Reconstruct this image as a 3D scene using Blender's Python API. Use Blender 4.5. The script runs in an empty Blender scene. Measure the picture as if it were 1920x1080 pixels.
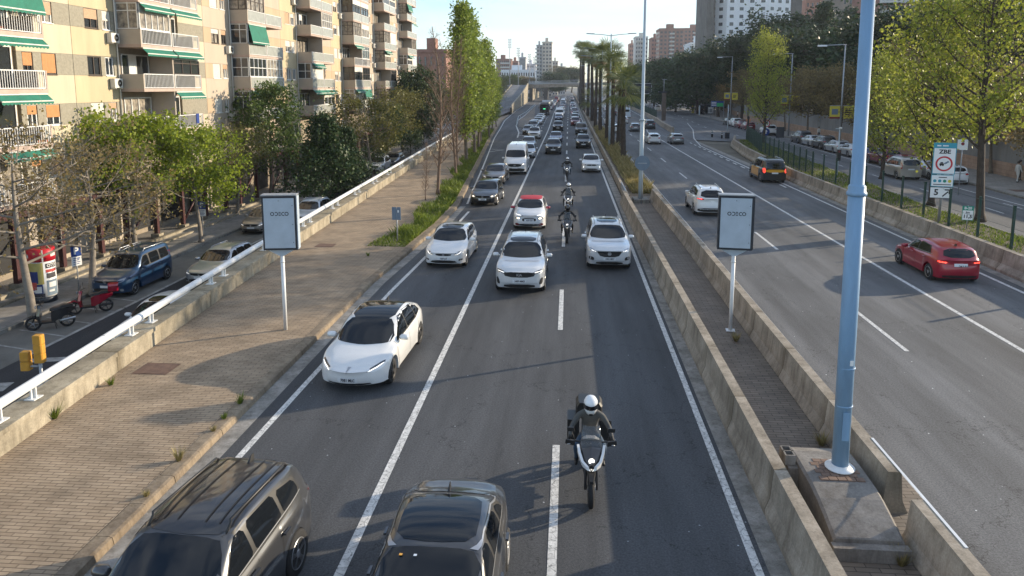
import bpy, bmesh, math, random
from mathutils import Vector, Matrix, noise
from mathutils.bvhtree import BVHTree
R = math.radians
sc = bpy.context.scene
COL = sc.collection
random.seed(7)
# ---------------- camera ----------------
cam_d = bpy.data.cameras.new('camera'); cam = bpy.data.objects.new('camera', cam_d); COL.objects.link(cam)
sc.camera = cam
FPX = 1340.0
cam_d.sensor_width = 36; cam_d.lens = FPX/1920*36; cam_d.shift_y = -190/1920
cam_d.clip_start = 0.1; cam_d.clip_end = 6000
TH = R(8.0); PSI = math.atan(107/1340*math.cos(TH))
cam.location = (0, 0, 8.0); cam.rotation_euler = (R(90)-TH, 0, PSI)
# ---------------- world, sun, exposure ----------------
SUN_EL, SUN_AZ = 15.0, 63.0           # azimuth measured from +Y towards +X
w = bpy.data.worlds.new('World'); sc.world = w; w.use_nodes = True
nt = w.node_tree; nt.nodes.clear()
out = nt.nodes.new('ShaderNodeOutputWorld'); bg = nt.nodes.new('ShaderNodeBackground')
sky = nt.nodes.new('ShaderNodeTexSky'); sky.sky_type = 'NISHITA'; sky.sun_disc = False
sky.sun_elevation = R(SUN_EL); sky.sun_rotation = R(SUN_AZ)
sky.air_density = 1.0; sky.dust_density = .25; sky.ozone_density = 3.0
tc = nt.nodes.new('ShaderNodeTexCoord'); mp = nt.nodes.new('ShaderNodeMapping')
mp.inputs['Scale'].default_value = (1.1, 1.1, 6.0); mp.inputs['Rotation'].default_value = (0.05, 0.10, 0.3)
nz = nt.nodes.new('ShaderNodeTexNoise'); nz.inputs['Scale'].default_value = 2.2; nz.inputs['Detail'].default_value = 7; nz.inputs['Roughness'].default_value = 0.55; nz.inputs['Distortion'].default_value = 0.4
cr = nt.nodes.new('ShaderNodeValToRGB'); cr.color_ramp.elements[0].position = 0.38; cr.color_ramp.elements[1].position = 0.66
mx = nt.nodes.new('ShaderNodeMix'); mx.data_type = 'RGBA'
gam = nt.nodes.new('ShaderNodeMath'); gam.operation = 'MULTIPLY'; gam.inputs[1].default_value = 0.7
nt.links.new(tc.outputs['Generated'], mp.inputs['Vector']); nt.links.new(mp.outputs[0], nz.inputs['Vector'])
nt.links.new(nz.outputs['Fac'], cr.inputs[0]); nt.links.new(cr.outputs['Color'], gam.inputs[0]); nt.links.new(gam.outputs[0], mx.inputs['Factor'])
nt.links.new(sky.outputs[0], mx.inputs['A']); mx.inputs['B'].default_value = (4.3, 4.6, 5.0, 1)
nt.links.new(mx.outputs['Result'], bg.inputs['Color']); bg.inputs['Strength'].default_value = 0.14
nt.links.new(bg.outputs[0], out.inputs[0])
sl = bpy.data.lights.new('sun', 'SUN'); so = bpy.data.objects.new('sun', sl); COL.objects.link(so)
sl.energy = 4.0; sl.angle = R(0.5); sl.color = (1.0, 0.84, 0.62)
sd = Vector((math.sin(R(SUN_AZ))*math.cos(R(SUN_EL)), math.cos(R(SUN_AZ))*math.cos(R(SUN_EL)), math.sin(R(SUN_EL))))
so.rotation_euler = sd.to_track_quat('Z', 'Y').to_euler(); so.location = (60, 40, 60)
vs = sc.view_settings; vs.view_transform = 'Standard'; vs.look = 'None'; vs.exposure = 0.95; vs.gamma = 1
sc.cycles.max_bounces = 5; sc.cycles.diffuse_bounces = 2; sc.cycles.glossy_bounces = 2; sc.cycles.transmission_bounces = 3
sc.cycles.transparent_max_bounces = 8; sc.cycles.volume_bounces = 0
sc.cycles.caustics_reflective = False; sc.cycles.caustics_refractive = False
# ---------------- helpers ----------------
def link(o, parent=None):
    COL.objects.link(o)
    if parent is not None: o.parent = parent
    return o
def tag(o, label=None, cat=None, group=None, kind=None):
    if label: o['label'] = label
    if cat: o['category'] = cat
    if group: o['group'] = group
    if kind: o['kind'] = kind
    return o
def empty(name, loc=(0, 0, 0), rz=0, parent=None):
    o = bpy.data.objects.new(name, None); o.location = loc; o.rotation_euler = (0, 0, rz); o.empty_display_size = .2
    return link(o, parent)
def copy_tree(o, parent=None):
    c = o.copy(); COL.objects.link(c); c.parent = parent
    for ch in list(o.children): copy_tree(ch, c)
    return c
class MB:
    """collects faces and builds them as one mesh object"""
    def __init__(s): s.v = []; s.f = []; s.m = []; s.sm = []
    def face(s, pts, m=0, smooth=False):
        n = len(s.v); s.v.extend(tuple(p) for p in pts); s.f.append(tuple(range(n, n+len(pts)))); s.m.append(m); s.sm.append(smooth)
    def box(s, x0, x1, y0, y1, z0, z1, m=0, M=None):
        P = [Vector((x, y, z)) for z in (z0, z1) for y in (y0, y1) for x in (x0, x1)]
        if M is not None: P = [M @ p for p in P]
        n = len(s.v); s.v.extend(tuple(p) for p in P)
        for f in ((0, 2, 3, 1), (4, 5, 7, 6), (0, 1, 5, 4), (2, 6, 7, 3), (0, 4, 6, 2), (1, 3, 7, 5)):
            s.f.append(tuple(n+i for i in f)); s.m.append(m); s.sm.append(False)
        return s
    def tube(s, pts, rad, n=8, m=0, caps=True, smooth=True):
        pts = [Vector(p) for p in pts]
        if not isinstance(rad, (list, tuple)): rad = [rad]*len(pts)
        base = len(s.v); up = Vector((0, 0, 1)); prev = None
        for i, p in enumerate(pts):
            d = (pts[min(i+1, len(pts)-1)]-pts[max(i-1, 0)])
            if d.length < 1e-9: d = Vector((0, 0, 1))
            d.normalize()
            if prev is None:
                a = d.cross(Vector((1, 0, 0)) if abs(d.x) < .9 else Vector((0, 1, 0))).normalized()
            else:
                a = (prev-d*prev.dot(d))
                a = a.normalized() if a.length > 1e-6 else d.orthogonal().normalized()
            prev = a; b = d.cross(a)
            for k in range(n):
                t = 2*math.pi*k/n; s.v.append(tuple(p+(a*math.cos(t)+b*math.sin(t))*rad[i]))
        for i in range(len(pts)-1):
            for k in range(n):
                k2 = (k+1) % n
                s.f.append((base+i*n+k, base+i*n+k2, base+(i+1)*n+k2, base+(i+1)*n+k)); s.m.append(m); s.sm.append(smooth)
        if caps and n > 2:
            s.f.append(tuple(base+k for k in range(n))[::-1]); s.m.append(m); s.sm.append(False)
            e = base+(len(pts)-1)*n; s.f.append(tuple(e+k for k in range(n))); s.m.append(m); s.sm.append(False)
        return s
    def lathe(s, prof, c=(0, 0, 0), n=24, m=0, axis='Z', smooth=True, M=None):
        base = len(s.v)
        for (r, h) in prof:
            for k in range(n):
                t = 2*math.pi*k/n; a, b = r*math.cos(t), r*math.sin(t)
                p = {'Z': (a, b, h), 'X': (h, a, b), 'Y': (a, h, b)}[axis]
                p = Vector(p)+Vector(c)
                if M is not None: p = M @ p
                s.v.append(tuple(p))
        for i in range(len(prof)-1):
            for k in range(n):
                k2 = (k+1) % n; s.f.append((base+i*n+k, base+i*n+k2, base+(i+1)*n+k2, base+(i+1)*n+k)); s.m.append(m); s.sm.append(smooth)
        s.f.append(tuple(base+k for k in range(n))[::-1]); s.m.append(m); s.sm.append(False)
        e = base+(len(prof)-1)*n; s.f.append(tuple(e+k for k in range(n))); s.m.append(m); s.sm.append(False)
        return s
    def loft(s, secs, m=0, closed=True, caps=True, smooth=False):
        """secs: list of equal-length point lists"""
        n = len(secs[0]); base = len(s.v)
        for q in secs: s.v.extend(tuple(p) for p in q)
        for i in range(len(secs)-1):
            for k in range(n if closed else n-1):
                k2 = (k+1) % n; s.f.append((base+i*n+k, base+i*n+k2, base+(i+1)*n+k2, base+(i+1)*n+k)); s.m.append(m); s.sm.append(smooth)
        if caps:
            s.f.append(tuple(base+k for k in range(n))[::-1]); s.m.append(m); s.sm.append(False)
            e = base+(len(secs)-1)*n; s.f.append(tuple(e+k for k in range(n))); s.m.append(m); s.sm.append(False)
        return s
    def mesh(s, name, mats, fix=False):
        me = bpy.data.meshes.new(name); me.from_pydata(s.v, [], s.f)
        for mt in (mats if isinstance(mats, (list, tuple)) else [mats]): me.materials.append(mt)
        me.polygons.foreach_set('material_index', s.m); me.polygons.foreach_set('use_smooth', s.sm)
        if fix:
            bm = bmesh.new(); bm.from_mesh(me); bmesh.ops.recalc_face_normals(bm, faces=bm.faces); bm.to_mesh(me); bm.free()
        me.update(); return me
    def build(s, name, mats, parent=None, fix=False, loc=None, rz=0):
        o = bpy.data.objects.new(name, s.mesh(name, mats, fix))
        if loc is not None: o.location = loc
        o.rotation_euler = (0, 0, rz)
        return link(o, parent)
def text_mesh(body, size, M, name, m, parent, extrude=0.0, bold=0.0, align='CENTER', sx=1.0):
    c = bpy.data.curves.new(name, 'FONT'); c.body = body; c.size = size; c.align_x = align; c.align_y = 'CENTER'; c.extrude = extrude; c.offset = bold; c.resolution_u = 2
    o = bpy.data.objects.new(name, c); COL.objects.link(o)
    dg = bpy.context.evaluated_depsgraph_get(); me = bpy.data.meshes.new_from_object(o.evaluated_get(dg))
    bpy.data.objects.remove(o); bpy.data.curves.remove(c)
    me.transform(M @ Matrix.Diagonal((sx, 1, 1, 1))); me.materials.clear(); me.materials.append(m)
    ob = bpy.data.objects.new(name, me); return link(ob, parent)
def frame(origin, xdir, ydir):
    x = Vector(xdir).normalized(); y = Vector(ydir).normalized(); z = x.cross(y)
    return Matrix(((x.x, y.x, z.x, origin[0]), (x.y, y.y, z.y, origin[1]), (x.z, y.z, z.z, origin[2]), (0, 0, 0, 1)))
# ---------------- materials ----------------
def new_mat(name):
    m = bpy.data.materials.new(name); m.use_nodes = True; return m, m.node_tree, m.node_tree.nodes['Principled BSDF']
def mat(name, col, rough=.6, metal=0., spec=.5, var=0., scale=3., bump=0., bscale=40., coat=0., streak=False, dark=None, rvar=0.):
    """principled material with object-space noise wear"""
    m, t, b = new_mat(name)
    c = (*col, 1); b.inputs['Base Color'].default_value = c; b.inputs['Roughness'].default_value = rough; b.inputs['Metallic'].default_value = metal
    b.inputs['Specular IOR Level'].default_value = spec; b.inputs['Coat Weight'].default_value = coat; b.inputs['Coat Roughness'].default_value = .04
    N = t.nodes.new; Lk = t.links.new
    if var > 0 or bump > 0:
        co = N('ShaderNodeTexCoord')
    if var > 0:
        mpn = N('ShaderNodeMapping'); mpn.inputs['Scale'].default_value = (scale, scale, scale*(.18 if streak else 1))
        n1 = N('ShaderNodeTexNoise'); n1.inputs['Scale'].default_value = 1; n1.inputs['Detail'].default_value = 6; n1.inputs['Roughness'].default_value = .65
        r = N('ShaderNodeValToRGB'); r.color_ramp.elements[0].position = .3; r.color_ramp.elements[1].position = .7
        d = dark if dark else tuple(x*(1-var) for x in col)
        r.color_ramp.elements[0].color = (*d, 1); r.color_ramp.elements[1].color = (*[min(1, x*(1+var*.6)) for x in col], 1)
        Lk(co.outputs['Object'], mpn.inputs[0]); Lk(mpn.outputs[0], n1.inputs['Vector']); Lk(n1.outputs['Fac'], r.inputs[0]); Lk(r.outputs[0], b.inputs['Base Color'])
    if bump > 0:
        n2 = N('ShaderNodeTexNoise'); n2.inputs['Scale'].default_value = bscale; n2.inputs['Detail'].default_value = 4
        bp = N('ShaderNodeBump'); bp.inputs['Strength'].default_value = bump; bp.inputs['Distance'].default_value = .02
        Lk(co.outputs['Object'], n2.inputs['Vector']); Lk(n2.outputs['Fac'], bp.inputs['Height']); Lk(bp.outputs[0], b.inputs['Normal'])
    return m
def emis(name, col, st):
    m, t, b = new_mat(name); b.inputs['Base Color'].default_value = (*col, 1); b.inputs['Emission Color'].default_value = (*col, 1); b.inputs['Emission Strength'].default_value = st; return m
def asphalt(name, base, patch=.25, tracks=None):
    m, t, b = new_mat(name); N = t.nodes.new; Lk = t.links.new
    co = N('ShaderNodeTexCoord')
    def noise_(scale, det=5, ro=.6, vec=None, map_=None):
        n = N('ShaderNodeTexNoise'); n.inputs['Scale'].default_value = scale; n.inputs['Detail'].default_value = det; n.inputs['Roughness'].default_value = ro
        if map_:
            mm = N('ShaderNodeMapping'); mm.inputs['Scale'].default_value = map_; Lk(co.outputs['Object'], mm.inputs[0]); Lk(mm.outputs[0], n.inputs['Vector'])
        else: Lk(co.outputs['Object'], n.inputs['Vector'])
        return n
    def ramp(src, p0, p1, c0, c1):
        r = N('ShaderNodeValToRGB'); r.color_ramp.elements[0].position = p0; r.color_ramp.elements[1].position = p1
        r.color_ramp.elements[0].color = (*c0, 1); r.color_ramp.elements[1].color = (*c1, 1); Lk(src, r.inputs[0]); return r
    def mul(a, b_):
        x = N('ShaderNodeMix'); x.data_type = 'RGBA'; x.blend_type = 'MULTIPLY'; x.inputs['Factor'].default_value = 1; Lk(a, x.inputs['A']); Lk(b_, x.inputs['B']); return x.outputs['Result']
    big = ramp(noise_(1, 5, .6, map_=(.35, .06, 1)).outputs['Fac'], .3, .7, tuple(x*(1-patch) for x in base), tuple(x*(1+patch) for x in base))
    mid = ramp(noise_(1, 6, .6, map_=(1.6, .22, 1)).outputs['Fac'], .25, .75, (.80,)*3, (1.2,)*3)
    fine = ramp(noise_(26, 3, .7).outputs['Fac'], .32, .68, (.62,)*3, (1.38,)*3)
    trk = ramp(noise_(1, 3, .6, map_=(1.15, .008, 1)).outputs['Fac'], .35, .65, (.84,)*3, (1.16,)*3)
    oil = ramp(noise_(1, 4, .7, map_=(2.6, .9, 1)).outputs['Fac'], .60, .74, (1,)*3, (.70,)*3)
    c = mul(mul(mul(mul(big.outputs[0], mid.outputs[0]), fine.outputs[0]), trk.outputs[0]), oil.outputs[0])
    # pale aggregate specks
    vo = N('ShaderNodeTexVoronoi'); vo.inputs['Scale'].default_value = 2.2; Lk(co.outputs['Object'], vo.inputs['Vector'])
    sp = ramp(vo.outputs['Distance'], .0, .045, (5.5,)*3, (1,)*3); sp.color_ramp.elements[0].position = .028
    c = mul(c, sp.outputs[0])
    # cracks
    v2 = N('ShaderNodeTexVoronoi'); v2.feature = 'DISTANCE_TO_EDGE'; v2.inputs['Scale'].default_value = .22
    wv = noise_(1.3, 4); ad = N('ShaderNodeVectorMath'); ad.operation = 'ADD'; sc_ = N('ShaderNodeVectorMath'); sc_.operation = 'SCALE'; sc_.inputs['Scale'].default_value = 1.8
    Lk(wv.outputs['Color'], sc_.inputs[0]); Lk(co.outputs['Object'], ad.inputs[0]); Lk(sc_.outputs[0], ad.inputs[1]); Lk(ad.outputs[0], v2.inputs['Vector'])
    ck = ramp(v2.outputs['Distance'], .0, .0035, (.42,)*3, (1,)*3); c = mul(c, ck.outputs[0])
    Lk(c, b.inputs['Base Color']); b.inputs['Roughness'].default_value = .82; b.inputs['Specular IOR Level'].default_value = .35
    bp = N('ShaderNodeBump'); bp.inputs['Strength'].default_value = .6; bp.inputs['Distance'].default_value = .012
    nb = noise_(60, 3); Lk(nb.outputs['Fac'], bp.inputs['Height']); Lk(bp.outputs[0], b.inputs['Normal'])
    return m
def bricks(name, c1, c2, mortar, bw, rh, rot=0., var=.25, ms=.012, plane='XY', off=.5, rough=.85):
    m, t, b = new_mat(name); N = t.nodes.new; Lk = t.links.new
    co = N('ShaderNodeTexCoord'); mm = N('ShaderNodeMapping')
    if plane == 'YZ': mm.inputs['Rotation'].default_value = (R(90), 0, R(90))
    else: mm.inputs['Rotation'].default_value = (0, 0, rot)
    bt = N('ShaderNodeTexBrick'); bt.inputs['Scale'].default_value = 1; bt.inputs['Brick Width'].default_value = bw; bt.inputs['Row Height'].default_value = rh
    bt.inputs['Mortar Size'].default_value = ms; bt.inputs['Mortar Smooth'].default_value = .3; bt.offset = off
    bt.inputs['Color1'].default_value = (*c1, 1); bt.inputs['Color2'].default_value = (*c2, 1); bt.inputs['Mortar'].default_value = (*mortar, 1)
    if plane == 'YZ':
        se = N('ShaderNodeSeparateXYZ'); cb = N('ShaderNodeCombineXYZ'); Lk(co.outputs['Object'], se.inputs[0]); Lk(se.outputs['Y'], cb.inputs[0]); Lk(se.outputs['Z'], cb.inputs[1]); Lk(cb.outputs[0], bt.inputs['Vector'])
    else: Lk(co.outputs['Object'], mm.inputs[0]); Lk(mm.outputs[0], bt.inputs['Vector'])
    n = N('ShaderNodeTexNoise'); n.inputs['Scale'].default_value = .9; n.inputs['Detail'].default_value = 8; n.inputs['Roughness'].default_value = .7; Lk(co.outputs['Object'], n.inputs['Vector'])
    r = N('ShaderNodeValToRGB'); r.color_ramp.elements[0].position = .3; r.color_ramp.elements[1].position = .7
    r.color_ramp.elements[0].color = (1-var,)*3+(1,); r.color_ramp.elements[1].color = (1+var,)*3+(1,); Lk(n.outputs['Fac'], r.inputs[0])
    x = N('ShaderNodeMix'); x.data_type = 'RGBA'; x.blend_type = 'MULTIPLY'; x.inputs['Factor'].default_value = 1
    Lk(bt.outputs['Color'], x.inputs['A']); Lk(r.outputs[0], x.inputs['B']); Lk(x.outputs['Result'], b.inputs['Base Color']); b.inputs['Roughness'].default_value = rough
    bp = N('ShaderNodeBump'); bp.inputs['Strength'].default_value = .5; bp.inputs['Distance'].default_value = .01; bp.invert = True
    Lk(bt.outputs['Fac'], bp.inputs['Height']); Lk(bp.outputs[0], b.inputs['Normal'])
    return m
def concrete(name, col, dark, scale=1.0, joints=0., jy=True):
    m, t, b = new_mat(name); N = t.nodes.new; Lk = t.links.new
    co = N('ShaderNodeTexCoord')
    def nn(map_, det=6, ro=.65):
        mm = N('ShaderNodeMapping'); mm.inputs['Scale'].default_value = map_; n = N('ShaderNodeTexNoise'); n.inputs['Scale'].default_value = scale; n.inputs['Detail'].default_value = det; n.inputs['Roughness'].default_value = ro
        Lk(co.outputs['Object'], mm.inputs[0]); Lk(mm.outputs[0], n.inputs['Vector']); return n
    r = N('ShaderNodeValToRGB'); r.color_ramp.elements[0].position = .36; r.color_ramp.elements[1].position = .62
    r.color_ramp.elements[0].color = (*dark, 1); r.color_ramp.elements[1].color = (*col, 1); Lk(nn((.9, .9, .9)).outputs['Fac'], r.inputs[0])
    r2 = N('ShaderNodeValToRGB'); r2.color_ramp.elements[0].position = .34; r2.color_ramp.elements[1].position = .55
    r2.color_ramp.elements[0].color = (.6, .58, .55, 1); r2.color_ramp.elements[1].color = (1, 1, 1, 1); Lk(nn((4, 4, .5), 5, .75).outputs['Fac'], r2.inputs[0])
    r3 = N('ShaderNodeValToRGB'); r3.color_ramp.elements[0].position = .3; r3.color_ramp.elements[1].position = .7
    r3.color_ramp.elements[0].color = (.8,)*3+(1,); r3.color_ramp.elements[1].color = (1.15,)*3+(1,); Lk(nn((22, 22, 22), 4, .7).outputs['Fac'], r3.inputs[0])
    x = N('ShaderNodeMix'); x.data_type = 'RGBA'; x.blend_type = 'MULTIPLY'; x.inputs['Factor'].default_value = .8; Lk(r.outputs[0], x.inputs['A']); Lk(r2.outputs[0], x.inputs['B'])
    y = N('ShaderNodeMix'); y.data_type = 'RGBA'; y.blend_type = 'MULTIPLY'; y.inputs['Factor'].default_value = 1; Lk(x.outputs['Result'], y.inputs['A']); Lk(r3.outputs[0], y.inputs['B'])
    res = y.outputs['Result']
    if joints:
        se = N('ShaderNodeSeparateXYZ'); Lk(co.outputs['Object'], se.inputs[0]); dv = N('ShaderNodeMath'); dv.operation = 'DIVIDE'; dv.inputs[1].default_value = joints; Lk(se.outputs['Y'], dv.inputs[0])
        fr_ = N('ShaderNodeMath'); fr_.operation = 'FRACT'; Lk(dv.outputs[0], fr_.inputs[0]); rj = N('ShaderNodeValToRGB'); e = rj.color_ramp.elements; e[0].position = 0; e[0].color = (.25, .23, .2, 1); e[1].position = .05/joints; e[1].color = (.72, .70, .66, 1)
        e2 = e.new(.45/joints); e2.color = (1, 1, 1, 1); Lk(fr_.outputs[0], rj.inputs[0]); z_ = N('ShaderNodeMix'); z_.data_type = 'RGBA'; z_.blend_type = 'MULTIPLY'; z_.inputs['Factor'].default_value = 1; Lk(res, z_.inputs['A']); Lk(rj.outputs[0], z_.inputs['B']); res = z_.outputs['Result']
    Lk(res, b.inputs['Base Color']); b.inputs['Roughness'].default_value = .9; b.inputs['Specular IOR Level'].default_value = .25
    bp = N('ShaderNodeBump'); bp.inputs['Strength'].default_value = .4; bp.inputs['Distance'].default_value = .012; Lk(nn((14, 14, 14)).outputs['Fac'], bp.inputs['Height']); Lk(bp.outputs[0], b.inputs['Normal'])
    return m
def leaf_mat(name, c1, c2, trans=.35, rough=.5):
    m, t, b = new_mat(name); N = t.nodes.new; Lk = t.links.new
    g = N('ShaderNodeNewGeometry'); r = N('ShaderNodeValToRGB'); r.color_ramp.elements[0].color = (*c1, 1); r.color_ramp.elements[1].color = (*c2, 1)
    Lk(g.outputs['Random Per Island'], r.inputs[0]); Lk(r.outputs[0], b.inputs['Base Color']); b.inputs['Roughness'].default_value = rough; b.inputs['Specular IOR Level'].default_value = .3
    tr = N('ShaderNodeBsdfTranslucent'); Lk(r.outputs[0], tr.inputs['Color']); ms = N('ShaderNodeMixShader'); ms.inputs[0].default_value = trans
    Lk(b.outputs[0], ms.inputs[1]); Lk(tr.outputs[0], ms.inputs[2]); Lk(ms.outputs[0], t.nodes['Material Output'].inputs['Surface'])
    return m
M = {}
M['asphalt'] = asphalt('asphalt', (.070, .073, .078))
M['asphalt_right'] = asphalt('asphalt worn', (.116, .118, .121), .3)
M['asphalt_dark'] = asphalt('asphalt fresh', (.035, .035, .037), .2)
M['parking'] = mat('pale parking asphalt', (.16, .15, .13), .9, var=.3, scale=.8, bump=.3)
M['paint'] = mat('road paint', (.66, .655, .63), .7, var=.35, scale=7, bump=.2)
M['paint_worn'] = mat('worn paint', (.33, .32, .30), .8, var=.5, scale=4)
M['gutter'] = concrete('gutter', (.36, .34, .31), (.20, .19, .17), 1.6)
M['kerb'] = concrete('kerb stone', (.30, .24, .17), (.19, .15, .11), 1.2)
M['kerb_grey'] = concrete('grey kerb', (.26, .25, .22), (.16, .15, .14), 1.2)
M['paving'] = bricks('pavement bricks', (.275, .205, .135), (.345, .265, .18), (.075, .052, .036), .36, .098, ms=.008, var=.32)
M['median_paving'] = bricks('median bricks', (.15, .125, .10), (.20, .165, .13), (.06, .05, .04), .40, .12, ms=.01)
M['pavement_tiles'] = bricks('pavement tiles', (.24, .225, .20), (.28, .26, .235), (.13, .12, .11), .4, .4, ms=.008)
M['wall_concrete'] = concrete('parapet concrete', (.42, .37, .28), (.25, .22, .165), 1.0, joints=6.0)
M['barrier'] = concrete('barrier concrete', (.41, .355, .285), (.25, .215, .17), 1.1, joints=3.2)
M['plinth'] = concrete('plinth concrete', (.27, .25, .225), (.18, .165, .15), .9)
M['ground'] = mat('ground', (.13, .115, .085), .95, var=.4, scale=.3, bump=.3, bscale=8)
M['hill'] = mat('hill soil', (.05, .055, .028), .95, var=.5, scale=.2, bump=.4, bscale=4)
M['verge'] = mat('verge soil', (.13, .10, .065), .95, var=.4, scale=1.5, bump=.5, bscale=20)
M['white_paint'] = mat('white paint', (.72, .73, .73), .4, var=.1, scale=2)
M['galv'] = mat('galvanised steel', (.34, .36, .38), .45, metal=.3, var=.15, scale=6)
M['blue_pole'] = mat('blue grey pole paint', (.20, .34, .50), .45, var=.16, scale=4, streak=True)
M['pale_pole'] = mat('pale pole paint', (.42, .50, .55), .45, var=.1, scale=3)
M['black'] = mat('black plastic', (.012, .012, .013), .5)
M['rubber'] = mat('rubber', (.018, .018, .018), .8)
M['dark_green'] = mat('dark green paint', (.012, .045, .035), .5)
M['rust'] = mat('rusty iron', (.15, .09, .065), .85, var=.35, scale=5, bump=.4)
M['panel_grey'] = mat('sign panel paint', (.42, .49, .56), .45, var=.10, scale=2.5)
M['sign_white'] = mat('sign white', (.78, .79, .78), .4)
M['sign_black'] = mat('sign black', (.01, .01, .012), .5)
M['yellow_plastic'] = mat('yellow plastic', (.55, .27, .035), .45, var=.2, scale=5)
M['glass'] = mat('dark window glass', (.012, .016, .02), .06, spec=.7)
M['chrome'] = mat('chrome', (.6, .6, .62), .18, metal=1)
def crack_paint(m, sc_=5.):
    t = m.node_tree; N = t.nodes.new; Lk = t.links.new; b = t.nodes['Principled BSDF']; src = b.inputs['Base Color'].links[0].from_socket
    co = N('ShaderNodeTexCoord'); v = N('ShaderNodeTexVoronoi'); v.feature = 'DISTANCE_TO_EDGE'; v.inputs['Scale'].default_value = sc_; Lk(co.outputs['Object'], v.inputs['Vector'])
    r = N('ShaderNodeValToRGB'); r.color_ramp.elements[0].color = (.30, .30, .30, 1); r.color_ramp.elements[1].position = .035; Lk(v.outputs['Distance'], r.inputs[0])
    n = N('ShaderNodeTexNoise'); n.inputs['Scale'].default_value = 16; n.inputs['Detail'].default_value = 6; Lk(co.outputs['Object'], n.inputs['Vector']); r2 = N('ShaderNodeValToRGB'); e = r2.color_ramp.elements; e[0].position = .34; e[0].color = (.35, .35, .35, 1); e[1].position = .44; Lk(n.outputs['Fac'], r2.inputs[0])
    for q in (r, r2):
        x = N('ShaderNodeMix'); x.data_type = 'RGBA'; x.blend_type = 'MULTIPLY'; x.inputs['Factor'].default_value = .85; Lk(src, x.inputs['A']); Lk(q.outputs[0], x.inputs['B']); src = x.outputs['Result']
    Lk(src, b.inputs['Base Color'])
crack_paint(M['paint'])
# ---------------- ground and roads ----------------
def struct(o): o['kind'] = 'structure'; return o
def sheet(name, poly_l, poly_r, z, m, seg=None):
    """strip between two polylines given as (x,y[,z]) lists of equal length"""
    b = MB()
    for i in range(len(poly_l)-1):
        P = [poly_l[i], poly_r[i], poly_r[i+1], poly_l[i+1]]
        b.face([(p[0], p[1], (p[2] if len(p) > 2 else 0)+z) for p in P])
    return struct(b.build(name, m))
def strip_pts(pts, wd):
    L_, R_ = [], []
    for i, p in enumerate(pts):
        a = Vector(pts[max(i-1, 0)][:2]); c = Vector(pts[min(i+1, len(pts)-1)][:2]); d = (c-a).normalized(); n = Vector((-d.y, d.x))*wd/2
        L_.append((p[0]+n.x, p[1]+n.y)); R_.append((p[0]-n.x, p[1]-n.y))
    return L_, R_
def line(b, pts, wd=.14, z=.006):
    L_, R_ = strip_pts(pts, wd)
    for i in range(len(pts)-1): b.face([(*L_[i], z), (*R_[i], z), (*R_[i+1], z), (*L_[i+1], z)])
def interp(tab, y):
    if y <= tab[0][0]: return tab[0][1]
    for (a, b), (c, d) in zip(tab, tab[1:]):
        if y <= c: return b+(d-b)*(y-a)/(c-a)
    return tab[-1][1]
def left_z(y): return interp([(60, -2.0), (150, -.6), (190, -.1)], y)
def hill(x, y):
    t = max(0, min(1, (x-44)/90)); t = t*t*(3-2*t)
    return 17*t*interp([(30, 0), (75, .5), (110, 1), (230, 1), (420, .5)], y)
gx = [-4000, -800, -200, -90, -60, -45, -30, -22, -16.2, -12.9, -12.7, 0, 15, 33, 38, 42, 46, 50, 56, 62, 70, 80, 92, 110, 140, 200, 400, 1000, 4000]
gy = [-400, -60, 0, 20, 40, 60, 80, 100, 120, 150, 190, 230, 270, 320, 400, 550, 800, 1300, 5000]
gb = MB()
def gz(x, y):
    if x <= -12.9: return left_z(y)-.06
    if x < 42: return -.12
    return -.12+hill(x, y)
for i in range(len(gx)-1):
    for j in range(len(gy)-1):
        gb.face([(x, y, gz(x, y)) for x, y in ((gx[i], gy[j]), (gx[i+1], gy[j]), (gx[i+1], gy[j+1]), (gx[i], gy[j+1]))], 1 if gx[i] >= 42 else 0, True)
struct(gb.build('ground', [M['ground'], M['hill']]))
# left edge of the carriageway (foot of the kerb)
KERB = [(-20, -7.92), (28, -7.88), (34, -7.55), (40, -7.25), (47, -7.25), (60, -8.2), (72, -9.05), (90, -10.4), (110, -11.9), (137, -13.5), (167, -15.4), (230, -17.6), (385, -21.2)]
YS = [-20, 0, 10, 20, 28, 34, 40, 47, 60, 72, 90, 110, 137, 167, 200, 230, 300, 385]
kx = lambda y: interp(KERB, y)
sheet('highway_road', [(kx(y), y) for y in YS]+[(-21, 1200)], [(3.9, y) for y in YS]+[(4, 1200)], 0, M['asphalt'])
sheet('far_carriageway_road', [(6.4, y) for y in (-20, 60, 128)]+[(6.4, 200), (6.4, 1200)], [(18.9, y) for y in (-20, 60, 128)]+[(21.5, 200), (36, 1200)], 0, M['asphalt_right'])
SVC_L = [(20.6, -20), (20.6, 40), (21.8, 76), (26.0, 105), (18.9, 109), (18.9, 128), (21.6, 200), (25, 320), (60, 1000)]
SVC_R = [(31.9, -20), (31.9, 40), (33.6, 76), (34.3, 105), (34.3, 109), (34.2, 128), (35.2, 200), (42.5, 320), (90, 1000)]
sheet('service_road', [(22.9, -20), (22.9, 40), (24.6, 76), (26.6, 105), (18.9, 109.5), (18.9, 128), (21.6, 200), (25, 320), (60, 1000)], [(31.9, -20), (31.9, 40), (33.6, 76), (34.3, 105), (34.3, 109.5), (34.2, 128), (35.2, 200), (42.5, 320), (90, 1000)], -.004, M['asphalt_right'])
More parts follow.
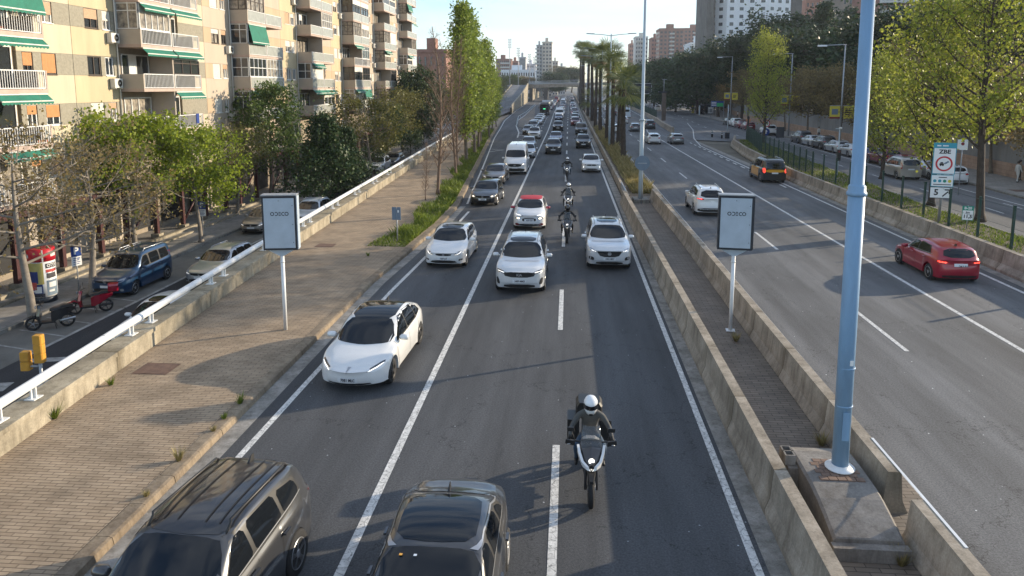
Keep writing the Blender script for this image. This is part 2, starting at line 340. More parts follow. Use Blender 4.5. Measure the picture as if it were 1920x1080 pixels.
# right pavement with kerb
pb = MB()
PR = [(-20, 31.9), (40, 31.9), (76, 33.6), (105, 34.3), (128, 34.2), (200, 35.2), (320, 42.5), (1000, 90)]
for (y0, x0), (y1, x1) in zip(PR, PR[1:]):
    pb.face([(x0+.3, y0, .14), (x0+14, y0, .14), (x1+14, y1, .14), (x1+.3, y1, .14)], 0)
    pb.face([(x0, y0, .13), (x0+.3, y0, .14), (x1+.3, y1, .14), (x1, y1, .13)], 1)
    pb.face([(x0, y0, -.02), (x0, y0, .13), (x1, y1, .13), (x1, y1, -.02)], 1)
struct(pb.build('pavement', [M['pavement_tiles'], M['kerb_grey']]))
# left pavement, gutter and kerb
WALLX = [(-20, -10.2), (13.4, -12.02), (18.3, -12.43), (29.7, -13.2), (60, -14.7), (86.5, -16.0), (120, -17.6), (150, -19.1), (200, -20.5)]
wx = lambda y: interp(WALLX, y)
Y2 = [y for y in YS if y <= 200]
sheet('left_pavement', [(wx(y)+.02, y, .15) for y in Y2], [(kx(y)-.34, y, .15) for y in Y2], 0, M['paving'])
kb = MB(); random.seed(3)
y = -20.
while y < 198:
    ln = 1.0 if y < 60 else 4.0; y1 = y+ln-.012; j = random.uniform(-.008, .008); a, c = kx(y)+j, kx(y1)+j
    if True:
        kb.loft([[(q-.33, t, -.02), (q-.33, t, .157), (q-.09, t, .157), (q-.03, t, .135), (q, t, -.02)] for q, t in ((a, y), (c, y1))])
    y += ln
struct(kb.build('kerb', M['kerb'], fix=True))
sheet('gutter', [(kx(y), y) for y in YS if y < 48], [(kx(y)+.42, y) for y in YS if y < 48], .005, M['gutter'])
sheet('median_gutter', [(3.40, -20), (3.40, 60), (3.55, 400)], [(3.9, -20), (3.9, 60), (3.9, 400)], .005, M['gutter'])
sheet('right_gutter', [(18.25, -20), (18.25, 60), (18.3, 105)], [(18.9, -20), (18.9, 60), (18.9, 105)], .005, M['gutter'])
sheet('median_strip', [(4.0, -20), (4.0, 52)], [(6.9, -20), (6.9, 52)], .10, M['median_paving'])
sheet('median_soil', [(4.0, 52), (4.3, 120), (4.6, 1200)], [(6.9, 52), (6.5, 120), (6.5, 1200)], .12, M['verge'])
# left street
LS = [-20, 0, 20, 40, 60, 80, 100, 120, 150, 190, 300]
zl = left_z
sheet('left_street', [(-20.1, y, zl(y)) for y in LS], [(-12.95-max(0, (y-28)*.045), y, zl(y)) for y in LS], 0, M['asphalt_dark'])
sheet('parking_strip', [(-22.9, y, zl(y)) for y in LS[2:]], [(-20.1, y, zl(y)) for y in LS[2:]], .002, M['parking'])
fb = MB()
for a, c in zip(LS, LS[1:]):
    if a < 20: x0 = -20.4
    else: x0 = -22.9
    for (xa, xb, zz, mi) in ((-60, x0-.2, .15, 0), (x0-.2, x0, .15, 1)):
        fb.face([(xa, a, zl(a)+zz), (xb, a, zl(a)+zz), (xb, c, zl(c)+zz), (xa, c, zl(c)+zz)], mi)
    fb.face([(x0, a, zl(a)+.15), (x0, a, zl(a)-.02), (x0, c, zl(c)-.02), (x0, c, zl(c)+.15)], 1)
struct(fb.build('street_pavement', [M['pavement_tiles'], M['kerb_grey']]))
sb = MB()
sb.box(-26.45, -26.15, 10, 130, -2.0, -1.68); sb.box(-25.6, -25.35, 10, 130, -2.0, -1.76)
struct(sb.build('pavement_steps', M['wall_concrete']))
# markings
mk = MB()
line(mk, [(-3.70, -20), (-3.70, 60), (-3.72, 130), (-3.95, 160), (-4.4, 210), (-4.8, 300)], .17)
line(mk, [(3.25, -20), (3.2, 60), (3.2, 300), (3.2, 900)], .15)
line(mk, [(-7.16, -20), (-7.1, 12), (-7.02, 20), (-6.9, 27), (-6.62, 34), (-6.45, 40), (-6.35, 45)], .15)
y = 10.4-12.45*2
while y < 900:
    line(mk, [(-.2, y), (-.2, y+4.75)], .16); y += 12.45
y = 52.
while y < 700:
    line(mk, [(-5.2+.9*min(1, 70/y) if False else interp([(50, -6.1), (110, -5.35), (140, -5.2), (400, -7.2)], y), y), (interp([(50, -6.1), (110, -5.35), (140, -5.2), (400, -7.2)], y+3), y+3)], .13); y += 9.5
# entry road edge lines and gore
line(mk, [(kx(y)+.45, y) for y in (48, 60, 72, 90, 110, 137, 167, 230, 380)], .14)
line(mk, [(-8.0, 112), (-8.6, 124), (-10.6, 145), (-12.0, 170), (-12.1, 198), (-14.3, 315)], .22)
for k in range(5):
    yy = 117+k*4.6; line(mk, [(-8.3-.1*k, yy-1), (-6.6, yy+.6)], .5)
line(mk, [(-9.8, 87), (-8.2, 90), (-9.8, 91)], .2)
for x, pts in ((13.9, [(-20), 60, 100, 128]), (17.8, [-20, 40, 60, 98])):
    line(mk, [(x, q) for q in pts], .16)
line(mk, [(13.9, 128), (15.0, 140), (17.2, 165), (19.6, 200), (22.5, 320)], .15)
line(mk, [(6.95, -20), (6.95, 60), (6.95, 400)], .14)
line(mk, [(17.8, 98), (19.3, 112), (23, 135), (26, 160)], .14)
for k in range(14):
    yy = 58+k*3.4; line(mk, [(17.35+.0*k, yy), (17.35, yy+1.7)], .18)
y = 21.9-13.8*3
while y < 600:
    line(mk, [(10.36, y), (10.36, y+4.3)], .14); y += 13.75
for k in range(12):
    line(mk, [(27.6, 20+k*9), (27.7, 22.2+k*9)], .11); line(mk, [(29.9, 22+k*9), (29.95, 24.2+k*9)], .10)
for k in range(8):
    line(mk, [(26+k*.6, 130+k*11), (26.3+k*.6, 134+k*11)], .12)
line(mk, [(30.4, 20), (31.0, 75), (31.8, 105)], .12)
struct(mk.build('road_markings', M['paint']))
ml = MB()
def lmark(pts, wd, y): line(ml, pts, wd, left_z(y)+.012)
for q in range(24, 130, 6): lmark([(-20.1, q), (-20.1, q+5.9)], .18, q) if q < 60 else None
for q in (24.6, 26.2, 27.8, 29.4, 31.0): lmark([(-22.6, q+.6), (-20.2, q)], .10, q)
lmark([(-19.8, 23.6), (-13.2, 25.2)], .42, 24)
for k in range(6): lmark([(-19.2+k*1.15, 21.3+k*.28), (-18.65+k*1.15, 21.43+k*.28)], .75, 21)
for k in range(6): lmark([(-19.2+k*1.15, 18.3+k*.28), (-18.65+k*1.15, 18.43+k*.28)], .75, 21)
lmark([(-16.6, 30), (-16.6, 34)], .1, 30)
struct(ml.build('street_markings', M['paint_worn']))
# manhole covers
def cover(pts, z, label):
    b = MB(); L0 = [Vector((*p, z)) for p in pts]; b.face(L0); c = sum(L0, Vector())/4
    b.face([c+(p-c)*.9+Vector((0, 0, .006)) for p in L0]); tag(b.build('manhole_cover', M['rust']), label, 'manhole cover', 'manhole covers')
cover([(-11.95, 17.9), (-10.95, 17.9), (-10.95, 18.7), (-11.95, 18.7)], .156, 'rusty square manhole cover in the brick pavement nearest the camera')
cover([(-12.45, 33.6), (-11.55, 33.6), (-11.55, 34.4), (-12.45, 34.4)], .156, 'smaller looking dark manhole cover beside the parapet beyond the sign board')
cover([(33.6, 56.0), (35.0, 56.0), (35.0, 57.2), (33.6, 57.2)], .146, 'grey manhole cover in the pavement near the two pedestrians')
# parapet wall on the left with tube rail
def wall_run(name, pts, thick, h, m, label, coping=None, zb=-2.2, slope=0., cat='wall'):
    b = MB(); secs = []
    for (x, y) in pts:
        if callable(h): hh = h(y)
        else: hh = h
        z0 = zb(y) if callable(zb) else zb
        if coping: secs.append([(x+.0, y, z0), (x, y, hh-.12), (x+.04, y, hh-.12), (x+.04, y, hh), (x-thick-.03, y, hh), (x-thick-.03, y, hh-.1), (x-thick, y, hh-.1), (x-thick, y, z0)])
        else: secs.append([(x+slope, y, z0), (x+slope, y, .12), (x+slope*.35, y, .35), (x, y, hh), (x-thick, y, hh), (x-thick-slope*.35, y, .35), (x-thick-slope, y, .12), (x-thick-slope, y, z0)])
    b.loft(secs); o = b.build(name, m, fix=True); tag(o, label, cat); return o
wys = [-6, 4, 13.7, 18.6, 24, 30, 45, 60, 86.5, 120, 150, 200]
wall_run('parapet_wall', [(wx(y), y) for y in wys], .62, .72, M['wall_concrete'], 'long concrete parapet wall with streaked face along the left brick pavement', coping=True)
rail = empty('guard_rail', (0, 0, 0)); tag(rail, 'white tubular guard rail bolted on top of the left parapet wall', 'guard rail')
b = MB(); b.tube([(wx(y)-.34, y, 1.08) for y in wys], .112, 14); b.build('tube', M['white_paint'], rail)
y = 3.; 
for q in range(12, 120, 6): jb = MB(); jb.tube([(wx(q)-.34, q-.012, 1.08), (wx(q+.02)-.34, q+.012, 1.08)], .117, 14); jb.build('sleeve', M['galv'], rail)
posts = 0; proto = MB(); proto.box(-.015, .015, -.09, .09, .02, .30); proto.box(-.13, .13, -.15, .15, 0, .02); proto.box(-.08, -.015, -.015, .015, .02, .29); proto.box(.015, .08, -.015, .015, .02, .29)
pm = proto.mesh('post', M['white_paint'])
y = 8.4
pairs = []
while y < 110:
    pairs += [y]; y += 1.15; pairs += [y]; y += 4.35
for q in pairs[:100]:
    o = bpy.data.objects.new('post', pm); o.location = (wx(q)-.34, q, .72); link(o, rail)
# jersey barriers
wall_run('jersey_barrier', [(4.15, -10), (4.12, 20), (4.05, 35), (3.95, 49)], .24, .92, M['barrier'], 'concrete jersey barrier edging the oncoming lanes, running under the picture edge', slope=.13, zb=-.05, cat='barrier')
wall_run('jersey_barrier', [(6.25, -10), (6.22, 12.0)], .24, .92, M['barrier'], 'short near jersey barrier right of the lamp plinth after the gap', slope=.16, zb=-.05, cat='barrier')
wall_run('jersey_barrier', [(6.22, 12.9), (6.2, 35), (6.05, 50)], .24, .92, M['barrier'], 'concrete jersey barrier edging the far carriageway, right of the sign board', slope=.16, zb=-.05, cat='barrier')
wall_run('median_wall', [(4.25, 49.3), (4.3, 120), (4.7, 300), (4.7, 600)], .2, .55, M['barrier'], 'low concrete wall left of the median palms, running toward the overpass', slope=.05, zb=-.05)
wall_run('median_wall', [(6.65, 50.3), (6.6, 120), (6.6, 300), (6.6, 600)], .2, .40, M['barrier'], 'low concrete wall right of the median palms', slope=.05, zb=-.05)
wall_run('roadside_wall', [(19.25, -10), (19.25, 48), (19.3, 62), (20.8, 85), (22.3, 98), (24.2, 106)], .28, .95, M['barrier'], 'sloped concrete wall between the far carriageway and the green fence', slope=.28, zb=-.05)
wall_run('roadside_wall', [(18.4, 127), (19.0, 145), (20.3, 167), (21.6, 206), (23, 300), (26, 420)], .5, .9, M['barrier'], 'low dividing wall with planter nose beyond the taxi lanes', slope=.1, zb=-.05)
sheet('verge', [(19.25, -10), (19.25, 48), (19.3, 62), (20.8, 85), (22.3, 98), (24.2, 106)], [(22.9, -10), (22.9, 48), (24.3, 70), (25.4, 85), (26.2, 98), (26.5, 106)], .42, M['verge'])
vb = MB(); vb.loft([[(x, y, -.05), (x, y, .46), (x+.15, y, .46), (x+.15, y, -.05)] for x, y in ((22.85, -10), (22.85, 48), (24.25, 70), (25.35, 85), (26.15, 98), (26.45, 106))]); struct(vb.build('verge_kerb', M['kerb_grey'], fix=True))
# ---------------- authoring helper: photo measure to world at a depth ----------------
_fw = Vector((-math.sin(PSI)*math.cos(TH), math.cos(PSI)*math.cos(TH), -math.sin(TH)))
_rt = Vector((math.cos(PSI), math.sin(PSI), 0)); _up = Vector((-math.sin(PSI)*math.sin(TH), math.cos(PSI)*math.sin(TH), math.cos(TH)))
def ray(x, y): return _fw+_rt*((x-960)/FPX)-_up*((y-350)/FPX)
def at(x, y, Y):
    d = ray(x, y); t = Y/d.y; return (d.x*t, 8+d.z*t)
def gr(x, y, z=0.):
    d = ray(x, y); t = (z-8)/d.z; return (d.x*t, d.y*t)
# ---------------- apartment blocks on the left ----------------
B = {}
B['cream'] = mat('cream panel', (.54, .475, .345), .9, var=.10, scale=1.2, streak=True, bump=.2)
B['yellow'] = mat('yellow panel', (.51, .42, .27), .9, var=.12, scale=1.2, streak=True, bump=.2)
B['grey'] = mat('grey aggregate panel', (.30, .275, .215), .95, var=.22, scale=7, bump=.4)
B['beige'] = mat('beige panel', (.47, .395, .31), .9, var=.08, scale=1.1, streak=True, bump=.2)
B['orange'] = mat('ochre panel', (.48, .36, .24), .9, var=.12, scale=1.1, streak=True)
B['side'] = mat('balcony render', (.44, .38, .31), .9, var=.08, scale=1.2)
B['pink'] = mat('slab edge', (.46, .35, .29), .85, var=.15, scale=2)
B['white'] = mat('white window frame', (.70, .70, .68), .45)
B['brown'] = mat('brown window frame', (.05, .032, .022), .5)
B['shutter_w'] = mat('white shutter', (.62, .60, .54), .6, var=.08)
B['shutter_o'] = mat('orange shutter', (.50, .22, .07), .6, var=.12)
B['shutter_t'] = mat('tan shutter', (.48, .30, .18), .6, var=.1)
B['awning'] = mat('green awning cloth', (.015, .16, .105), .8, var=.25, scale=2)
B['awning_b'] = mat('white awning band', (.6, .6, .55), .8)
B['frost'] = mat('frosted balcony panel', (.36, .37, .34), .25, var=.2, scale=2)
B['curtain'] = mat('curtain behind glass', (.34, .30, .24), .35, var=.5, scale=3, dark=(.04, .04, .045))
B['glass'] = mat('apartment glass', (.03, .035, .04), .07, spec=.8)
B['ac'] = mat('air conditioner case', (.62, .61, .57), .5)
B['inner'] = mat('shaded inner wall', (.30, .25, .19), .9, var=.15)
B['red_steel'] = mat('dark red steel', (.05, .008, .009), .5, var=.2)
B['pot'] = mat('terracotta', (.40, .13, .06), .8)
B['cloth_blue'] = mat('blue cloth', (.02, .05, .22), .9)
FX, BX = -28.6, -27.0
def window(parent, y0, y1, z0, z1, fm, sh, shm, x=FX, facing='x'):
    """window with frame and roller shutter, set into the wall that faces +X"""
    g = MB(); g.face([(x-.11, y0, z0), (x-.11, y1, z0), (x-.11, y1, z1), (x-.11, y0, z1)])
    wo = g.build('window', B['curtain'] if random.random() < .45 else B['glass'], parent)
    f = MB(); t = .06
    for a, c in ((y0, y0+t), (y1-t, y1), ((y0+y1)/2-t/2, (y0+y1)/2+t/2)): f.box(x-.105, x-.05, a, c, z0, z1)
    for a, c in ((z0, z0+t), (z1-t, z1)): f.box(x-.103, x-.055, y0+t, y1-t, a, c)
    f.box(x-.1, x+.05, y0-.04, y1+.04, z0-.05, z0-.004)
    f.build('frame', fm, wo)
    if sh > 0:
        s = MB(); zz = z1-.02
        while zz > z1-(z1-z0)*sh: s.box(x-.047, x-.03, y0+.02, y1-.02, zz-.048, zz); zz -= .052
        s.build('shutter', shm, wo)
def apartment(k, label):
    y0 = 39.8+15.2*(k-1); s0 = y0+4.2-(.6 if k == 0 else 0)+(.3 if k == 2 else 0); s1 = s0+7.3; y1 = y0+15.2
    rnd = random.Random(100+k)
    bl = empty('apartment_building', (0, 0, 0)); tag(bl, label, 'apartment block', 'apartment blocks along the left street')
    top = 29.6
    wb = MB(); wb.box(-42, FX-.26, y0+.01, y1-.01, -2.1, top); wb.build('core_wall', B['side'], bl)
    rf = MB(); rf.box(-42.2, FX+.25, y0+.03, y1-.03, top, top+.35); rf.build('roof', M['wall_concrete'], bl)
    # opening lists
    wins = [(y0+1.25, y0+2.5), (y0+2.9, y0+3.75)]
    if k == 0: wins += [(35.9, 36.65), (37.3, 38.4)]
    light = ['cream', 'yellow', 'beige'][0 if k <= 1 else 2]
    ys = sorted(set([y0+.01, y1-.01, s0, s1] + [v for q in wins for v in q]))
    facs = [MB(), MB()]; mats = [B['cream'], B['yellow'], B['beige'], B['grey'], B['orange'], B['side']]
    mi = {'cream': 0, 'yellow': 1, 'beige': 2, 'grey': 3, 'orange': 4, 'side': 5}
    for lv in range(-1, 9):
        zs = 4.85+2.8*lv
        for a, c in zip(ys, ys[1:]):
            if c-a < .05: continue
            instack = a >= s0-.01 and c <= s1+.01
            if instack: continue
            mid = (a+c)/2; iswin = any(abs(a-q[0]) < .01 and abs(c-q[1]) < .01 for q in wins)
            if k in (0, 1): lc = 'cream' if mid > y1-4 or (k == 0) else 'yellow'
            elif k in (3, 4): lc = 'yellow' if mid < y0+2 else 'beige'
            else: lc = 'beige'
            if k == 1 and mid > s1: lc = 'cream'
            bc = 'grey' if k < 2 else ('orange' if (mid > s1 or mid < y0+1.3) else 'beige')
            fac = facs[0 if mid < s0 else 1]
            if not iswin: fac.box(FX-.26, FX-.004, a+.008, c-.008, zs+.995, zs+2.17, mi[bc])
            else: fac.box(FX-.26, FX-.004, a+.0, c-.0, zs+2.145, zs+2.17, mi[bc])
    for lv in range(-1, 9):
        zs = 4.85+2.8*lv
        for fi, (a, c) in enumerate(((y0+.01, s0), (s1, y1-.01))):
            lc = ('cream' if k == 0 or (k == 1 and fi) else 'yellow') if k < 2 else ('yellow' if k in (3, 4) and not fi else 'beige')
            facs[fi].box(FX-.26, FX, a+.008, c-.008, zs-.62, zs+.985, mi[lc])
    for fac in facs: fac.build('facade', mats, bl)
    for lv in range(-1, 9):
        zs = 4.85+2.8*lv
        for q in wins:
            shm = rnd.choice([B['shutter_w']]*3+[B['shutter_t']]) if k else rnd.choice([B['shutter_o'], B['shutter_o'], B['shutter_t']])
            window(bl, q[0]+.03, q[1]-.03, zs+1.0, zs+2.14, B['white'] if rnd.random() < .75 else B['brown'], rnd.choice([0, .3, .5, .9, 1.0]) if k else rnd.choice([.4, .6, .9]), shm)
    # balcony stack: one balcony per floor
    mid = (s0+s1)/2
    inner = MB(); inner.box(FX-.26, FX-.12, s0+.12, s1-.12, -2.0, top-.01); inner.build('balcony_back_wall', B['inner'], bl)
    for lv in range(-1, 9):
        zs = 4.85+2.8*lv
        if lv == -1 and k > 0: continue
        bal = MB()
        bal.box(FX-.11, BX, s0, s1, zs, zs+.20, 0)
        bal.box(FX, BX-.0, s0-.0, s0+.12, zs+.203, zs+1.12, 1)          # solid side cheek
        bal.box(FX, BX-.45, s1-.12, s1, zs+.203, zs+1.12, 1)
        bal.box(FX-.11, BX-.06, mid-.06, mid+.06, zs+.203, zs+2.797, 1)
        bal.box(BX-.10, BX-.003, s1-.10, s1, zs+.203, zs+1.15, 0)
        bo = bal.build('balcony', [B['pink'], B['side']], bl)
        railing_style = 'bars' if k < 2 else ('frost' if rnd.random() < .85 else 'bars')
        for bi, (a, c) in enumerate(((s0+.12, mid-.08), (mid+.08, s1-.12))):
            rb = MB()
            rb.box(BX-.07, BX-.02, a, c, zs+1.10, zs+1.15, 0); rb.box(BX-.07, BX-.02, a, c, zs+.23, zs+.27, 0)
            rb.box(BX-.07, BX-.02, a, a+.05, zs+.27, zs+1.10, 0); rb.box(BX-.07, BX-.02, c-.05, c, zs+.27, zs+1.10, 0)
            if railing_style == 'bars':
                n = 21
                for i in range(n): yy = a+.07+(c-a-.14)*(i+.5)/n; rb.box(BX-.06, BX-.035, yy-.013, yy+.013, zs+.27, zs+1.10, 0)
            else: rb.box(BX-.055, BX-.04, a+.05, c-.05, zs+.27, zs+1.10, 1)
            rb.build('railing', [B['white'], B['frost']], bl)
            # inner glazed door
            g = MB(); g.face([(FX-.11, a+.3, zs+.25), (FX-.11, c-.15, zs+.25), (FX-.11, c-.15, zs+2.4), (FX-.11, a+.3, zs+2.4)]); d = g.build('balcony_door', B['glass'] if rnd.random() < .5 else B['curtain'], bl)
            f = MB()
            for q in (a+.3, a+1.05, (a+c)/2+.1, c-.21): f.box(FX-.10, FX-.05, q, q+.07, zs+.25, zs+2.4)
            f.box(FX-.10, FX-.055, a+.3, c-.15, zs+2.34, zs+2.42)
            if rnd.random() < .5: f.box(FX-.08, FX-.06, a+1.15, (a+c)/2+.08, zs+.9+rnd.random(), zs+2.34)
            f.build('frame', B['white'] if rnd.random() < .7 else B['brown'], d)
            u = rnd.random(); encl = u < (.35 if k < 2 else .6)
            if k == 1 and lv == 1: encl = bi == 1
            if k == 1 and lv == 2: encl = bi == 0
            if k == 1 and lv == 0: encl = False
            if k == 0: encl = False
            if encl:
                fm = B['white'] if rnd.random() < .75 else B['brown']
                e = MB(); gm = MB(); n = rnd.choice([3, 4, 5]); zt = zs+2.79
                gm.face([(BX-.12, a, zs+1.15), (BX-.12, c, zs+1.15), (BX-.12, c, zt), (BX-.12, a, zt)])
                if bi == 0: gm.face([(FX, a-.06, zs+1.13), (BX-.12, a-.06, zs+1.13), (BX-.12, a-.06, zt), (FX, a-.06, zt)])
                zm = zs+rnd.choice([1.9, 2.25])
                for i in range(n+1): yy = a+(c-a-.06)*i/n; e.box(BX-.14, BX-.07, yy, yy+.06, zs+1.16, zt)
                for zz in (zs+1.16, zm, zt-.08): e.box(BX-.135, BX-.075, a, c, zz, zz+.06)
                if bi == 0:
                    for xx in (FX+.02, (FX+BX)/2, BX-.2): e.box(xx, xx+.06, a-.09, a-.04, zs+1.14, zt)
                    for zz in (zs+1.14, zm, zt-.08): e.box(FX+.02, BX-.14, a-.085, a-.045, zz, zz+.06)
                en = gm.build('balcony_enclosure', B['curtain'] if rnd.random() < .6 else B['glass'], bl); e.build('frame', fm, en)
                if rnd.random() < .45:
                    s = MB(); s.box(BX-.065, BX-.05, a+.03, c-.03, zs+1.16+.25*rnd.choice([0, 3, 4]), zt); s.build('blind', B['shutter_w'], en)
            if rnd.random() < (.45 if k < 3 else .35) or (k == 1 and lv in (0, 1, 2)) or (k == 0 and lv in (1, 2)) or (k == 2 and lv == 2 and bi == 0):
                if k == 1 and lv == 0 and bi == 0: continue
                ln = rnd.choice([.25, .25, .3, 1.2]) if not (k == 1) else .28
                if k == 0: ln = {2: 1.6}.get(lv, .25)
                if k == 2: ln = 1.6 if (lv == 2 and bi == 0) else .25
                aw = MB(); zt = zs+2.72; drop = ln*.9 if ln > .5 else .30; outx = .30 if ln > .5 else .32
                P0, P1, P2 = (BX+.02, zt), (BX+.02+outx, zt-drop), (BX+.02+outx, zt-drop-.16)
                aw.face([(P0[0], a, P0[1]), (P0[0], c, P0[1]), (P1[0], c, P1[1]), (P1[0], a, P1[1])], 0)
                aw.face([(P0[0], a, P0[1]-.03), (P0[0], c, P0[1]-.03), (P1[0], c, P1[1]-.03), (P1[0], a, P1[1]-.03)], 0)
                aw.box(P1[0]-.02, P1[0]+.02, a, c, P1[1]-.04, P1[1]+.02, 1)
                nn = 14
                for i in range(nn):
                    ya, yb = a+(c-a)*i/nn, a+(c-a)*(i+1)/nn
                    aw.face([(P1[0]+.005, ya, P1[1]-.04), (P1[0]+.005, yb, P1[1]-.04), (P1[0]+.005, yb, P2[1]+.03), (P1[0]+.005, (ya+yb)/2, P2[1]-.03), (P1[0]+.005, ya, P2[1]+.03)], 0)
                aw.box(BX-.02, BX+.05, a, c, zt, zt+.07, 1)
                aw.build('awning', [B['awning'], B['awning_b']], bl)
        if rnd.random() < .5 and lv >= 0:
            p = MB(); yy = rnd.uniform(s0+.5, s1-.8)
            for q in range(3): p.lathe([(.07, 0), (.10, .18)], (BX-.2, yy+q*.28, zs+.205), 8)
            p.build('flower_pots', B['pot'], bl)
        if (k == 1 and lv in (1, 2)) or (k != 1 and rnd.random() < .3 and lv >= 0):
            zac = zs+.25 if k == 1 else zs+.3
            a_ = MB(); ya = s0-1.05; a_.box(FX+.06, FX+.36, ya, ya+.8, zac, zac+.58, 0)
            a_.lathe([(.22, 0), (.22, .012)], (FX+.362, ya+.5, zac+.29), 18, 1, 'X'); a_.lathe([(.05, 0), (.05, .02)], (FX+.366, ya+.5, zac+.29), 12, 0, 'X')
            a_.box(FX, FX+.38, ya+.08, ya+.11, zac-.08, zac-.003, 0); a_.box(FX, FX+.38, ya+.69, ya+.72, zac-.08, zac-.003, 0)
            a_.build('air_conditioner', [B['ac'], M['black']], bl)
    if k == 1:
        c = MB(); c.box(BX-.015, BX+.015, s1-1.1, s1-.7, 4.85+.45, 4.85+1.18); c.build('towel', B['cloth_blue'], bl)
    dp = MB(); dp.tube([(FX+.07, s0-.12, -1), (FX+.07, s0-.12, top)], .05, 8); dp.build('downpipe', B['ac'], bl)
    # steel columns and ground floor
    gf = MB(); gf.box(FX+.05, BX+.1, y0+.1, y1-.1, 1.62, 1.98); gf.build('lower_slab', M['ground'], bl)
    sh = MB()
    for i in range(4): ya = y0+.6+i*3.7; sh.box(FX-.02, FX+.03, ya, ya+2.6, -1.5, 1.2)
    sh.build('shop_shutters', M['black'], bl)
    for i in range(5):
        cb = MB(); yy = y0+.9+i*3.2; cb.box(-26.95, -26.70, yy, yy+.25, -1.75, 1.62, 0); cb.box(-27.1, -26.55, yy-.15, yy+.4, -1.8, -1.56, 1); cb.build('column', [B['red_steel'], M['wall_concrete']], bl)
    bb = MB(); bb.box(-26.93, -26.72, y0+.2, y1-.2, 1.62, 1.9); bb.build('beam', B['red_steel'], bl)
    for i in (0, 2):
        br = MB(); yy = y0+1.0+i*3.2; br.tube([(-26.83, yy+.1, -1.4), (-26.83, yy+3.1, .9)], .07, 6); br.build('brace', B['red_steel'], bl)
APT = ['nearest apartment block at the left picture edge, with orange shutters and white barred balconies',
 'second apartment block, yellow and cream panels with air conditioners beside white barred balconies',
 'third apartment block, beige and ochre panels with a long green awning halfway up',
 'fourth apartment block of beige panels, seen above the dark leafy tree',
 'fifth apartment block, beige with frosted balcony panels, above the mixed green trees',
 'sixth apartment block, second last before the row ends against the sky',
 'last apartment block of the row, its end against the sky behind the bare trees']
for k, lb in enumerate(APT): apartment(k, lb)
# ---------------- generic distant buildings ----------------
W_ = {}
W_['far_win'] = mat('distant window', (.05, .06, .075), .15, spec=.8)
def block(name, label, x0, x1, y0, y1, z0, z1, wall, floors, cols, side_cols=0, winw=.55, winh=.5, parapet=.8, balc=None, cat='building', group=None, band=None):
    """box building with window openings on the -Y face (and +X face)"""
    bl = empty(name, (x0, y0, 0)); tag(bl, label, cat, group)
    def part(mb, nm, m, **k): o = mb.build(nm, m, bl); o.location = (-x0, -y0, 0); return o
    b = MB(); b.box(x0, x1, y0, y1, z0, z1); part(b, 'wall', wall)
    b = MB(); b.box(x0-.3, x1+.3, y0-.3, y1+.3, z1, z1+parapet)
    b.box(x0+(x1-x0)*.3, x0+(x1-x0)*.6, y0+2, y0+6, z1+parapet, z1+parapet+3); part(b, 'roof', wall)
    fh = (z1-z0)/floors; cw = (x1-x0)/cols; n = 0
    w1 = MB(); w1.box(-cw*winw/2, cw*winw/2, -.12, .1, -fh*winh/2, fh*winh/2); wm = w1.mesh('window', W_['far_win'])
    rest = MB()
    for f in range(floors-1, -1, -1):
        for c in range(cols):
            X, Z = x0+(c+.5)*cw, z0+(f+.5)*fh
            if n < 100:
                o = bpy.data.objects.new('window', wm); o.location = (X-x0, 0, Z); link(o, bl)
            else: rest.box(X-cw*winw/2, X+cw*winw/2, y0-.12, y0+.1, Z-fh*winh/2, Z+fh*winh/2)
            n += 1
    if side_cols:
        sw = (y1-y0)/side_cols
        for f in range(floors):
            for c in range(side_cols):
                Y, Z = y0+(c+.5)*sw, z0+(f+.5)*fh; rest.box(x1-.1, x1+.1, Y-sw*winw/2, Y+sw*winw/2, Z-fh*winh/2, Z+fh*winh/2); rest.box(x0-.1, x0+.1, Y-sw*winw/2, Y+sw*winw/2, Z-fh*winh/2, Z+fh*winh/2)
    if rest.v: o = part(rest, 'side_windows', W_['far_win']); o['kind'] = 'stuff'
    if balc:
        for f in range(1, floors):
            b = MB(); z = z0+f*fh
            b.box(x0+(x1-x0)*balc[0], x0+(x1-x0)*balc[1], y0-1.3, y0-.12, z-.1, z+.95); part(b, 'balcony', balc[2])
    return bl
WH = mat('white render', (.82, .84, .86), .9, var=.05, scale=.08); BRK = mat('red brick', (.32, .17, .13), .9, var=.25, scale=.3)
TAN = mat('tan render', (.60, .52, .43), .9, var=.12, scale=.1); GRY = mat('grey render', (.46, .47, .48), .9, var=.15, scale=.1); CON = concrete('raw concrete', (.20, .19, .175), (.13, .125, .12), .15)
WHB = mat('balcony white', (.60, .58, .54), .8); PNK = mat('salmon render', (.44, .24, .18), .9, var=.2, scale=.1)
def pb(name, label, px0, px1, ytop, Y, dep, zb, wall, floors, cols, **k):
    x0, z1 = at(px0, ytop, Y); x1, _ = at(px1, ytop, Y); return block(name, label, x0, x1, Y, Y+dep, zb, z1, wall, floors, cols, **k)
pb('apartment_tower', 'tall pale tower with stepped top standing beyond the overpass', 1017, 1035, 80, 560, 16, 0, TAN, 15, 3, side_cols=0)
pb('apartment_tower', 'lower grey wing with balconies left of the tall pale tower', 1006, 1016.6, 86, 562, 14, 0, GRY, 14, 2, balc=(-.25, .55, WHB))
pb('building', 'narrow tan block immediately right of the tall tower beyond the overpass', 1036, 1046, 116, 640, 14, 0, TAN, 10, 2)
pb('building', 'low grey block right of the narrow tan block beyond the overpass', 1047, 1060, 126, 700, 14, 0, GRY, 8, 3)
pb('building', 'grey block with vertical slats left of the pale tower', 973.5, 985.5, 109, 500, 14, 0, GRY, 10, 6, winw=.5, winh=.92)
pb('building', 'brick red block at the far left of the distant skyline, behind the poplars', 930, 958, 112, 560, 14, 0, BRK, 9, 8, balc=(.3, .9, WHB))
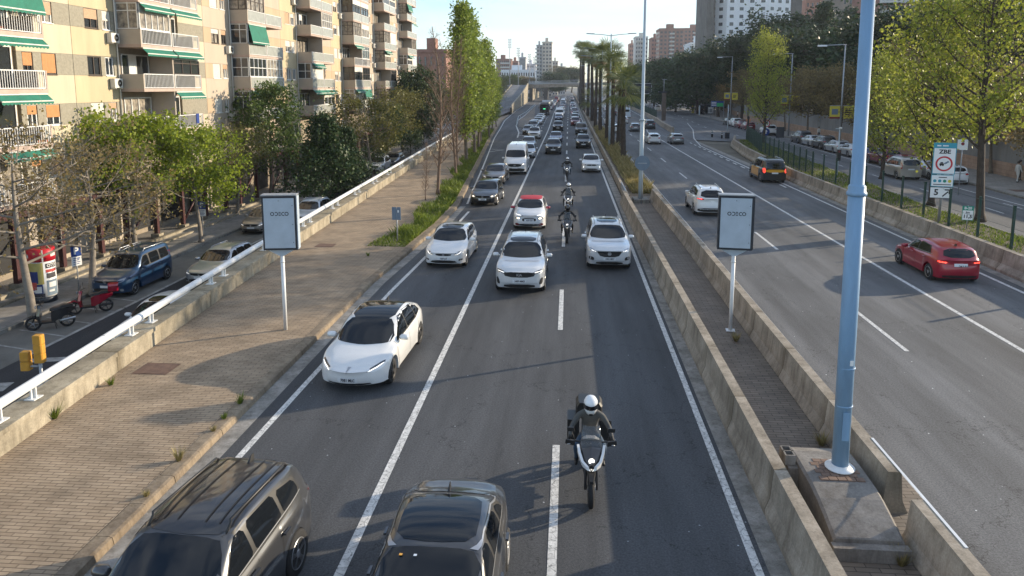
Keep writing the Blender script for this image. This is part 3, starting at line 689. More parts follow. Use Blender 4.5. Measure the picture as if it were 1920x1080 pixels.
pb('building', 'salmon and white block behind the second mast from the left', 958.5, 973, 116, 590, 14, 0, PNK, 9, 4)
pb('building', 'low white block between slatted block and pale tower', 986, 1005, 121, 600, 14, 0, WH, 8, 5)
pb('building', 'long low white hall under the skyline left of the overpass', 940, 1003, 133, 470, 14, 0, WH, 4, 14)
pb('apartment_tower', 'red brick tower with white balconies, tallest of the red group', 1237, 1282, 57, 520, 20, 0, BRK, 17, 6, side_cols=3, balc=(.42, .62, WHB), parapet=1.5)
pb('apartment_tower', 'red brick tower with white balconies right of the tallest red one', 1283, 1324, 56, 600, 20, 0, BRK, 18, 6, side_cols=3, balc=(.4, .85, WHB), parapet=1.5)
pb('apartment_tower', 'small dark red tower left of the tallest red one', 1222, 1236.5, 72, 560, 20, 0, BRK, 14, 3)
pb('apartment_tower', 'white block with green roof storey, leftmost of the right skyline group', 1192, 1215, 70, 600, 20, 0, WHB, 14, 5, balc=(.1, .9, WHB))
pb('building', 'low pinkish block at the left end of the right skyline group', 1181, 1191, 83, 640, 20, 0, PNK, 12, 3)
pb('building', 'low white building below the red brick towers', 1296, 1324, 83, 330, 20, 0, WH, 8, 5)
pb('building', 'red brick building to the right of the big white tower', 1511, 1546, 2, 330, 18, 0, BRK, 14, 4, winw=.3)
pb('building', 'brown grey building behind the conifers right of the white tower', 1580, 1622, -6, 250, 18, 0, mat('brown render', (.27, .22, .18), .9, var=.2, scale=.1), 12, 4, winw=.35)
pb('building', 'hillside flats with white slabs and red balcony fronts at the top right', 1652, 1760, -40, 170, 16, 0, BRK, 12, 7, balc=(0, 1, WHB), winw=.8, winh=.55)
pb('building', 'dark brick hall behind the bare trees at the end of the apartment row', 781, 836, 98, 190, 30, -2, BRK, 4, 5, winw=.3)
# curved white tower with concrete fin
tw = empty('apartment_tower', (0, 0, 0)); tag(tw, 'big curved white tower with rows of small windows at the top right', 'apartment tower')
YT = 285.
plan = []
for px, dy in ((1343, 3), (1362, 0), (1400, 1.5), (1440, 0.5), (1488, 5)): X, _ = at(px, 50, YT); plan.append((X, YT+dy))
_, ztop = at(1400, -120, YT)
b = MB(); pl = plan+[(plan[-1][0], YT+22), (plan[0][0], YT+22)]
b.loft([[(x, y, 0) for x, y in pl], [(x, y, ztop) for x, y in pl]]); b.build('wall', WH, tw, fix=True)
wmesh = MB(); wmesh.box(-.75, .75, -.08, .1, -.62, .62); wmm = wmesh.mesh('window', W_['far_win']); rest = MB(); n = 0
for (ax, ay), (cx_, cy_) in zip(plan, plan[1:]):
    d = Vector((cx_-ax, cy_-ay)); L_ = d.length; d.normalize(); nc = max(1, int(L_/2.9)); ang = math.atan2(d.y, d.x)
    for f in range(26):
        z = 3+2.86*f
        if z > ztop-2: break
        for c in range(nc):
            p = Vector((ax, ay))+d*(L_*(c+.5)/nc)
            zvis = 16 < z < 46
            if n < 100 and zvis:
                o = bpy.data.objects.new('window', wmm); o.location = (p.x, p.y, z); o.rotation_euler = (0, 0, ang); link(o, tw); n += 1
            else: rest.box(-.75, .75, -.08, .1, -.62, .62, 0, Matrix.Translation((p.x, p.y, z)) @ Matrix.Rotation(ang, 4, 'Z'))
rest.build('other_windows', W_['far_win'], tw)['kind'] = 'stuff'
xa, _ = at(1323, 50, YT-2); xb, _ = at(1337, 50, YT-2)
b = MB(); b.box(xa, xb, YT-4, YT+20, 0, ztop+3); b.build('concrete_fin', CON, tw)
b = MB()
for f in range(27): b.box(xb+.01, plan[0][0]-.01, YT+3.2, YT+14, 2.86*f, 2.86*f+1.0)
b.build('stair_landings', CON, tw)
xa, _ = at(1489, 50, YT); xb, _ = at(1511, 50, YT); b = MB(); b.box(xa, xb, YT+6, YT+20, 0, ztop+2)
b.build('end_wall', CON, tw)
# ---------------- overpass and ramp ----------------
ov = empty('overpass', (0, 385, 0)); tag(ov, 'grey road overpass with railing crossing the highway far ahead', 'overpass')
def opart(mb, nm, m): o = mb.build(nm, m, ov); o.location = (0, -385, 0); return o
b = MB(); xl = -21.6
def dz(x): return 7.0+(x-xl)*.035
for (z0, z1, y0, y1) in ((0, 1.55, 385, 399), (1.56, 1.8, 384.7, 399.3)):
    b.loft([[(x, y0, dz(x)+z0), (x, y0, dz(x)+z1), (x, y1, dz(x)+z1), (x, y1, dz(x)+z0)] for x in (xl, 10, 40, 75)])
opart(b, 'deck', M['barrier']).data
b = MB()
for i in range(40): x = xl+.2+i*2.4; b.box(x, x+.15, 384.75, 384.9, dz(x)+1.8, dz(x)+3.4)
for h in (2.1, 2.75, 3.3):
    b.loft([[(x, 384.76, dz(x)+h), (x, 384.76, dz(x)+h+.22), (x, 384.88, dz(x)+h+.22), (x, 384.88, dz(x)+h)] for x in (xl, 75)])
b.box(xl, 10, 384.80, 384.84, 9.0, 9.9)
opart(b, 'railing', M['galv'])
for x0, x1 in ((-21.3, -19.9), (-13.6, -11.4), (4.6, 6.4), (22, 24), (40, 42)):
    b = MB(); b.box(x0, x1, 386, 398, 0, dz(x0)+.0); opart(b, 'pier', CON)
st = tag(MB().box(-24, -3.5, 470, 474, 4.6, 7.4).box(-24, 12, 470, 474, 7.41, 8.6).build('bridge_beam', CON), 'second dark bridge deck further along the highway, seen under the overpass', 'bridge')
b = MB()
rw = [(-15.9-.35, 204, 1.1), (-17.4-.35, 230, 1.6), (-19.2, 300, 4.6), (-21.6, 384.8, 8.8)]
b.loft([[(x, y, -.1), (x, y, z+.9), (x-.4, y, z+.9), (x-.4, y, -.1)] for x, y, z in rw])
tag(b.build('ramp_wall', M['wall_concrete'], fix=True), 'sunlit retaining wall rising beside the ramp up to the overpass', 'wall')
sheet('ramp_road', [(-30, 150, -.4), (-30, 204, .9), (-31, 230, 1.5), (-33, 300, 4.5), (-36, 385, 8.6), (-36, 460, 8.8)], [(-19.3, 150, -.4), (-16.5, 204, .95), (-17.9, 230, 1.55), (-19.6, 300, 4.55), (-21.8, 385, 8.7), (-21.8, 460, 8.8)], .02, M['asphalt_right'])
b = MB()
b.loft([[(x, y, z), (x, y, z+.5), (x-.35, y, z+.5), (x-.35, y, z)] for x, y, z in ((-22.8, 190, .3), (-24.2, 230, 1.4), (-27.2, 300, 4.3), (-30.5, 385, 8.5))])
tag(b.build('ramp_parapet', M['wall_concrete'], fix=True), 'low parapet along the far side of the rising ramp road', 'parapet')
b = MB(); b.loft([[(x, y, -.1), (x, y, z), (x-.3, y, z), (x-.3, y, -.1)] for x, y, z in ((-21.5, 399, 7), (-21.5, 470, 6.5), (-21.5, 560, 5))]); tag(b.build('cutting_wall', M['wall_concrete'], fix=True), 'sunlit cutting wall visible under the left span of the overpass', 'wall')
sheet('gore_island', [(-10.0, 142), (-11.8, 170), (-11.9, 198), (-13.8, 290)], [(-8.4, 138), (-8.3, 170), (-9.4, 198), (-13.4, 290)], .06, M['median_paving'])
# ---------------- vehicles ----------------
def cat1(tab, u):
    """Catmull-Rom through (u,v) points"""
    n = len(tab)
    if u <= tab[0][0]: return tab[0][1]
    if u >= tab[-1][0]: return tab[-1][1]
    for i in range(n-1):
        if u <= tab[i+1][0]:
            x0, y0 = tab[i]; x1, y1 = tab[i+1]; h = x1-x0; t = (u-x0)/h
            m0 = (y1-tab[i-1][1])/(x1-tab[i-1][0])*h if i > 0 else (y1-y0)
            m1 = (tab[i+2][1]-y0)/(tab[i+2][0]-x0)*h if i < n-2 else (y1-y0)
            s = (y1-y0); m0 = max(-3*abs(s), min(3*abs(s), m0)); m1 = max(-3*abs(s), min(3*abs(s), m1))
            return (2*t**3-3*t*t+1)*y0+(t**3-2*t*t+t)*m0+(-2*t**3+3*t*t)*y1+(t**3-t*t)*m1
PAINT = {}
def paint(name, col, metal=.0, rough=.28, coat=1.0):
    m = mat('paint '+name, col, rough, metal=metal, coat=coat, var=.05, scale=1.5); PAINT[name] = m; return m
paint('white', (.70, .70, .69)); paint('pearl white', (.62, .63, .635), .15); paint('silver', (.50, .51, .52), .6, .32); paint('grey', (.20, .205, .21), .5, .3)
paint('dark grey', (.055, .057, .062), .4, .3); paint('black', (.012, .012, .014)); paint('blue', (.010, .045, .11), .3); paint('dark blue', (.018, .028, .085), .3)
paint('red', (.30, .003, .022), .15); paint('dark red', (.16, .012, .018), .1); paint('beige grey', (.30, .28, .25), .5, .35); paint('champagne', (.42, .39, .34), .5); paint('taxi black', (.012, .012, .013)); paint('yellow', (.75, .36, .02)); paint('light blue white', (.62, .68, .74)); paint('brown grey', (.12, .10, .085), .4)
CM = {'glass': mat('car glass', (.008, .010, .013), .05, spec=.5), 'seam': mat('door seam', (.02, .02, .02), .6), 'trim': mat('black trim', (.014, .014, .015), .45),
      'tyre': mat('tyre rubber', (.016, .016, .017), .85, var=.2), 'rim': mat('alloy rim', (.42, .43, .45), .3, metal=.7), 'darkrim': mat('dark alloy rim', (.07, .07, .075), .35, metal=.5),
      'lamp': mat('headlight lens', (.35, .38, .42), .12, metal=.4, coat=1), 'lampdark': mat('smoked headlight lens', (.05, .055, .065), .08, coat=1), 'drl': emis('daytime running light', (1, .96, .88), .65), 'beam': emis('headlight bulb', (1, .84, .60), 1.8),
      'tail': mat('red tail light', (.45, .01, .015), .2, coat=1), 'brake': emis('lit tail light', (1, .05, .03), 2.2), 'plate': mat('number plate white', (.70, .71, .72), .5), 'plateblue': mat('plate blue band', (.02, .06, .35), .5), 'platetext': mat('plate lettering', (.03, .03, .04), .5),
      'amber': emis('amber indicator', (1, .35, .03), 1.5)}
def body_mesh(sp):
    L, W, wb = sp['L'], sp['W']/2, sp['wb']; uf = sp['uf']; ur = uf+wb; RA = sp.get('RA', .37); rc = sp.get('rc', .335); sill = sp.get('sill', .22)
    st = set()
    for c in (uf, ur):
        for q in (-1.012, -.998, -.9, -.7, -.4, 0, .4, .7, .9, .998, 1.012): st.add(round(c+q*RA, 4))
    for u, _ in sp['top']: st.add(u)
    u = sp['plan'][0][0]; ue = sp['plan'][-1][0]
    st |= {u, ue, u+.05, u+.12, u+.22, ue-.05, ue-.12, ue-.22}
    q = u
    while q < ue: st.add(round(q, 4)); q += .17
    st = sorted(s for s in st if u <= s <= ue)
    out_ = [st[0]]
    for s in st[1:]:
        if s-out_[-1] > .012 or any(abs(s-c) < RA*1.02 for c in (uf, ur)) and s-out_[-1] > .003: out_.append(s)
    st = out_
    def arch(u):
        z = sill+(.05*max(0, (.5-u)) if u < .5 else 0)
        for c in (uf, ur):
            if abs(u-c) < RA: z = max(z, rc+math.sqrt(max(0, RA*RA-(u-c)**2)))
        return z
    def ring(u):
        w = cat1(sp['plan'], u); zt = cat1(sp['top'], u); zb = min(cat1(sp['belt'], u), zt-.01); a = arch(u); a = min(a, zb-.08)
        low = sill
        lv = []
        for s, fx in ((0, .975), (.22, .995), (.45, 1.0), (.7, .99), (.9, .97), (1, .945)):
            x = w*fx; z = a+(zb-a)*s; lv.append((x, z))
        for c in (uf, ur):     # wheel arch flare
            if abs(u-c) < RA*1.15: lv[0] = (w*1.0, lv[0][1]); lv[1] = (w*1.003, lv[1][1])
        h = max(0, zt-zb)
        k = sp.get('tumble', .34)
        x6 = w*.925
        hc = max(0, h-.05); cab = min(1, max(0, (h-.12)/.25))
        x7 = (w*.80)*(1-cab)+(x6-k*hc)*cab; d7 = min(.075, .45*h)
        z7 = zt-d7
        z6 = zb+min(.02, h*.1)
        P = lv+[(x6, z6), (x7*.5+x6*.5+.012*cab, (z6+z7)/2), (x7, z7), (x7-.05 if cab > .5 else x7*.93, zt-d7*.45), (x7*.72, zt-d7*.17), (x7*.36, zt-d7*.04), (0, zt)]
        return w, [(0, low), (w-.26, low), (w-.26, a)]+P
    def yfun(u, x, w):
        t = u-L/2
        c = sp.get('bow', .10)*(x/max(w, .1))**2
        f = max(0, min(1, 1-u/(L*.45))); r = max(0, min(1, 1-(L-u)/(L*.45)))
        return t+c*f**.5*(1 if f > 0 else 0)-c*r**.5
    bm = bmesh.new(); grid = []
    for u in st:
        w, P = ring(u); row = [bm.verts.new((x, yfun(u, x if i > 2 else W, w if i > 2 else W), z)) for i, (x, z) in enumerate(P)]
        rowm = [row[i] if P[i][0] == 0 else bm.verts.new((-P[i][0], row[i].co.y, P[i][1])) for i in range(len(P))]
        grid.append((row, rowm, P, w))
    n = len(grid[0][0])
    for (a, am, _, _), (b, bmm, _, _) in zip(grid, grid[1:]):
        for i in range(n-1):
            for (p, q, r_, s_) in ((a[i], b[i], b[i+1], a[i+1]), (am[i+1], bmm[i+1], bmm[i], am[i])):
                vs_ = []
                for v in (p, q, r_, s_):
                    if v not in vs_: vs_.append(v)
                if len(vs_) > 2:
                    try: bm.faces.new(vs_)
                    except ValueError: pass
    # end caps with plan curvature and bumper profile
    for end in (0, -1):
        row, rowm, P, w = grid[end]; sg = -1 if end == 0 else 1
        prof = sp['fprof'] if end == 0 else sp['rprof']; nb = sp['nose'] if end == 0 else sp.get('tailb', .16)
        top = row[8:]+[v for v in rowm[8:-1]][::-1]          # belt corner .. centre .. belt corner
        cols = [v.co.x for v in top]; y0 = row[8].co.y
        rows = []
        ex = sp.get('nexp', 2.4)
        for li in range(3, 8):
            z = P[li][1]; r_ = [row[li]]
            for cx in cols[1:-1]:
                f = 1-(abs(cx)/(w*.945))**ex
                xx = cx*(P[li][0]/P[8][0])
                r_.append(bm.verts.new((xx, row[li].co.y+sg*(nb*f+cat1(prof, z)*min(1, f*2.2)), z)))
            r_.append(rowm[li]); rows.append(r_)
        # extra rows between belt row and hood edge: belt row itself
        z = P[8][1]; rows.append(top)
        for i, v in enumerate(top[1:-1]):
            f = 1-(abs(v.co.x)/(w*.945))**ex; v.co.y += sg*(nb*f+cat1(prof, v.co.z)*min(1, f*2.2))*.92
        for ra, rb in zip(rows, rows[1:]):
            for i in range(len(ra)-1):
                q = (ra[i], ra[i+1], rb[i+1], rb[i]) if end == 0 else (ra[i+1], ra[i], rb[i], rb[i+1])
                try: bm.faces.new(q)
                except ValueError: pass
    bmesh.ops.recalc_face_normals(bm, faces=bm.faces)
    bmesh.ops.subdivide_edges(bm, edges=[], cuts=0)
    me = bpy.data.meshes.new('body'); bm.to_mesh(me)
    # smooth shaded with crisp feature edges
    for p in me.polygons: p.use_smooth = True
    try: me.set_sharp_from_angle(angle=R(38))
    except Exception: pass
    bm.normal_update(); bvh = BVHTree.FromBMesh(bm); bm.free(); return me, bvh
def smooth_outline(pts, it=2):
    for _ in range(it):
        q = []
        for a, b in zip(pts, pts[1:]+pts[:1]): q += [(a[0]*.78+b[0]*.22, a[1]*.78+b[1]*.22), (a[0]*.22+b[0]*.78, a[1]*.22+b[1]*.78)]
        pts = q
    return pts
def soft(pts, r=.06):
    o = []
    for i, p in enumerate(pts):
        a, c = Vector(pts[i-1]), Vector(pts[(i+1) % len(pts)]); p = Vector(p); o += [tuple(p+(a-p).normalized()*min(r, (a-p).length*.3)), tuple(p+(c-p).normalized()*min(r, (c-p).length*.3))]
    return o
def patch(bvh, pts, d, m, name, parent, off=.006, res=.09, rnd=1, mirror=False):
    """a trim piece laid on the body: outline given in the view plane of direction d, with a 3 cm deep edge"""
    if rnd: pts = smooth_outline(pts, rnd)
    bm = bmesh.new()
    def lift(a, b): return {'f': (a, 0, b), 'r': (a, 0, b), 's': (0, a, b), 't': (a, b, 0)}[d]
    bm.faces.new([bm.verts.new(lift(*p)) for p in pts])
    xs = [p[0] for p in pts]; ys = [p[1] for p in pts]
    for ax, lo, hi in ((0, min(xs), max(xs)), (1, min(ys), max(ys))):
        q = lo+res*.7
        nrm = lift(1, 0) if ax == 0 else lift(0, 1)
        while q < hi:
            bmesh.ops.bisect_plane(bm, geom=bm.verts[:]+bm.edges[:]+bm.faces[:], plane_co=lift(q, 0) if ax == 0 else lift(0, q), plane_no=nrm); q += res
    bmesh.ops.triangulate(bm, faces=[f for f in bm.faces if len(f.verts) > 4])
    D = {'f': Vector((0, 1, 0)), 'r': Vector((0, -1, 0)), 's': Vector((-1, 0, 0)), 't': Vector((0, 0, -1))}[d]
    for v in bm.verts:
        o = v.co-D*8; loc, nor, _, _ = bvh.ray_cast(o, D)
        if loc is None: loc, nor, _, _ = bvh.find_nearest(v.co-D*1.2)
        if nor.dot(D) > 0: nor = -nor
        v.co = loc+nor*off
    bm.normal_update()
    fl = bm.faces[:]
    if fl and sum((f.normal for f in fl), Vector()).dot(D) > 0: bmesh.ops.reverse_faces(bm, faces=fl)
    for f in bm.faces: f.smooth = True
    me = bpy.data.meshes.new(name); bm.to_mesh(me); me.materials.append(m); bm.free()
    o = link(bpy.data.objects.new(name, me), parent)
    if mirror:
        m2 = me.copy(); m2.transform(Matrix.Diagonal((-1, 1, 1, 1))); m2.flip_normals(); link(bpy.data.objects.new(name, m2), parent)
    return o
def wheel_meshes(r, wd, dark=False, spokes=10):
    t = MB(); t.lathe([(r*.62, -wd/2+.01), (r*.9, -wd/2), (r, -wd/2+.035), (r, wd/2-.035), (r*.9, wd/2), (r*.64, wd/2-.012)], n=28, axis='X')
    rm = MB(); rm.lathe([(r*.60, wd/2-.09), (r*.60, wd/2-.085)], n=24, axis='X', m=1)
    sec = []
    n = 28
    for k in range(n+1): a = 2*math.pi*k/n; c, s = math.cos(a), math.sin(a); sec.append([(wd/2-.02, r*.66*c, r*.66*s), (wd/2+.002, r*.645*c, r*.645*s), (wd/2-.02, r*.60*c, r*.60*s)])
    rm.loft(sec, caps=False, closed=False, smooth=True)
    for k in range(spokes//2 if spokes > 5 else 5):
        Mx = Matrix.Rotation(2*math.pi*k/(spokes//2 if spokes > 5 else 5), 4, 'X')
        for da in (-.12, .12): rm.box(wd/2-.05, wd/2-.012, -.022, .022, .03, r*.62, 0, Mx @ Matrix.Rotation(da, 4, 'X'))
    rm.lathe([(.07, wd/2-.05), (.065, wd/2-.006)], n=14, axis='X')
    return t.mesh('tyre', CM['tyre']), rm.mesh('rim', [CM['darkrim'] if dark else CM['rim'], CM['trim']], fix=False)
def make_car(sp, plate=None):
    root = empty(sp['name']); L, W, H = sp['L'], sp['W'], sp['H']; hw = W/2
    me, bvh = body_mesh(sp); me.materials.append(PAINT['white'])
    body = link(bpy.data.objects.new('body', me), root); body['paintme'] = 1
    U = lambda u: u-L/2
    P = lambda pts, d, m, nm, **k: patch(bvh, pts, d, CM[m] if isinstance(m, str) else m, nm, root, **k)
    # glass
    c = sp['cowl']; wt = sp['wst']; ww = hw*.87; tw_ = hw*.925-sp.get('tumble', .34)*(wt[1]-cat1(sp['belt'], wt[0]))-.08
    zc = cat1(sp['top'], c)+.02
    P([(-ww, zc+.03), (-ww*.5, zc-.0), (0, zc-.015), (ww*.5, zc-.0), (ww, zc+.03), (tw_, wt[1]-.02), (tw_*.5, wt[1]+.012), (-tw_*.5, wt[1]+.012), (-tw_, wt[1]-.02)], 'f', 'glass', 'windscreen', res=.08)
    rg = sp['rg']  # rear glass: z0, z1, half widths
    P([(-rg[2], rg[0]), (rg[2], rg[0]), (rg[3], rg[1]), (-rg[3], rg[1])], 'r', 'glass', 'rear_window', res=.08)
    allp = [p for q in sp['side'] for p in q]; zb_ = [min(q, key=lambda p: p[1]) for q in sp['side']]
    lo = [(U(q[0][0])-.03, q[0][1]-.03) for q in sp['side']]+[(U(sp['side'][-1][1][0])+.05, sp['side'][-1][1][1]-.01)]
    hi = [(U(q[3][0])-.01, q[3][1]+.035) for q in sp['side']]+[(U(sp['side'][-1][2][0])+.04, sp['side'][-1][2][1]+.03)]
    if sp['name'] != 'panel_van': P(lo+hi[::-1], 's', 'trim', 'window_surround', res=.12, rnd=0, mirror=True, off=.004)
    for q in sp['side']: P([(U(a), z) for a, z in soft([(a, z) for a, z in q])], 's', 'glass', 'side_window', res=.10, rnd=0, mirror=True, off=.008)
    if sp.get('chromeline'):
        for q in sp['side_line']: P([(U(a), z) for a, z in q], 's', 'rim', 'window_trim', res=.12, rnd=0, mirror=True, off=.009)
    # doors seams and handles
    for u0 in sp['doors']:
        P([(U(u0), sp['seam'][0]), (U(u0)+.014, sp['seam'][0]), (U(u0)+.014, sp['seam'][1]), (U(u0), sp['seam'][1])], 's', 'seam', 'door_gap', rnd=0, res=.1, mirror=True, off=.003)
    for u0 in sp['handles']:
        hb = MB(); hb.box(hw*.985-.01, hw*.985+.035, U(u0)-.09, U(u0)+.09, sp['hz'], sp['hz']+.03); me_ = hb.mesh('door_handle', PAINT['white'])
        for s in (1, -1):
            o = link(bpy.data.objects.new('door_handle', me_), root); o.scale.x = s; o['paintme'] = 1
    # lower trim
    if sp.get('clad'):
        for a, b_ in ((sp['uf']+.42, sp['uf']+sp['wb']-.42),): P([(U(a), sp.get('sill', .22)+.01), (U(b_), sp.get('sill', .22)+.01), (U(b_), .40), (U(a), .40)], 's', 'trim', 'sill_trim', rnd=0, res=.15, mirror=True)
    for nm, pts, m in sp['front']:
        two = nm.startswith('*'); nm = nm.strip('*')
        P(pts, 'f', m, nm, res=.07, mirror=two, off=.010 if m in ('drl', 'beam', 'chrome_', 'plate', 'rim') else .006, rnd=0 if nm == 'number_plate' else 1)
    for nm, pts, m in sp['rear']:
        two = nm.startswith('*'); nm = nm.strip('*')
        P(pts, 'r', m, nm, res=.07, mirror=two, off=.010 if m in ('plate',) else .006, rnd=0 if nm == 'number_plate' else 1)
    for nm, pts, m in sp.get('topx', []): P([(x, U(u)) for x, u in pts], 't', m, nm, res=.12)
    # mirrors
    mu, mz = sp['mirror']
    s_ = MB(); w0 = hw*.93
    s_.loft([[(w0+.02+dx, U(mu)+y*k, mz+z*k) for y, z in ((-.06, -.05), (-.09, 0), (-.07, .06), (.0, .09), (.06, .07), (.06, -.05))] for dx, k in ((.0, .5), (.06, 1.0), (.20, 1.0), (.25, .7))], smooth=True)
    mm_ = s_.mesh('wing_mirror', PAINT['white'], fix=True)
    for s in (1, -1):
        o = link(bpy.data.objects.new('wing_mirror', mm_), root); o.scale.x = s; o['paintme'] = 2
    if sp.get('rails'):
        zr = sp['rails']
        r0, r1 = sp['railu']
        for s in (1, -1):
            rb = MB(); xr = s*(hw*.925-sp.get('tumble', .34)*(zr-cat1(sp['belt'], L/2))-.10)
            rb.tube([(xr, U(r0), cat1(sp['top'], r0)-.06), (xr, U(r0)+.15, cat1(sp['top'], r0+.15)+.03), (xr, 0, H+.035), (xr, U(r1)-.15, cat1(sp['top'], r1-.15)+.02), (xr, U(r1), cat1(sp['top'], r1)-.07)], .02, 6); rb.build('roof_rail', CM[sp.get('railm', 'rim')], root)
    ab = MB(); ab.loft([[(-.02, U(sp['ant'])-.0, H-.04), (.02, U(sp['ant']), H-.04), (.02, U(sp['ant'])+.16, H-.05), (-.02, U(sp['ant'])+.16, H-.05)], [(-.004, U(sp['ant'])+.10, H+.05), (.004, U(sp['ant'])+.10, H+.05), (.006, U(sp['ant'])+.17, H+.05), (-.006, U(sp['ant'])+.17, H+.05)]]); o = ab.build('antenna', CM['trim'], root)
    # wheels
    rw_ = sp.get('wr', .33); tm, rmm = wheel_meshes(rw_, .21, sp.get('darkrim', False))
    for u in (sp['uf'], sp['uf']+sp['wb']):
        for s in (1, -1):
            wh = link(bpy.data.objects.new('wheel', tm), root); wh.location = (s*(hw-.125), U(u), rw_); wh.rotation_euler = (0, 0, 0 if s > 0 else math.pi)
            rr = link(bpy.data.objects.new('rim', rmm), wh)
    sb_ = MB(); sb_.box(-hw+.3, hw-.3, U(.35), U(L-.35), .20, .32); sb_.build('underbody', CM['trim'], root)
    if plate:
        zp, yp = sp['platez'], None
        loc, nor, _, _ = bvh.ray_cast(Vector((0, -8, zp)), Vector((0, 1, 0)))
        fr = frame((.02, loc.y-.016, zp), (1, 0, 0), (0, .0, 1)); text_mesh(plate, .105, fr, 'plate_text', CM['platetext'], root, .0, .0025, sx=.82)
    return root
def recolor(root, col, mirror_col=None, over=None):
    for o in root.children:
        if o.get('paintme'):
            c = col
            if o['paintme'] == 2 and mirror_col: c = mirror_col
            o.material_slots[0].link = 'OBJECT'; o.material_slots[0].material = PAINT[c] if isinstance(c, str) else c
def clean(root):
    for o in root.children_recursive:
        if 'paintme' in o: del o['paintme']
def rect(x, z, w, h): return [(x-w/2, z-h/2), (x+w/2, z-h/2), (x+w/2, z+h/2), (x-w/2, z+h/2)]
PLW = .50
def S_hatch(**k):
    d = dict(name='hatchback_car', L=4.25, W=1.80, H=1.46, wb=2.62, uf=.83, top=[(.10, .72), (.25, .79), (.7, .90), (1.15, .965), (1.45, 1.13), (1.95, 1.39), (2.3, 1.45), (2.8, 1.46), (3.4, 1.41), (3.78, 1.33), (4.0, 1.10), (4.10, .95)],
        belt=[(.10, .66), (.5, .78), (1.2, .89), (2.5, .93), (3.6, .98), (4.05, .93)], plan=[(.10, .72), (.22, .80), (.45, .87), (.9, .895), (2.2, .90), (3.3, .895), (3.8, .86), (4.0, .81), (4.10, .76)],
        cowl=1.16, wst=(1.93, 1.385), rg=(1.02, 1.33, .60, .50), side=[[(1.52, .99), (2.25, 1.0), (2.22, 1.36), (1.98, 1.34)], [(2.34, 1.0), (3.05, 1.03), (3.0, 1.35), (2.31, 1.365)], [(3.12, 1.04), (3.45, 1.10), (3.38, 1.28), (3.07, 1.34)]],
        doors=[1.28, 2.29, 3.16], seam=(.30, .93), handles=[2.1, 3.02], hz=.85, nose=.14, fprof=[(.2, -.05), (.32, .03), (.5, .05), (.62, .02), (.75, -.03)], rprof=[(.2, -.04), (.45, .06), (.6, .03), (.95, -.05)], tailb=.12,
        front=[('*headlight', [(.46, .60), (.74, .66), (.80, .76), (.52, .71)], 'lamp'), ('*running_light', [(.50, .62), (.70, .665), (.71, .68), (.50, .64)], 'drl'), ('grille', [(-.42, .56), (.42, .56), (.46, .68), (-.46, .68)], 'trim'), ('lower_grille', [(-.56, .26), (.56, .26), (.50, .40), (-.50, .40)], 'trim'), ('*fog_light', [(.60, .28), (.78, .32), (.78, .42), (.62, .38)], 'trim'),
               ('badge', smooth_outline(rect(0, .62, .10, .10), 1), 'rim'), ('number_plate', rect(0, .47, PLW, .115), 'plate')],
        rear=[('*tail_light', [(.48, .78), (.76, .80), (.78, .93), (.48, .92)], 'tail'), ('number_plate', rect(0, .74, PLW, .115), 'plate'), ('rear_bumper_trim', [(-.6, .26), (.6, .26), (.6, .38), (-.6, .38)], 'trim')],
        mirror=(1.62, .98), ant=3.5, platez=.47)
    d.update(k); return d
def S_suv(**k):
    d = dict(name='suv', L=4.6, W=1.88, H=1.69, wb=2.70, uf=.92, RA=.41, rc=.37, wr=.365, sill=.27, top=[(.10, .90), (.25, 1.0), (.8, 1.07), (1.3, 1.12), (1.6, 1.30), (2.1, 1.58), (2.5, 1.67), (3.0, 1.69), (3.8, 1.65), (4.2, 1.57), (4.4, 1.30), (4.47, 1.08)],
        belt=[(.10, .84), (.5, .97), (1.3, 1.04), (2.6, 1.07), (3.9, 1.12), (4.4, 1.06)], plan=[(.10, .78), (.22, .85), (.45, .91), (.9, .935), (2.3, .94), (3.6, .935), (4.1, .90), (4.35, .86), (4.47, .82)],
        cowl=1.31, wst=(2.1, 1.575), rg=(1.14, 1.55, .66, .56), side=[[(1.72, 1.13), (2.45, 1.14), (2.42, 1.57), (2.18, 1.55)], [(2.54, 1.14), (3.3, 1.17), (3.25, 1.57), (2.51, 1.58)], [(3.38, 1.18), (3.95, 1.24), (3.88, 1.46), (3.35, 1.55)]],
        doors=[1.45, 2.49, 3.42], seam=(.36, 1.06), handles=[2.3, 3.25], hz=.98, nose=.13, fprof=[(.25, -.05), (.4, .04), (.6, .05), (.8, .03), (.95, -.02)], rprof=[(.25, -.04), (.5, .07), (.7, .03), (1.1, -.04)], tailb=.12,
        front=[('*headlight', [(.50, .80), (.80, .84), (.84, .94), (.54, .90)], 'lamp'), ('*running_light', [(.52, .82), (.76, .85), (.77, .87), (.53, .845)], 'drl'), ('grille', [(-.44, .66), (.44, .66), (.50, .88), (-.50, .88)], 'trim'), ('lower_grille', [(-.60, .30), (.60, .30), (.52, .44), (-.52, .44)], 'trim'), ('*fog_light', [(.62, .40), (.80, .42), (.78, .52), (.64, .50)], 'trim'),
               ('badge', smooth_outline(rect(0, .77, .13, .12), 1), 'rim'), ('number_plate', rect(0, .56, PLW, .115), 'plate')],
        rear=[('*tail_light', [(.52, .95), (.80, .97), (.82, 1.08), (.50, 1.07)], 'tail'), ('number_plate', rect(0, .88, PLW, .115), 'plate'), ('rear_bumper_trim', [(-.7, .30), (.7, .30), (.7, .46), (-.7, .46)], 'trim')],
        mirror=(1.85, 1.12), ant=3.9, platez=.56, clad=True, rails=1.66, railu=(2.2, 4.1))
    d.update(k); return d
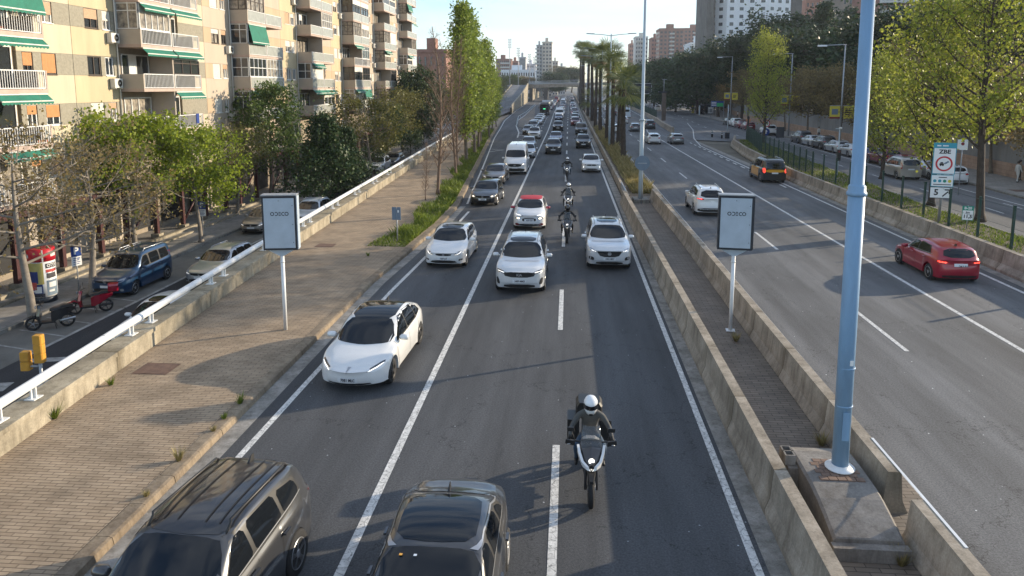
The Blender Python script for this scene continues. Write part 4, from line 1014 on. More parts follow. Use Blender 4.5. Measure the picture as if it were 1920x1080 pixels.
def S_sedan(**k):
    d = S_hatch(name='sedan_car', L=4.65, W=1.82, H=1.44, wb=2.75, uf=.88, top=[(.10, .70), (.25, .77), (.8, .89), (1.25, .95), (1.6, 1.14), (2.1, 1.37), (2.45, 1.43), (2.9, 1.44), (3.4, 1.38), (3.8, 1.2), (4.1, 1.06), (4.4, 1.03), (4.52, .96)],
        belt=[(.10, .65), (.5, .77), (1.3, .88), (2.6, .92), (3.9, .97), (4.5, .92)], plan=[(.10, .74), (.22, .81), (.45, .88), (.9, .905), (2.3, .91), (3.6, .905), (4.2, .87), (4.4, .82), (4.52, .77)],
        cowl=1.26, wst=(2.08, 1.36), rg=(1.08, 1.33, .62, .50), side=[[(1.66, .98), (2.4, .99), (2.37, 1.34), (2.13, 1.33)], [(2.48, .99), (3.2, 1.02), (3.12, 1.34), (2.46, 1.35)], [(3.27, 1.03), (3.62, 1.08), (3.45, 1.23), (3.2, 1.32)]],
        doors=[1.4, 2.44, 3.3], handles=[2.25, 3.17], mirror=(1.76, .97), ant=3.4,
        rear=[('*tail_light', [(.46, .80), (.78, .82), (.78, .92), (.46, .91)], 'tail'), ('number_plate', rect(0, .70, PLW, .115), 'plate'), ('rear_bumper_trim', [(-.6, .26), (.6, .26), (.6, .36), (-.6, .36)], 'trim')])
    d.update(k); return d
def S_fast(**k):
    d = S_sedan(name='electric_fastback_car', L=4.72, W=1.86, H=1.45, wb=2.88, uf=.87, top=[(.10, .62), (.25, .70), (.6, .80), (1.05, .90), (1.35, 1.04), (2.0, 1.34), (2.5, 1.435), (2.9, 1.45), (3.4, 1.39), (3.9, 1.25), (4.3, 1.12), (4.5, 1.06), (4.6, .95)],
        belt=[(.10, .58), (.5, .72), (1.2, .86), (2.6, .90), (3.9, .96), (4.55, .88)], plan=[(.10, .66), (.2, .77), (.4, .87), (.9, .925), (2.3, .93), (3.6, .925), (4.2, .88), (4.45, .81), (4.6, .72)], cowl=1.06, wst=(1.98, 1.335), nose=.22, nexp=2.0,
        rg=(1.12, 1.36, .55, .46), side=[[(1.48, .93), (2.47, .94), (2.44, 1.38), (2.12, 1.35)], [(2.53, .94), (3.34, .97), (3.24, 1.36), (2.50, 1.38)], [(3.39, .98), (3.85, 1.04), (3.55, 1.26), (3.29, 1.34)]],
        chromeline=False, side_line=[],
        front=[('*headlight', [(.44, .585), (.60, .60), (.82, .70), (.80, .74), (.56, .66)], 'lampdark'), ('*running_light', [(.46, .59), (.62, .605), (.80, .69), (.80, .705), (.60, .625)], 'drl'), ('lower_grille', [(-.58, .25), (.58, .25), (.52, .31), (-.52, .31)], 'trim'),
               ('badge', [(-.05, .655), (.05, .655), (.012, .63), (.010, .585), (-.010, .585), (-.012, .63)], 'rim'), ('number_plate', rect(0, .40, PLW, .115), 'plate')], platez=.40,
        topx=[('glass_roof', [(-.60, 2.02), (0, 1.88), (.60, 2.02), (.60, 2.9), (.53, 3.75), (0, 3.9), (-.53, 3.75), (-.60, 2.9)], 'glass')], darkrim=True, mirror=(1.62, .96), doors=[1.35, 2.48, 3.42], handles=[])
    d.update(k); return d
def S_van(**k):
    d = dict(name='panel_van', L=5.6, W=2.06, H=2.55, wb=3.5, uf=.95, RA=.40, rc=.37, wr=.35, sill=.28, tumble=.12, top=[(.08, 1.02), (.2, 1.12), (.7, 1.30), (.95, 1.42), (1.55, 2.02), (1.95, 2.38), (2.4, 2.52), (3.5, 2.55), (5.2, 2.55), (5.45, 2.50), (5.5, 2.35)],
        belt=[(.08, .95), (.4, 1.10), (1.0, 1.30), (2.0, 1.34), (4, 1.34), (5.5, 1.34)], plan=[(.08, .86), (.2, .93), (.45, 1.0), (.9, 1.02), (2.4, 1.03), (4.6, 1.03), (5.3, 1.01), (5.45, .99), (5.5, .97)],
        cowl=.98, wst=(1.66, 2.05), rg=(1.5, 2.1, .7, .66), side=[[(1.35, 1.42), (2.1, 1.42), (2.1, 1.95), (1.75, 1.95)]], doors=[1.15, 2.2, 3.4], seam=(.4, 1.35), handles=[2.0], hz=1.15, nose=.12, fprof=[(.28, -.04), (.45, .03), (.7, .04), (.9, .02), (1.1, -.03)], rprof=[(.28, 0), (2.5, 0)], tailb=.05,
        front=[('*headlight', [(.60, .86), (.92, .94), (.90, 1.12), (.66, 1.02)], 'lamp'), ('*headlight_bulb', [(.66, .90), (.80, .93), (.80, 1.0), (.68, .97)], 'beam'), ('grille', [(-.54, .72), (.54, .72), (.60, .98), (-.60, .98)], 'trim'), ('lower_grille', [(-.85, .30), (.85, .30), (.88, .60), (-.88, .60)], 'trim'), ('badge', smooth_outline(rect(0, .86, .22, .09), 1), 'rim'), ('number_plate', rect(0, .64, PLW, .115), 'plate')],
        rear=[('*tail_light', [(.88, .9), (.98, .9), (.98, 1.3), (.88, 1.3)], 'tail'), ('number_plate', rect(.2, .74, PLW, .115), 'plate')], mirror=(1.5, 1.35), ant=2.2, platez=.64, bow=.12)
    d.update(k); return d
def S_mini(**k):
    d = S_van(name='compact_van', L=4.3, W=1.84, H=1.84, wb=2.7, uf=.85, RA=.38, rc=.34, wr=.33, sill=.25, tumble=.22, top=[(.08, .86), (.2, .95), (.7, 1.06), (1.05, 1.15), (1.4, 1.42), (1.75, 1.70), (2.1, 1.80), (2.8, 1.84), (3.7, 1.83), (4.05, 1.76), (4.15, 1.55), (4.18, 1.2)],
        belt=[(.08, .82), (.4, .93), (1.1, 1.06), (2.2, 1.10), (3.4, 1.12), (4.18, 1.10)], plan=[(.08, .74), (.2, .82), (.45, .89), (.9, .915), (2.2, .92), (3.5, .92), (4.0, .89), (4.12, .86), (4.18, .84)],
        cowl=1.06, wst=(1.76, 1.66), rg=(1.2, 1.66, .68, .62), side=[[(1.42, 1.14), (2.15, 1.14), (2.12, 1.62), (1.80, 1.60)], [(2.25, 1.15), (3.0, 1.16), (2.98, 1.64), (2.23, 1.64)], [(3.1, 1.17), (3.85, 1.20), (3.75, 1.62), (3.08, 1.64)]],
        doors=[1.25, 2.2, 3.05], seam=(.34, 1.10), handles=[2.0, 2.9], hz=.98, front=[('*headlight', [(.50, .72), (.74, .78), (.80, .95), (.56, .88)], 'lamp'), ('grille', [(-.46, .76), (.46, .76), (.50, .85), (-.50, .85)], 'trim'), ('lower_grille', [(-.62, .32), (.62, .32), (.62, .50), (-.62, .50)], 'trim'), ('*fog_light', [(.62, .34), (.76, .36), (.74, .46), (.62, .46)], 'lamp'), ('badge', smooth_outline(rect(0, .80, .13, .15), 1), 'rim'), ('number_plate', rect(0, .58, PLW, .115), 'plate')], platez=.58,
        rear=[('*tail_light', [(.70, .9), (.82, .9), (.80, 1.4), (.72, 1.4)], 'tail'), ('number_plate', rect(0, .88, PLW, .115), 'plate')], mirror=(1.5, 1.15), rails=1.8, railu=(2.0, 3.9), bow=.1)
    d.update(k); return d
S_ = {}
S_['electric'] = S_fast()
S_['leon'] = S_hatch(chromeline=False, front=[('*headlight', [(.42, .60), (.70, .62), (.78, .76), (.52, .72)], 'lampdark'), ('*running_light', [(.46, .62), (.62, .63), (.74, .73), (.72, .745), (.60, .65), (.46, .635)], 'drl'), ('grille', [(-.30, .58), (.30, .58), (.36, .68), (-.36, .68)], 'trim'), ('lower_grille', [(-.60, .27), (.60, .27), (.46, .40), (-.46, .40)], 'trim'), ('*fog_light', [(.62, .36), (.78, .38), (.78, .45), (.64, .44)], 'trim'), ('badge', rect(0, .63, .10, .08), 'rim'), ('number_plate', rect(0, .47, PLW, .115), 'plate')],
    topx=[('roof_glass', [(-.48, 2.02), (0, 1.98), (.48, 2.02), (.48, 2.6), (-.48, 2.6)], 'glass')])
S_['golf'] = S_hatch(front=[('*headlight', [(.44, .60), (.76, .62), (.79, .74), (.46, .71)], 'lamp'), ('*headlight_bulb', [(.54, .63), (.66, .635), (.66, .69), (.54, .685)], 'beam'), ('grille', [(-.44, .60), (.44, .60), (.44, .67), (-.44, .67)], 'trim'), ('lower_grille', [(-.60, .27), (.60, .27), (.54, .40), (-.54, .40)], 'trim'), ('badge', smooth_outline(rect(0, .645, .13, .12), 1), 'rim'), ('number_plate', rect(0, .47, PLW, .115), 'plate')])
S_['city'] = S_hatch(name='small_city_car', L=4.0, wb=2.54, W=1.76, H=1.49, top=[(.10, .80), (.22, .89), (.6, .99), (.98, 1.04), (1.3, 1.22), (1.72, 1.43), (2.1, 1.49), (2.6, 1.49), (3.2, 1.45), (3.6, 1.36), (3.8, 1.12), (3.86, .97)], belt=[(.10, .74), (.5, .86), (1.1, .95), (2.3, .97), (3.4, 1.02), (3.84, .95)],
    plan=[(.10, .72), (.2, .79), (.42, .86), (.85, .875), (2.1, .88), (3.2, .875), (3.6, .84), (3.78, .80), (3.86, .76)], cowl=1.0, wst=(1.74, 1.43), rg=(1.05, 1.36, .58, .5), side=[[(1.38, 1.03), (2.1, 1.04), (2.07, 1.40), (1.82, 1.38)], [(2.2, 1.04), (2.95, 1.07), (2.9, 1.38), (2.17, 1.40)]],
    doors=[1.15, 2.15, 3.0], handles=[1.96, 2.85], hz=.9, mirror=(1.45, 1.03), ant=3.3, clad=True, front=[('*headlight', [(.42, .58), (.74, .60), (.74, .72), (.44, .72)], 'lamp'), ('*headlight_bulb', [(.50, .62), (.66, .63), (.66, .70), (.52, .70)], 'beam'), ('*running_light', [(.44, .80), (.74, .84), (.74, .86), (.44, .825)], 'drl'), ('grille', [(-.36, .50), (.36, .50), (.38, .68), (-.38, .68)], 'trim'), ('upper_bar', [(-.40, .79), (.40, .79), (.40, .82), (-.40, .82)], 'trim'), ('lower_grille', [(-.56, .26), (.56, .26), (.50, .38), (-.50, .38)], 'trim'), ('*fog_light', [(.50, .26), (.76, .28), (.74, .40), (.54, .40)], PAINT['dark red']), ('number_plate', rect(0, .56, PLW, .115), 'plate')], platez=.56)
S_['supermini'] = dict(S_['city'], name='hatchback_car', L=4.05, front=[('*headlight', [(.46, .66), (.76, .70), (.76, .80), (.50, .76)], 'lamp'), ('*running_light', [(.70, .42), (.76, .44), (.72, .62), (.66, .60)], 'drl'), ('grille', [(-.48, .62), (.48, .62), (.40, .76), (-.40, .76)], 'trim'), ('lower_grille', [(-.56, .27), (.56, .27), (.50, .40), (-.50, .40)], 'trim'), ('badge', [(-.05, .70), (0, .79), (.05, .70), (0, .61)], 'rim'), ('number_plate', rect(0, .46, PLW, .115), 'plate')], platez=.46)
S_['kia'] = S_suv(L=4.82, W=1.92, wb=2.82, front=[('*headlight', [(.46, .80), (.84, .86), (.86, .95), (.50, .90)], 'lampdark'), ('*running_light', [(.56, .86), (.80, .885), (.80, .90), (.56, .878)], 'drl'), ('grille', [(-.52, .70), (.52, .70), (.60, .90), (-.60, .90)], 'trim'), ('lower_grille', [(-.58, .30), (.58, .30), (.56, .44), (-.56, .44)], 'trim'), ('*fog_light', [(.70, .42), (.84, .42), (.86, .66), (.78, .66)], 'trim'), ('bumper_strip', [(-.66, .455), (.66, .455), (.68, .475), (-.68, .475)], 'rim'), ('number_plate', rect(0, .56, PLW, .115), 'plate')],
    topx=[('roof_glass', [(-.50, 2.18), (0, 2.13), (.50, 2.18), (.52, 2.62), (-.52, 2.62)], 'glass'), ('roof_panel', [(-.5, 2.7), (.5, 2.7), (.5, 3.7), (-.5, 3.7)], PAINT['silver'])])
S_['mg'] = S_suv(front=[('*headlight', [(.48, .80), (.82, .86), (.84, .96), (.56, .90)], 'lamp'), ('*running_light', [(.54, .83), (.74, .86), (.74, .885), (.54, .85)], 'drl'), ('grille', [(-.36, .62), (.36, .62), (.52, .84), (.44, .86), (-.44, .86), (-.52, .84)], 'trim'), ('lower_grille', [(-.58, .30), (.58, .30), (.52, .42), (-.52, .42)], 'trim'), ('*fog_light', [(.62, .46), (.84, .48), (.84, .62), (.64, .60)], 'trim'), ('bumper_strip', [(-.70, .43), (.70, .43), (.72, .46), (-.72, .46)], 'rim'), ('badge', smooth_outline(rect(0, .77, .15, .15), 1), 'rim'), ('number_plate', rect(0, .545, PLW, .115), 'plate')], platez=.545,
    topx=[('roof_glass', [(-.44, 2.35), (.44, 2.35), (.46, 3.3), (-.46, 3.3)], 'glass')])
S_['suv'] = S_suv(); S_['hatch'] = S_hatch(); S_['sedan'] = S_sedan()
S_['estate'] = S_sedan(name='estate_car', top=[(.10, .70), (.25, .78), (.8, .90), (1.25, .96), (1.6, 1.14), (2.1, 1.38), (2.45, 1.45), (2.9, 1.46), (3.8, 1.43), (4.2, 1.34), (4.4, 1.12), (4.52, .95)], rails=1.45, railu=(2.2, 4.1), side=[[(1.66, .98), (2.4, .99), (2.37, 1.35), (2.13, 1.33)], [(2.48, .99), (3.2, 1.02), (3.16, 1.36), (2.46, 1.37)], [(3.27, 1.03), (3.98, 1.10), (3.85, 1.30), (3.24, 1.36)]])
S_['van'] = S_van(); S_['mini'] = S_mini()
S_['taxi'] = S_mini(name='taxi_van', L=5.1, W=1.93, H=1.90, wb=3.2, uf=.9, wr=.345, RA=.39, rc=.355, top=[(.08, .92), (.2, 1.0), (.7, 1.08), (1.15, 1.16), (1.55, 1.45), (2.0, 1.76), (2.4, 1.87), (3.2, 1.90), (4.4, 1.88), (4.75, 1.80), (4.92, 1.5), (4.98, 1.15)], belt=[(.08, .86), (.4, .96), (1.1, 1.08), (2.2, 1.12), (4.0, 1.15), (4.98, 1.08)],
    plan=[(.08, .80), (.2, .87), (.45, .93), (.9, .955), (2.2, .965), (4.2, .965), (4.7, .94), (4.9, .90), (4.98, .87)], rg=(1.17, 1.70, .72, .62), side=[[(1.55, 1.17), (2.3, 1.17), (2.28, 1.68), (1.98, 1.66)], [(2.4, 1.18), (3.45, 1.19), (3.42, 1.70), (2.38, 1.70)], [(3.55, 1.20), (4.6, 1.22), (4.45, 1.68), (3.53, 1.70)]], doors=[1.4, 2.35, 3.5], handles=[2.15, 3.35],
    rear=[('*tail_light', [(.76, .82), (.90, .82), (.88, 1.18), (.76, 1.18)], 'brake'), ('tailgate_panel', [(-.74, .86), (.74, .86), (.74, 1.10), (-.74, 1.10)], PAINT['yellow']), ('number_plate', rect(0, .80, PLW, .115), 'plate')], railu=(2.3, 4.6), mirror=(1.65, 1.18))
S_['rearlit'] = S_hatch(L=4.3, chromeline=True, side_line=[[(1.50, .972), (3.50, 1.06), (3.50, 1.075), (1.50, .987)]], W=1.84, rear=[('*tail_light', [(.44, .80), (.80, .82), (.80, .93), (.44, .89)], 'tail'), ('*brake_light', [(.48, .82), (.78, .84), (.78, .90), (.48, .87)], 'brake'), ('number_plate', rect(0, .76, PLW, .115), 'plate'), ('rear_bumper_trim', [(-.62, .24), (.62, .24), (.66, .36), (-.66, .36)], 'trim')], side=[[(1.52, .99), (2.32, 1.0), (2.30, 1.36), (1.98, 1.34)], [(2.40, 1.0), (3.35, 1.05), (3.20, 1.31), (2.38, 1.36)]], rg=(1.03, 1.34, .62, .52))
S_['whsuv'] = S_suv(rear=[('*tail_light', [(.44, 1.0), (.82, 1.02), (.84, 1.12), (.46, 1.08)], 'tail'), ('*brake_light', [(.5, 1.03), (.8, 1.05), (.8, 1.09), (.5, 1.06)], 'brake'), ('number_plate', rect(0, .62, PLW, .115), 'plate'), ('rear_bumper_trim', [(-.8, .30), (.8, .30), (.8, .52), (-.8, .52)], 'trim')])
S_['bigsuv'] = S_suv(L=4.7, W=1.92, railm='trim', chromeline=True, side_line=[[(1.72, 1.105), (3.98, 1.22), (3.98, 1.238), (1.72, 1.122)]])
S_['gsedan'] = S_sedan(L=4.75, W=1.88, chromeline=True, side_line=[[(1.62, .962), (3.66, 1.06), (3.66, 1.078), (1.62, .98)], [(2.12, 1.345), (2.5, 1.375), (3.2, 1.355), (3.64, 1.215), (3.66, 1.23), (3.2, 1.372), (2.5, 1.392), (2.12, 1.362)]])
SC = 1.045
PROTO = {}
def get(kind, plate=None):
    if kind not in PROTO or plate:
        r = make_car(S_[kind], plate)
        r.scale = (SC,)*3
        if kind not in PROTO: PROTO[kind] = [r, False]
        if plate:
            PROTO[kind] = [r, True]; return r
    r, used = PROTO[kind]
    if not used: PROTO[kind][1] = True; return r
    return copy_tree(r)
CARS = []
def bare(root):
    """drop text children on copies"""
    for o in list(root.children):
        if o.name.split('.')[0] in ('plate_text', 'maker_text', 'roof'): bpy.data.objects.remove(o)
def car(kind, col, px, py, label, z=0., rz=0., cat='car', group=None, plate=None, mirror=None, end='front', side='c', jit=True):
    """px,py: where the near end's foot stands in the photo (c centre, l left corner, r right corner)"""
    o = get(kind, plate)
    if not plate: bare(o)
    sp = S_[kind]; X, Y = gr(px, py, z)
    hw = sp['W']/2*SC; hl = sp['L']/2*SC
    if side == 'l': X += hw
    if side == 'r': X -= hw
    o.location = (X, Y+hl*.93, z); o.rotation_euler = (0, 0, rz+(math.pi if end == 'back' else 0))
    recolor(o, col, mirror); tag(o, label, cat, group); o.name = sp['name']; CARS.append(o); return o
Q = 'cars in the oncoming queue'
c = car('electric', 'white', 668, 735, 'white electric saloon with black glass roof, closest car in the left lane', rz=-.045, plate='7081 MLC'); c.location.x -= .05
c = car('leon', 'white', 835, 504, 'white hatchback with slim dark grille and black roof glass, behind the electric saloon', plate='1607 JLT', rz=-.03)
c = car('kia', 'pearl white', 974, 553, 'white suv with broad black grille and black front roof, in the middle of the road', plate='3489 MMX')
sp = S_['kia']; text_mesh('KIA', .13, frame((0, -sp['L']/2-.032, .80), (1, 0, 0), (0, 0, 1)), 'maker_text', CM['rim'], c, 0, .004)
car('mg', 'pearl white', 1142, 508, 'silver white suv with glass roof panel, beside the right edge line', plate='0455 MRY')
c = car('city', 'white', 992, 432, 'small white city car with red roof and red mirrors', plate='6339 KRR', mirror='red')
# red roof for the city car
me, bvh = body_mesh(S_['city']); U_ = lambda u: u-S_['city']['L']/2
patch(bvh, [(-.60, U_(1.80)), (0, U_(1.70)), (.60, U_(1.80)), (.62, U_(2.4)), (.60, U_(3.35)), (0, U_(3.5)), (-.60, U_(3.35)), (-.62, U_(2.4))], 't', mat('satin red roof', (.42, .01, .02), .6), 'roof', c, res=.12)
bpy.data.meshes.remove(me)
car('golf', 'black', 908, 387, 'black hatchback in front of a grey hatchback, near the grassy verge', plate='1336 JLF', rz=-.05)
car('sedan', 'brown grey', 925, 347, 'dark grey saloon squeezed between the black hatchback and the white van', rz=-.03)
car('van', 'white', 965, 328, 'white high roof panel van with black grille', cat='van')
car('supermini', 'white', 1109, 324, 'white hatchback near the right edge line behind the motorcyclists')
# bottom edge cars, seen from above
c = get('bigsuv'); c.location = (-5.42, 9.25, 0); c.rotation_euler = (0, 0, -.07); recolor(c, 'dark grey'); tag(c, 'dark grey suv with black roof cut off at the bottom left picture edge', 'car'); c.name = 'suv'; CARS.append(c)
sp = S_['bigsuv']; me, bvh = body_mesh(sp); U_ = lambda u: u-sp['L']/2
patch(bvh, [(-.64, U_(2.2)), (0, U_(2.12)), (.64, U_(2.2)), (.66, U_(3.0)), (.62, U_(4.2)), (0, U_(4.32)), (-.62, U_(4.2)), (-.66, U_(3.0))], 't', PAINT['black'], 'roof', c, res=.12)
for q in (-.42, -.21, .21, .42): patch(bvh, [(q-.012, U_(2.35)), (q+.012, U_(2.35)), (q+.012, U_(4.05)), (q-.012, U_(4.05))], 't', CM['trim'], 'roof_rib', c, res=.3, rnd=0, off=.018)
bpy.data.meshes.remove(me)
c = get('gsedan'); c.location = (-1.88, 9.62, 0); c.rotation_euler = (0, 0, .0); recolor(c, 'dark grey'); tag(c, 'dark grey saloon with chrome window trim, cut off at the bottom picture edge', 'car'); c.name = 'sedan_car'; CARS.append(c)
sp = S_['gsedan']; me, bvh = body_mesh(sp); U_ = lambda u: u-sp['L']/2
patch(bvh, [(-.56, U_(2.25)), (0, U_(2.18)), (.56, U_(2.25)), (.58, U_(2.8)), (.54, U_(3.3)), (0, U_(3.4)), (-.54, U_(3.3)), (-.58, U_(2.8))], 't', CM['glass'], 'glass_roof', c, res=.12)
bpy.data.meshes.remove(me)
for x_, c_ in ((-.42, 'yellow'), (-.22, 'light blue white')):
    sm = MB(); sm.box(x_-.022, x_+.022, U_(1.98)-.02, U_(1.98)+.02, 1.33, 1.335); sm.build('windscreen_sticker', PAINT[c_], c)
# ---------------- trees and plants ----------------
LF = {}
LF['fresh'] = leaf_mat('fresh green leaves', (.13, .19, .02), (.34, .40, .04), .45)
LF['olive'] = leaf_mat('olive leaves', (.09, .10, .025), (.20, .19, .05), .35)
LF['dark'] = leaf_mat('dark glossy leaves', (.018, .042, .014), (.06, .10, .03), .15, .5)
LF['mid'] = leaf_mat('mid green leaves', (.045, .085, .02), (.11, .16, .035), .3)
LF['poplar'] = leaf_mat('poplar leaves', (.14, .20, .03), (.29, .36, .06), .45)
LF['brown'] = leaf_mat('brown olive leaves', (.13, .10, .045), (.30, .23, .09), .4)
LF['pine'] = leaf_mat('pine needles', (.018, .038, .014), (.055, .085, .028), .15)
LF['yellow'] = leaf_mat('yellow green leaves', (.20, .24, .03), (.40, .42, .07), .45)
LF['palm'] = leaf_mat('palm fronds', (.035, .065, .02), (.20, .22, .05), .3)
LF['palm_dead'] = leaf_mat('dry palm fronds', (.16, .10, .04), (.30, .19, .08), .2)
LF['grass'] = leaf_mat('grass blades', (.07, .12, .015), (.22, .27, .04), .35)
LF['dry'] = leaf_mat('dry grass blades', (.18, .16, .06), (.42, .34, .15), .35)
BK = mat('bark', (.16, .13, .10), .95, var=.4, scale=4, bump=.6, bscale=15)
BKP = mat('pale bark', (.23, .20, .165), .9, var=.35, scale=3, bump=.4, bscale=12)
BKD = mat('dark bark', (.06, .045, .035), .95, var=.4, scale=4, bump=.6, bscale=15)
TWG = mat('bare twigs', (.17, .115, .08), .9)
def leaves(name, pts, size, m, parent, rnd, jit=.5, flat=0., asp=1.0):
    vs, fs = [], []
    for p in pts:
        s = size*(1+rnd.uniform(-jit, jit))*.5
        a = Vector((rnd.gauss(0, 1), rnd.gauss(0, 1), rnd.gauss(0, 1)*(1-flat)))
        if a.length < 1e-3: a = Vector((1, 0, 0))
        a.normalize(); b = a.cross(Vector((rnd.gauss(0, 1), rnd.gauss(0, 1), rnd.gauss(0, 1)))); b.normalize()
        n = len(vs); a *= s*asp; b *= s
        vs += [tuple(p-a), tuple(p+b*.8-a*.1), tuple(p+a), tuple(p-b*.8+a*.1)]; fs.append((n, n+1, n+2, n+3))
    me = bpy.data.meshes.new(name); me.from_pydata(vs, [], fs); me.materials.append(m); me.update()
    return link(bpy.data.objects.new(name, me), parent)
def grow(rnd, h, th, r, n1, up, tr, shape, n2=5, n3=3, lean=0., wood=None):
    """returns wood tubes and twig points. shape(t) = crown radius factor over crown height t in 0..1"""
    W = wood or MB(); pts = []
    top = Vector((rnd.uniform(-.05, .05)*h+lean*h, rnd.uniform(-.05, .05)*h, h))
    def tp(t):
        return Vector((top.x*t*t+math.sin(t*5+h)*.06*h*.3, top.y*t*t+math.cos(t*4+h)*.05*h*.3, h*t))
    tt = [0, .03, .15, .3, .45, .6, .75, .88, .97]
    W.tube([tp(t) for t in tt], [tr*1.5]+[tr*(1-.85*t) for t in tt[1:]], 7)
    t0 = th/h
    for i in range(n1):
        t = t0+(.95-t0)*((i+rnd.random()*.6)/n1); c = (t-t0)/(1-t0); a = i*2.4+rnd.uniform(-.5, .5)
        L = r*shape(c)*rnd.uniform(.75, 1.1); b = tp(t); u = up*rnd.uniform(.7, 1.3)
        d = Vector((math.cos(a), math.sin(a), u)); d.normalize(); e = b+d*L; m_ = b+d*L*.5+Vector((0, 0, -.05*L))
        r1 = max(.012, tr*.42*(1-.6*t)); W.tube([b, m_, e], [r1, r1*.7, r1*.3], 5, caps=False)
        for j in range(n2):
            s = .35+.65*(j+rnd.random())/n2; q = b.lerp(e, s); d2 = (d*.6+Vector((rnd.gauss(0, .7), rnd.gauss(0, .7), rnd.gauss(.15+up*.3, .5)))); d2.normalize()
            L2 = L*rnd.uniform(.25, .5)+.15; e2 = q+d2*L2; W.tube([q, e2], [r1*.35, r1*.12], 3, caps=False); pts.append((q, e2))
            for k in range(n3):
                q3 = q.lerp(e2, rnd.uniform(.3, 1)); d3 = (d2*.5+Vector((rnd.gauss(0, .7), rnd.gauss(0, .7), rnd.gauss(.1, .6)))).normalized(); e3 = q3+d3*L2*rnd.uniform(.4, .8)
                W.tube([q3, e3], [r1*.15, r1*.06], 3, caps=False); pts.append((q3, e3))
    return W, pts
def scatter(rnd, pts, n, sd):
    o = []
    for _ in range(n):
        a, b = rnd.choice(pts); p = a.lerp(b, rnd.uniform(.2, 1.15)); o.append(p+Vector((rnd.gauss(0, sd), rnd.gauss(0, sd), rnd.gauss(0, sd*.8))))
    return o
TP = {}
def tree_proto(key, seed, h, th, r, n1, up, tr, shape, nl, ls, lm, bark, sd=.22, n2=5, n3=3, name='tree', flat=0., lm2=None):
    rnd = random.Random(seed); root = empty(name, (0, 0, 0))
    W, pts = grow(rnd, h, th, r, n1, up, tr, shape, n2, n3)
    W.build('trunk', bark, root)
    if nl:
        leaves('crown', scatter(rnd, pts, nl, sd), ls, lm, root, rnd, flat=flat)
    if lm2: leaves('second_leaves', scatter(rnd, pts, nl//4, sd*1.2), ls, lm2, root, rnd)  # fewer leaves in a second leaf colour, scattered slightly wider
    TP[key] = [root, False]
def plant_tree(key, x, y, z, label, s=1., rz=None, group=None, cat='tree', name=None, sz=None):
    root, used = TP[key]
    o = copy_tree(root) if used else root
    TP[key][1] = True
    o.location = (x, y, z); o.scale = (s, s, sz or s); o.rotation_euler = (0, 0, rz if rz is not None else (x*7.3+y*3.1) % 6.28)
    o.name = name or root.name.split('.')[0]
    tag(o, label, cat, group); return o
ell = lambda c: math.sqrt(max(.05, 1-(2*c-.75)**2*.6))
col_ = lambda c: max(.12, min(1, 2.2*(1-c)))*(.7+.3*min(1, c*4))
cone = lambda c: max(.08, 1-c*.95)
umb = lambda c: .25+.75*c
tree_proto('bare_plane', 11, 8.2, 2.6, 4.6, 13, .35, .22, ell, 3200, .15, LF['brown'], BKP, .30, 8, 6, 'plane_tree')
tree_proto('plane_a', 12, 7.2, 2.6, 3.4, 16, .5, .17, ell, 9500, .19, LF['fresh'], BKP, .30, 6, 3, 'plane_tree')
tree_proto('plane_b', 13, 7.4, 2.6, 3.6, 16, .5, .17, ell, 9000, .19, LF['fresh'], BKP, .30, 6, 3, 'plane_tree')
tree_proto('olive_a', 14, 8.0, 2.6, 3.3, 15, .5, .16, ell, 5200, .19, LF['olive'], BKP, .3, 6, 4, 'plane_tree')
tree_proto('magnolia', 15, 9.5, .8, 3.7, 34, .35, .2, cone, 17000, .24, LF['dark'], BKD, .34, 6, 3, 'evergreen_tree')
tree_proto('mid', 16, 8.6, 1.8, 3.0, 20, .6, .15, ell, 8000, .20, LF['mid'], BK, .3, 6, 3, 'leafy_tree')
tree_proto('bare_poplar', 17, 14, 1.8, 1.9, 44, 1.25, .14, col_, 0, .1, None, TWG, .2, 7, 4, 'bare_tree')
tree_proto('poplar_a', 18, 19, 2.2, 2.1, 60, 1.5, .19, col_, 8000, .24, LF['poplar'], BK, .36, 5, 3, 'poplar_tree')
tree_proto('poplar_b', 19, 17, 2.2, 2.2, 54, 1.3, .18, col_, 7500, .24, LF['poplar'], BK, .40, 5, 3, 'poplar_tree')
tree_proto('roadside', 20, 16, 3.6, 3.9, 40, 1.0, .24, lambda c: .55+.45*math.sin(min(1, c*1.4)*3.1) if c < .75 else max(.15, 1.6*(1-c)), 9500, .165, LF['yellow'], BKD, .26, 7, 4, 'poplar_tree', lm2=LF['fresh'])
tree_proto('roadside_b', 21, 10, 1.6, 2.5, 30, .9, .17, ell, 8000, .15, LF['yellow'], BKD, .32, 6, 4, 'poplar_tree')
tree_proto('brown_a', 22, 10.5, 3.2, 5.0, 20, .5, .19, ell, 11000, .24, LF['brown'], BK, .42, 7, 3, 'plane_tree')
tree_proto('brown_b', 23, 9.5, 3.0, 4.6, 18, .45, .18, ell, 10000, .24, LF['brown'], BK, .42, 7, 3, 'plane_tree')
tree_proto('pine', 24, 12, 5.5, 5.5, 26, .30, .25, umb, 17000, .30, LF['pine'], BKD, .42, 6, 4, 'pine_tree')
tree_proto('conifer', 25, 20, 2.0, 5.0, 60, .15, .30, cone, 17000, .36, LF['pine'], BKD, .40, 6, 3, 'conifer_tree')
tree_proto('darkbroad', 26, 10, .8, 5.0, 34, .5, .2, ell, 15000, .32, LF['dark'], BKD, .5, 6, 3, 'evergreen_tree')
tree_proto('shrub', 27, 2.6, .2, 1.7, 16, .6, .05, ell, 2600, .16, LF['dark'], BKD, .2, 5, 2, 'shrub')
GL = 'trees along the left street'
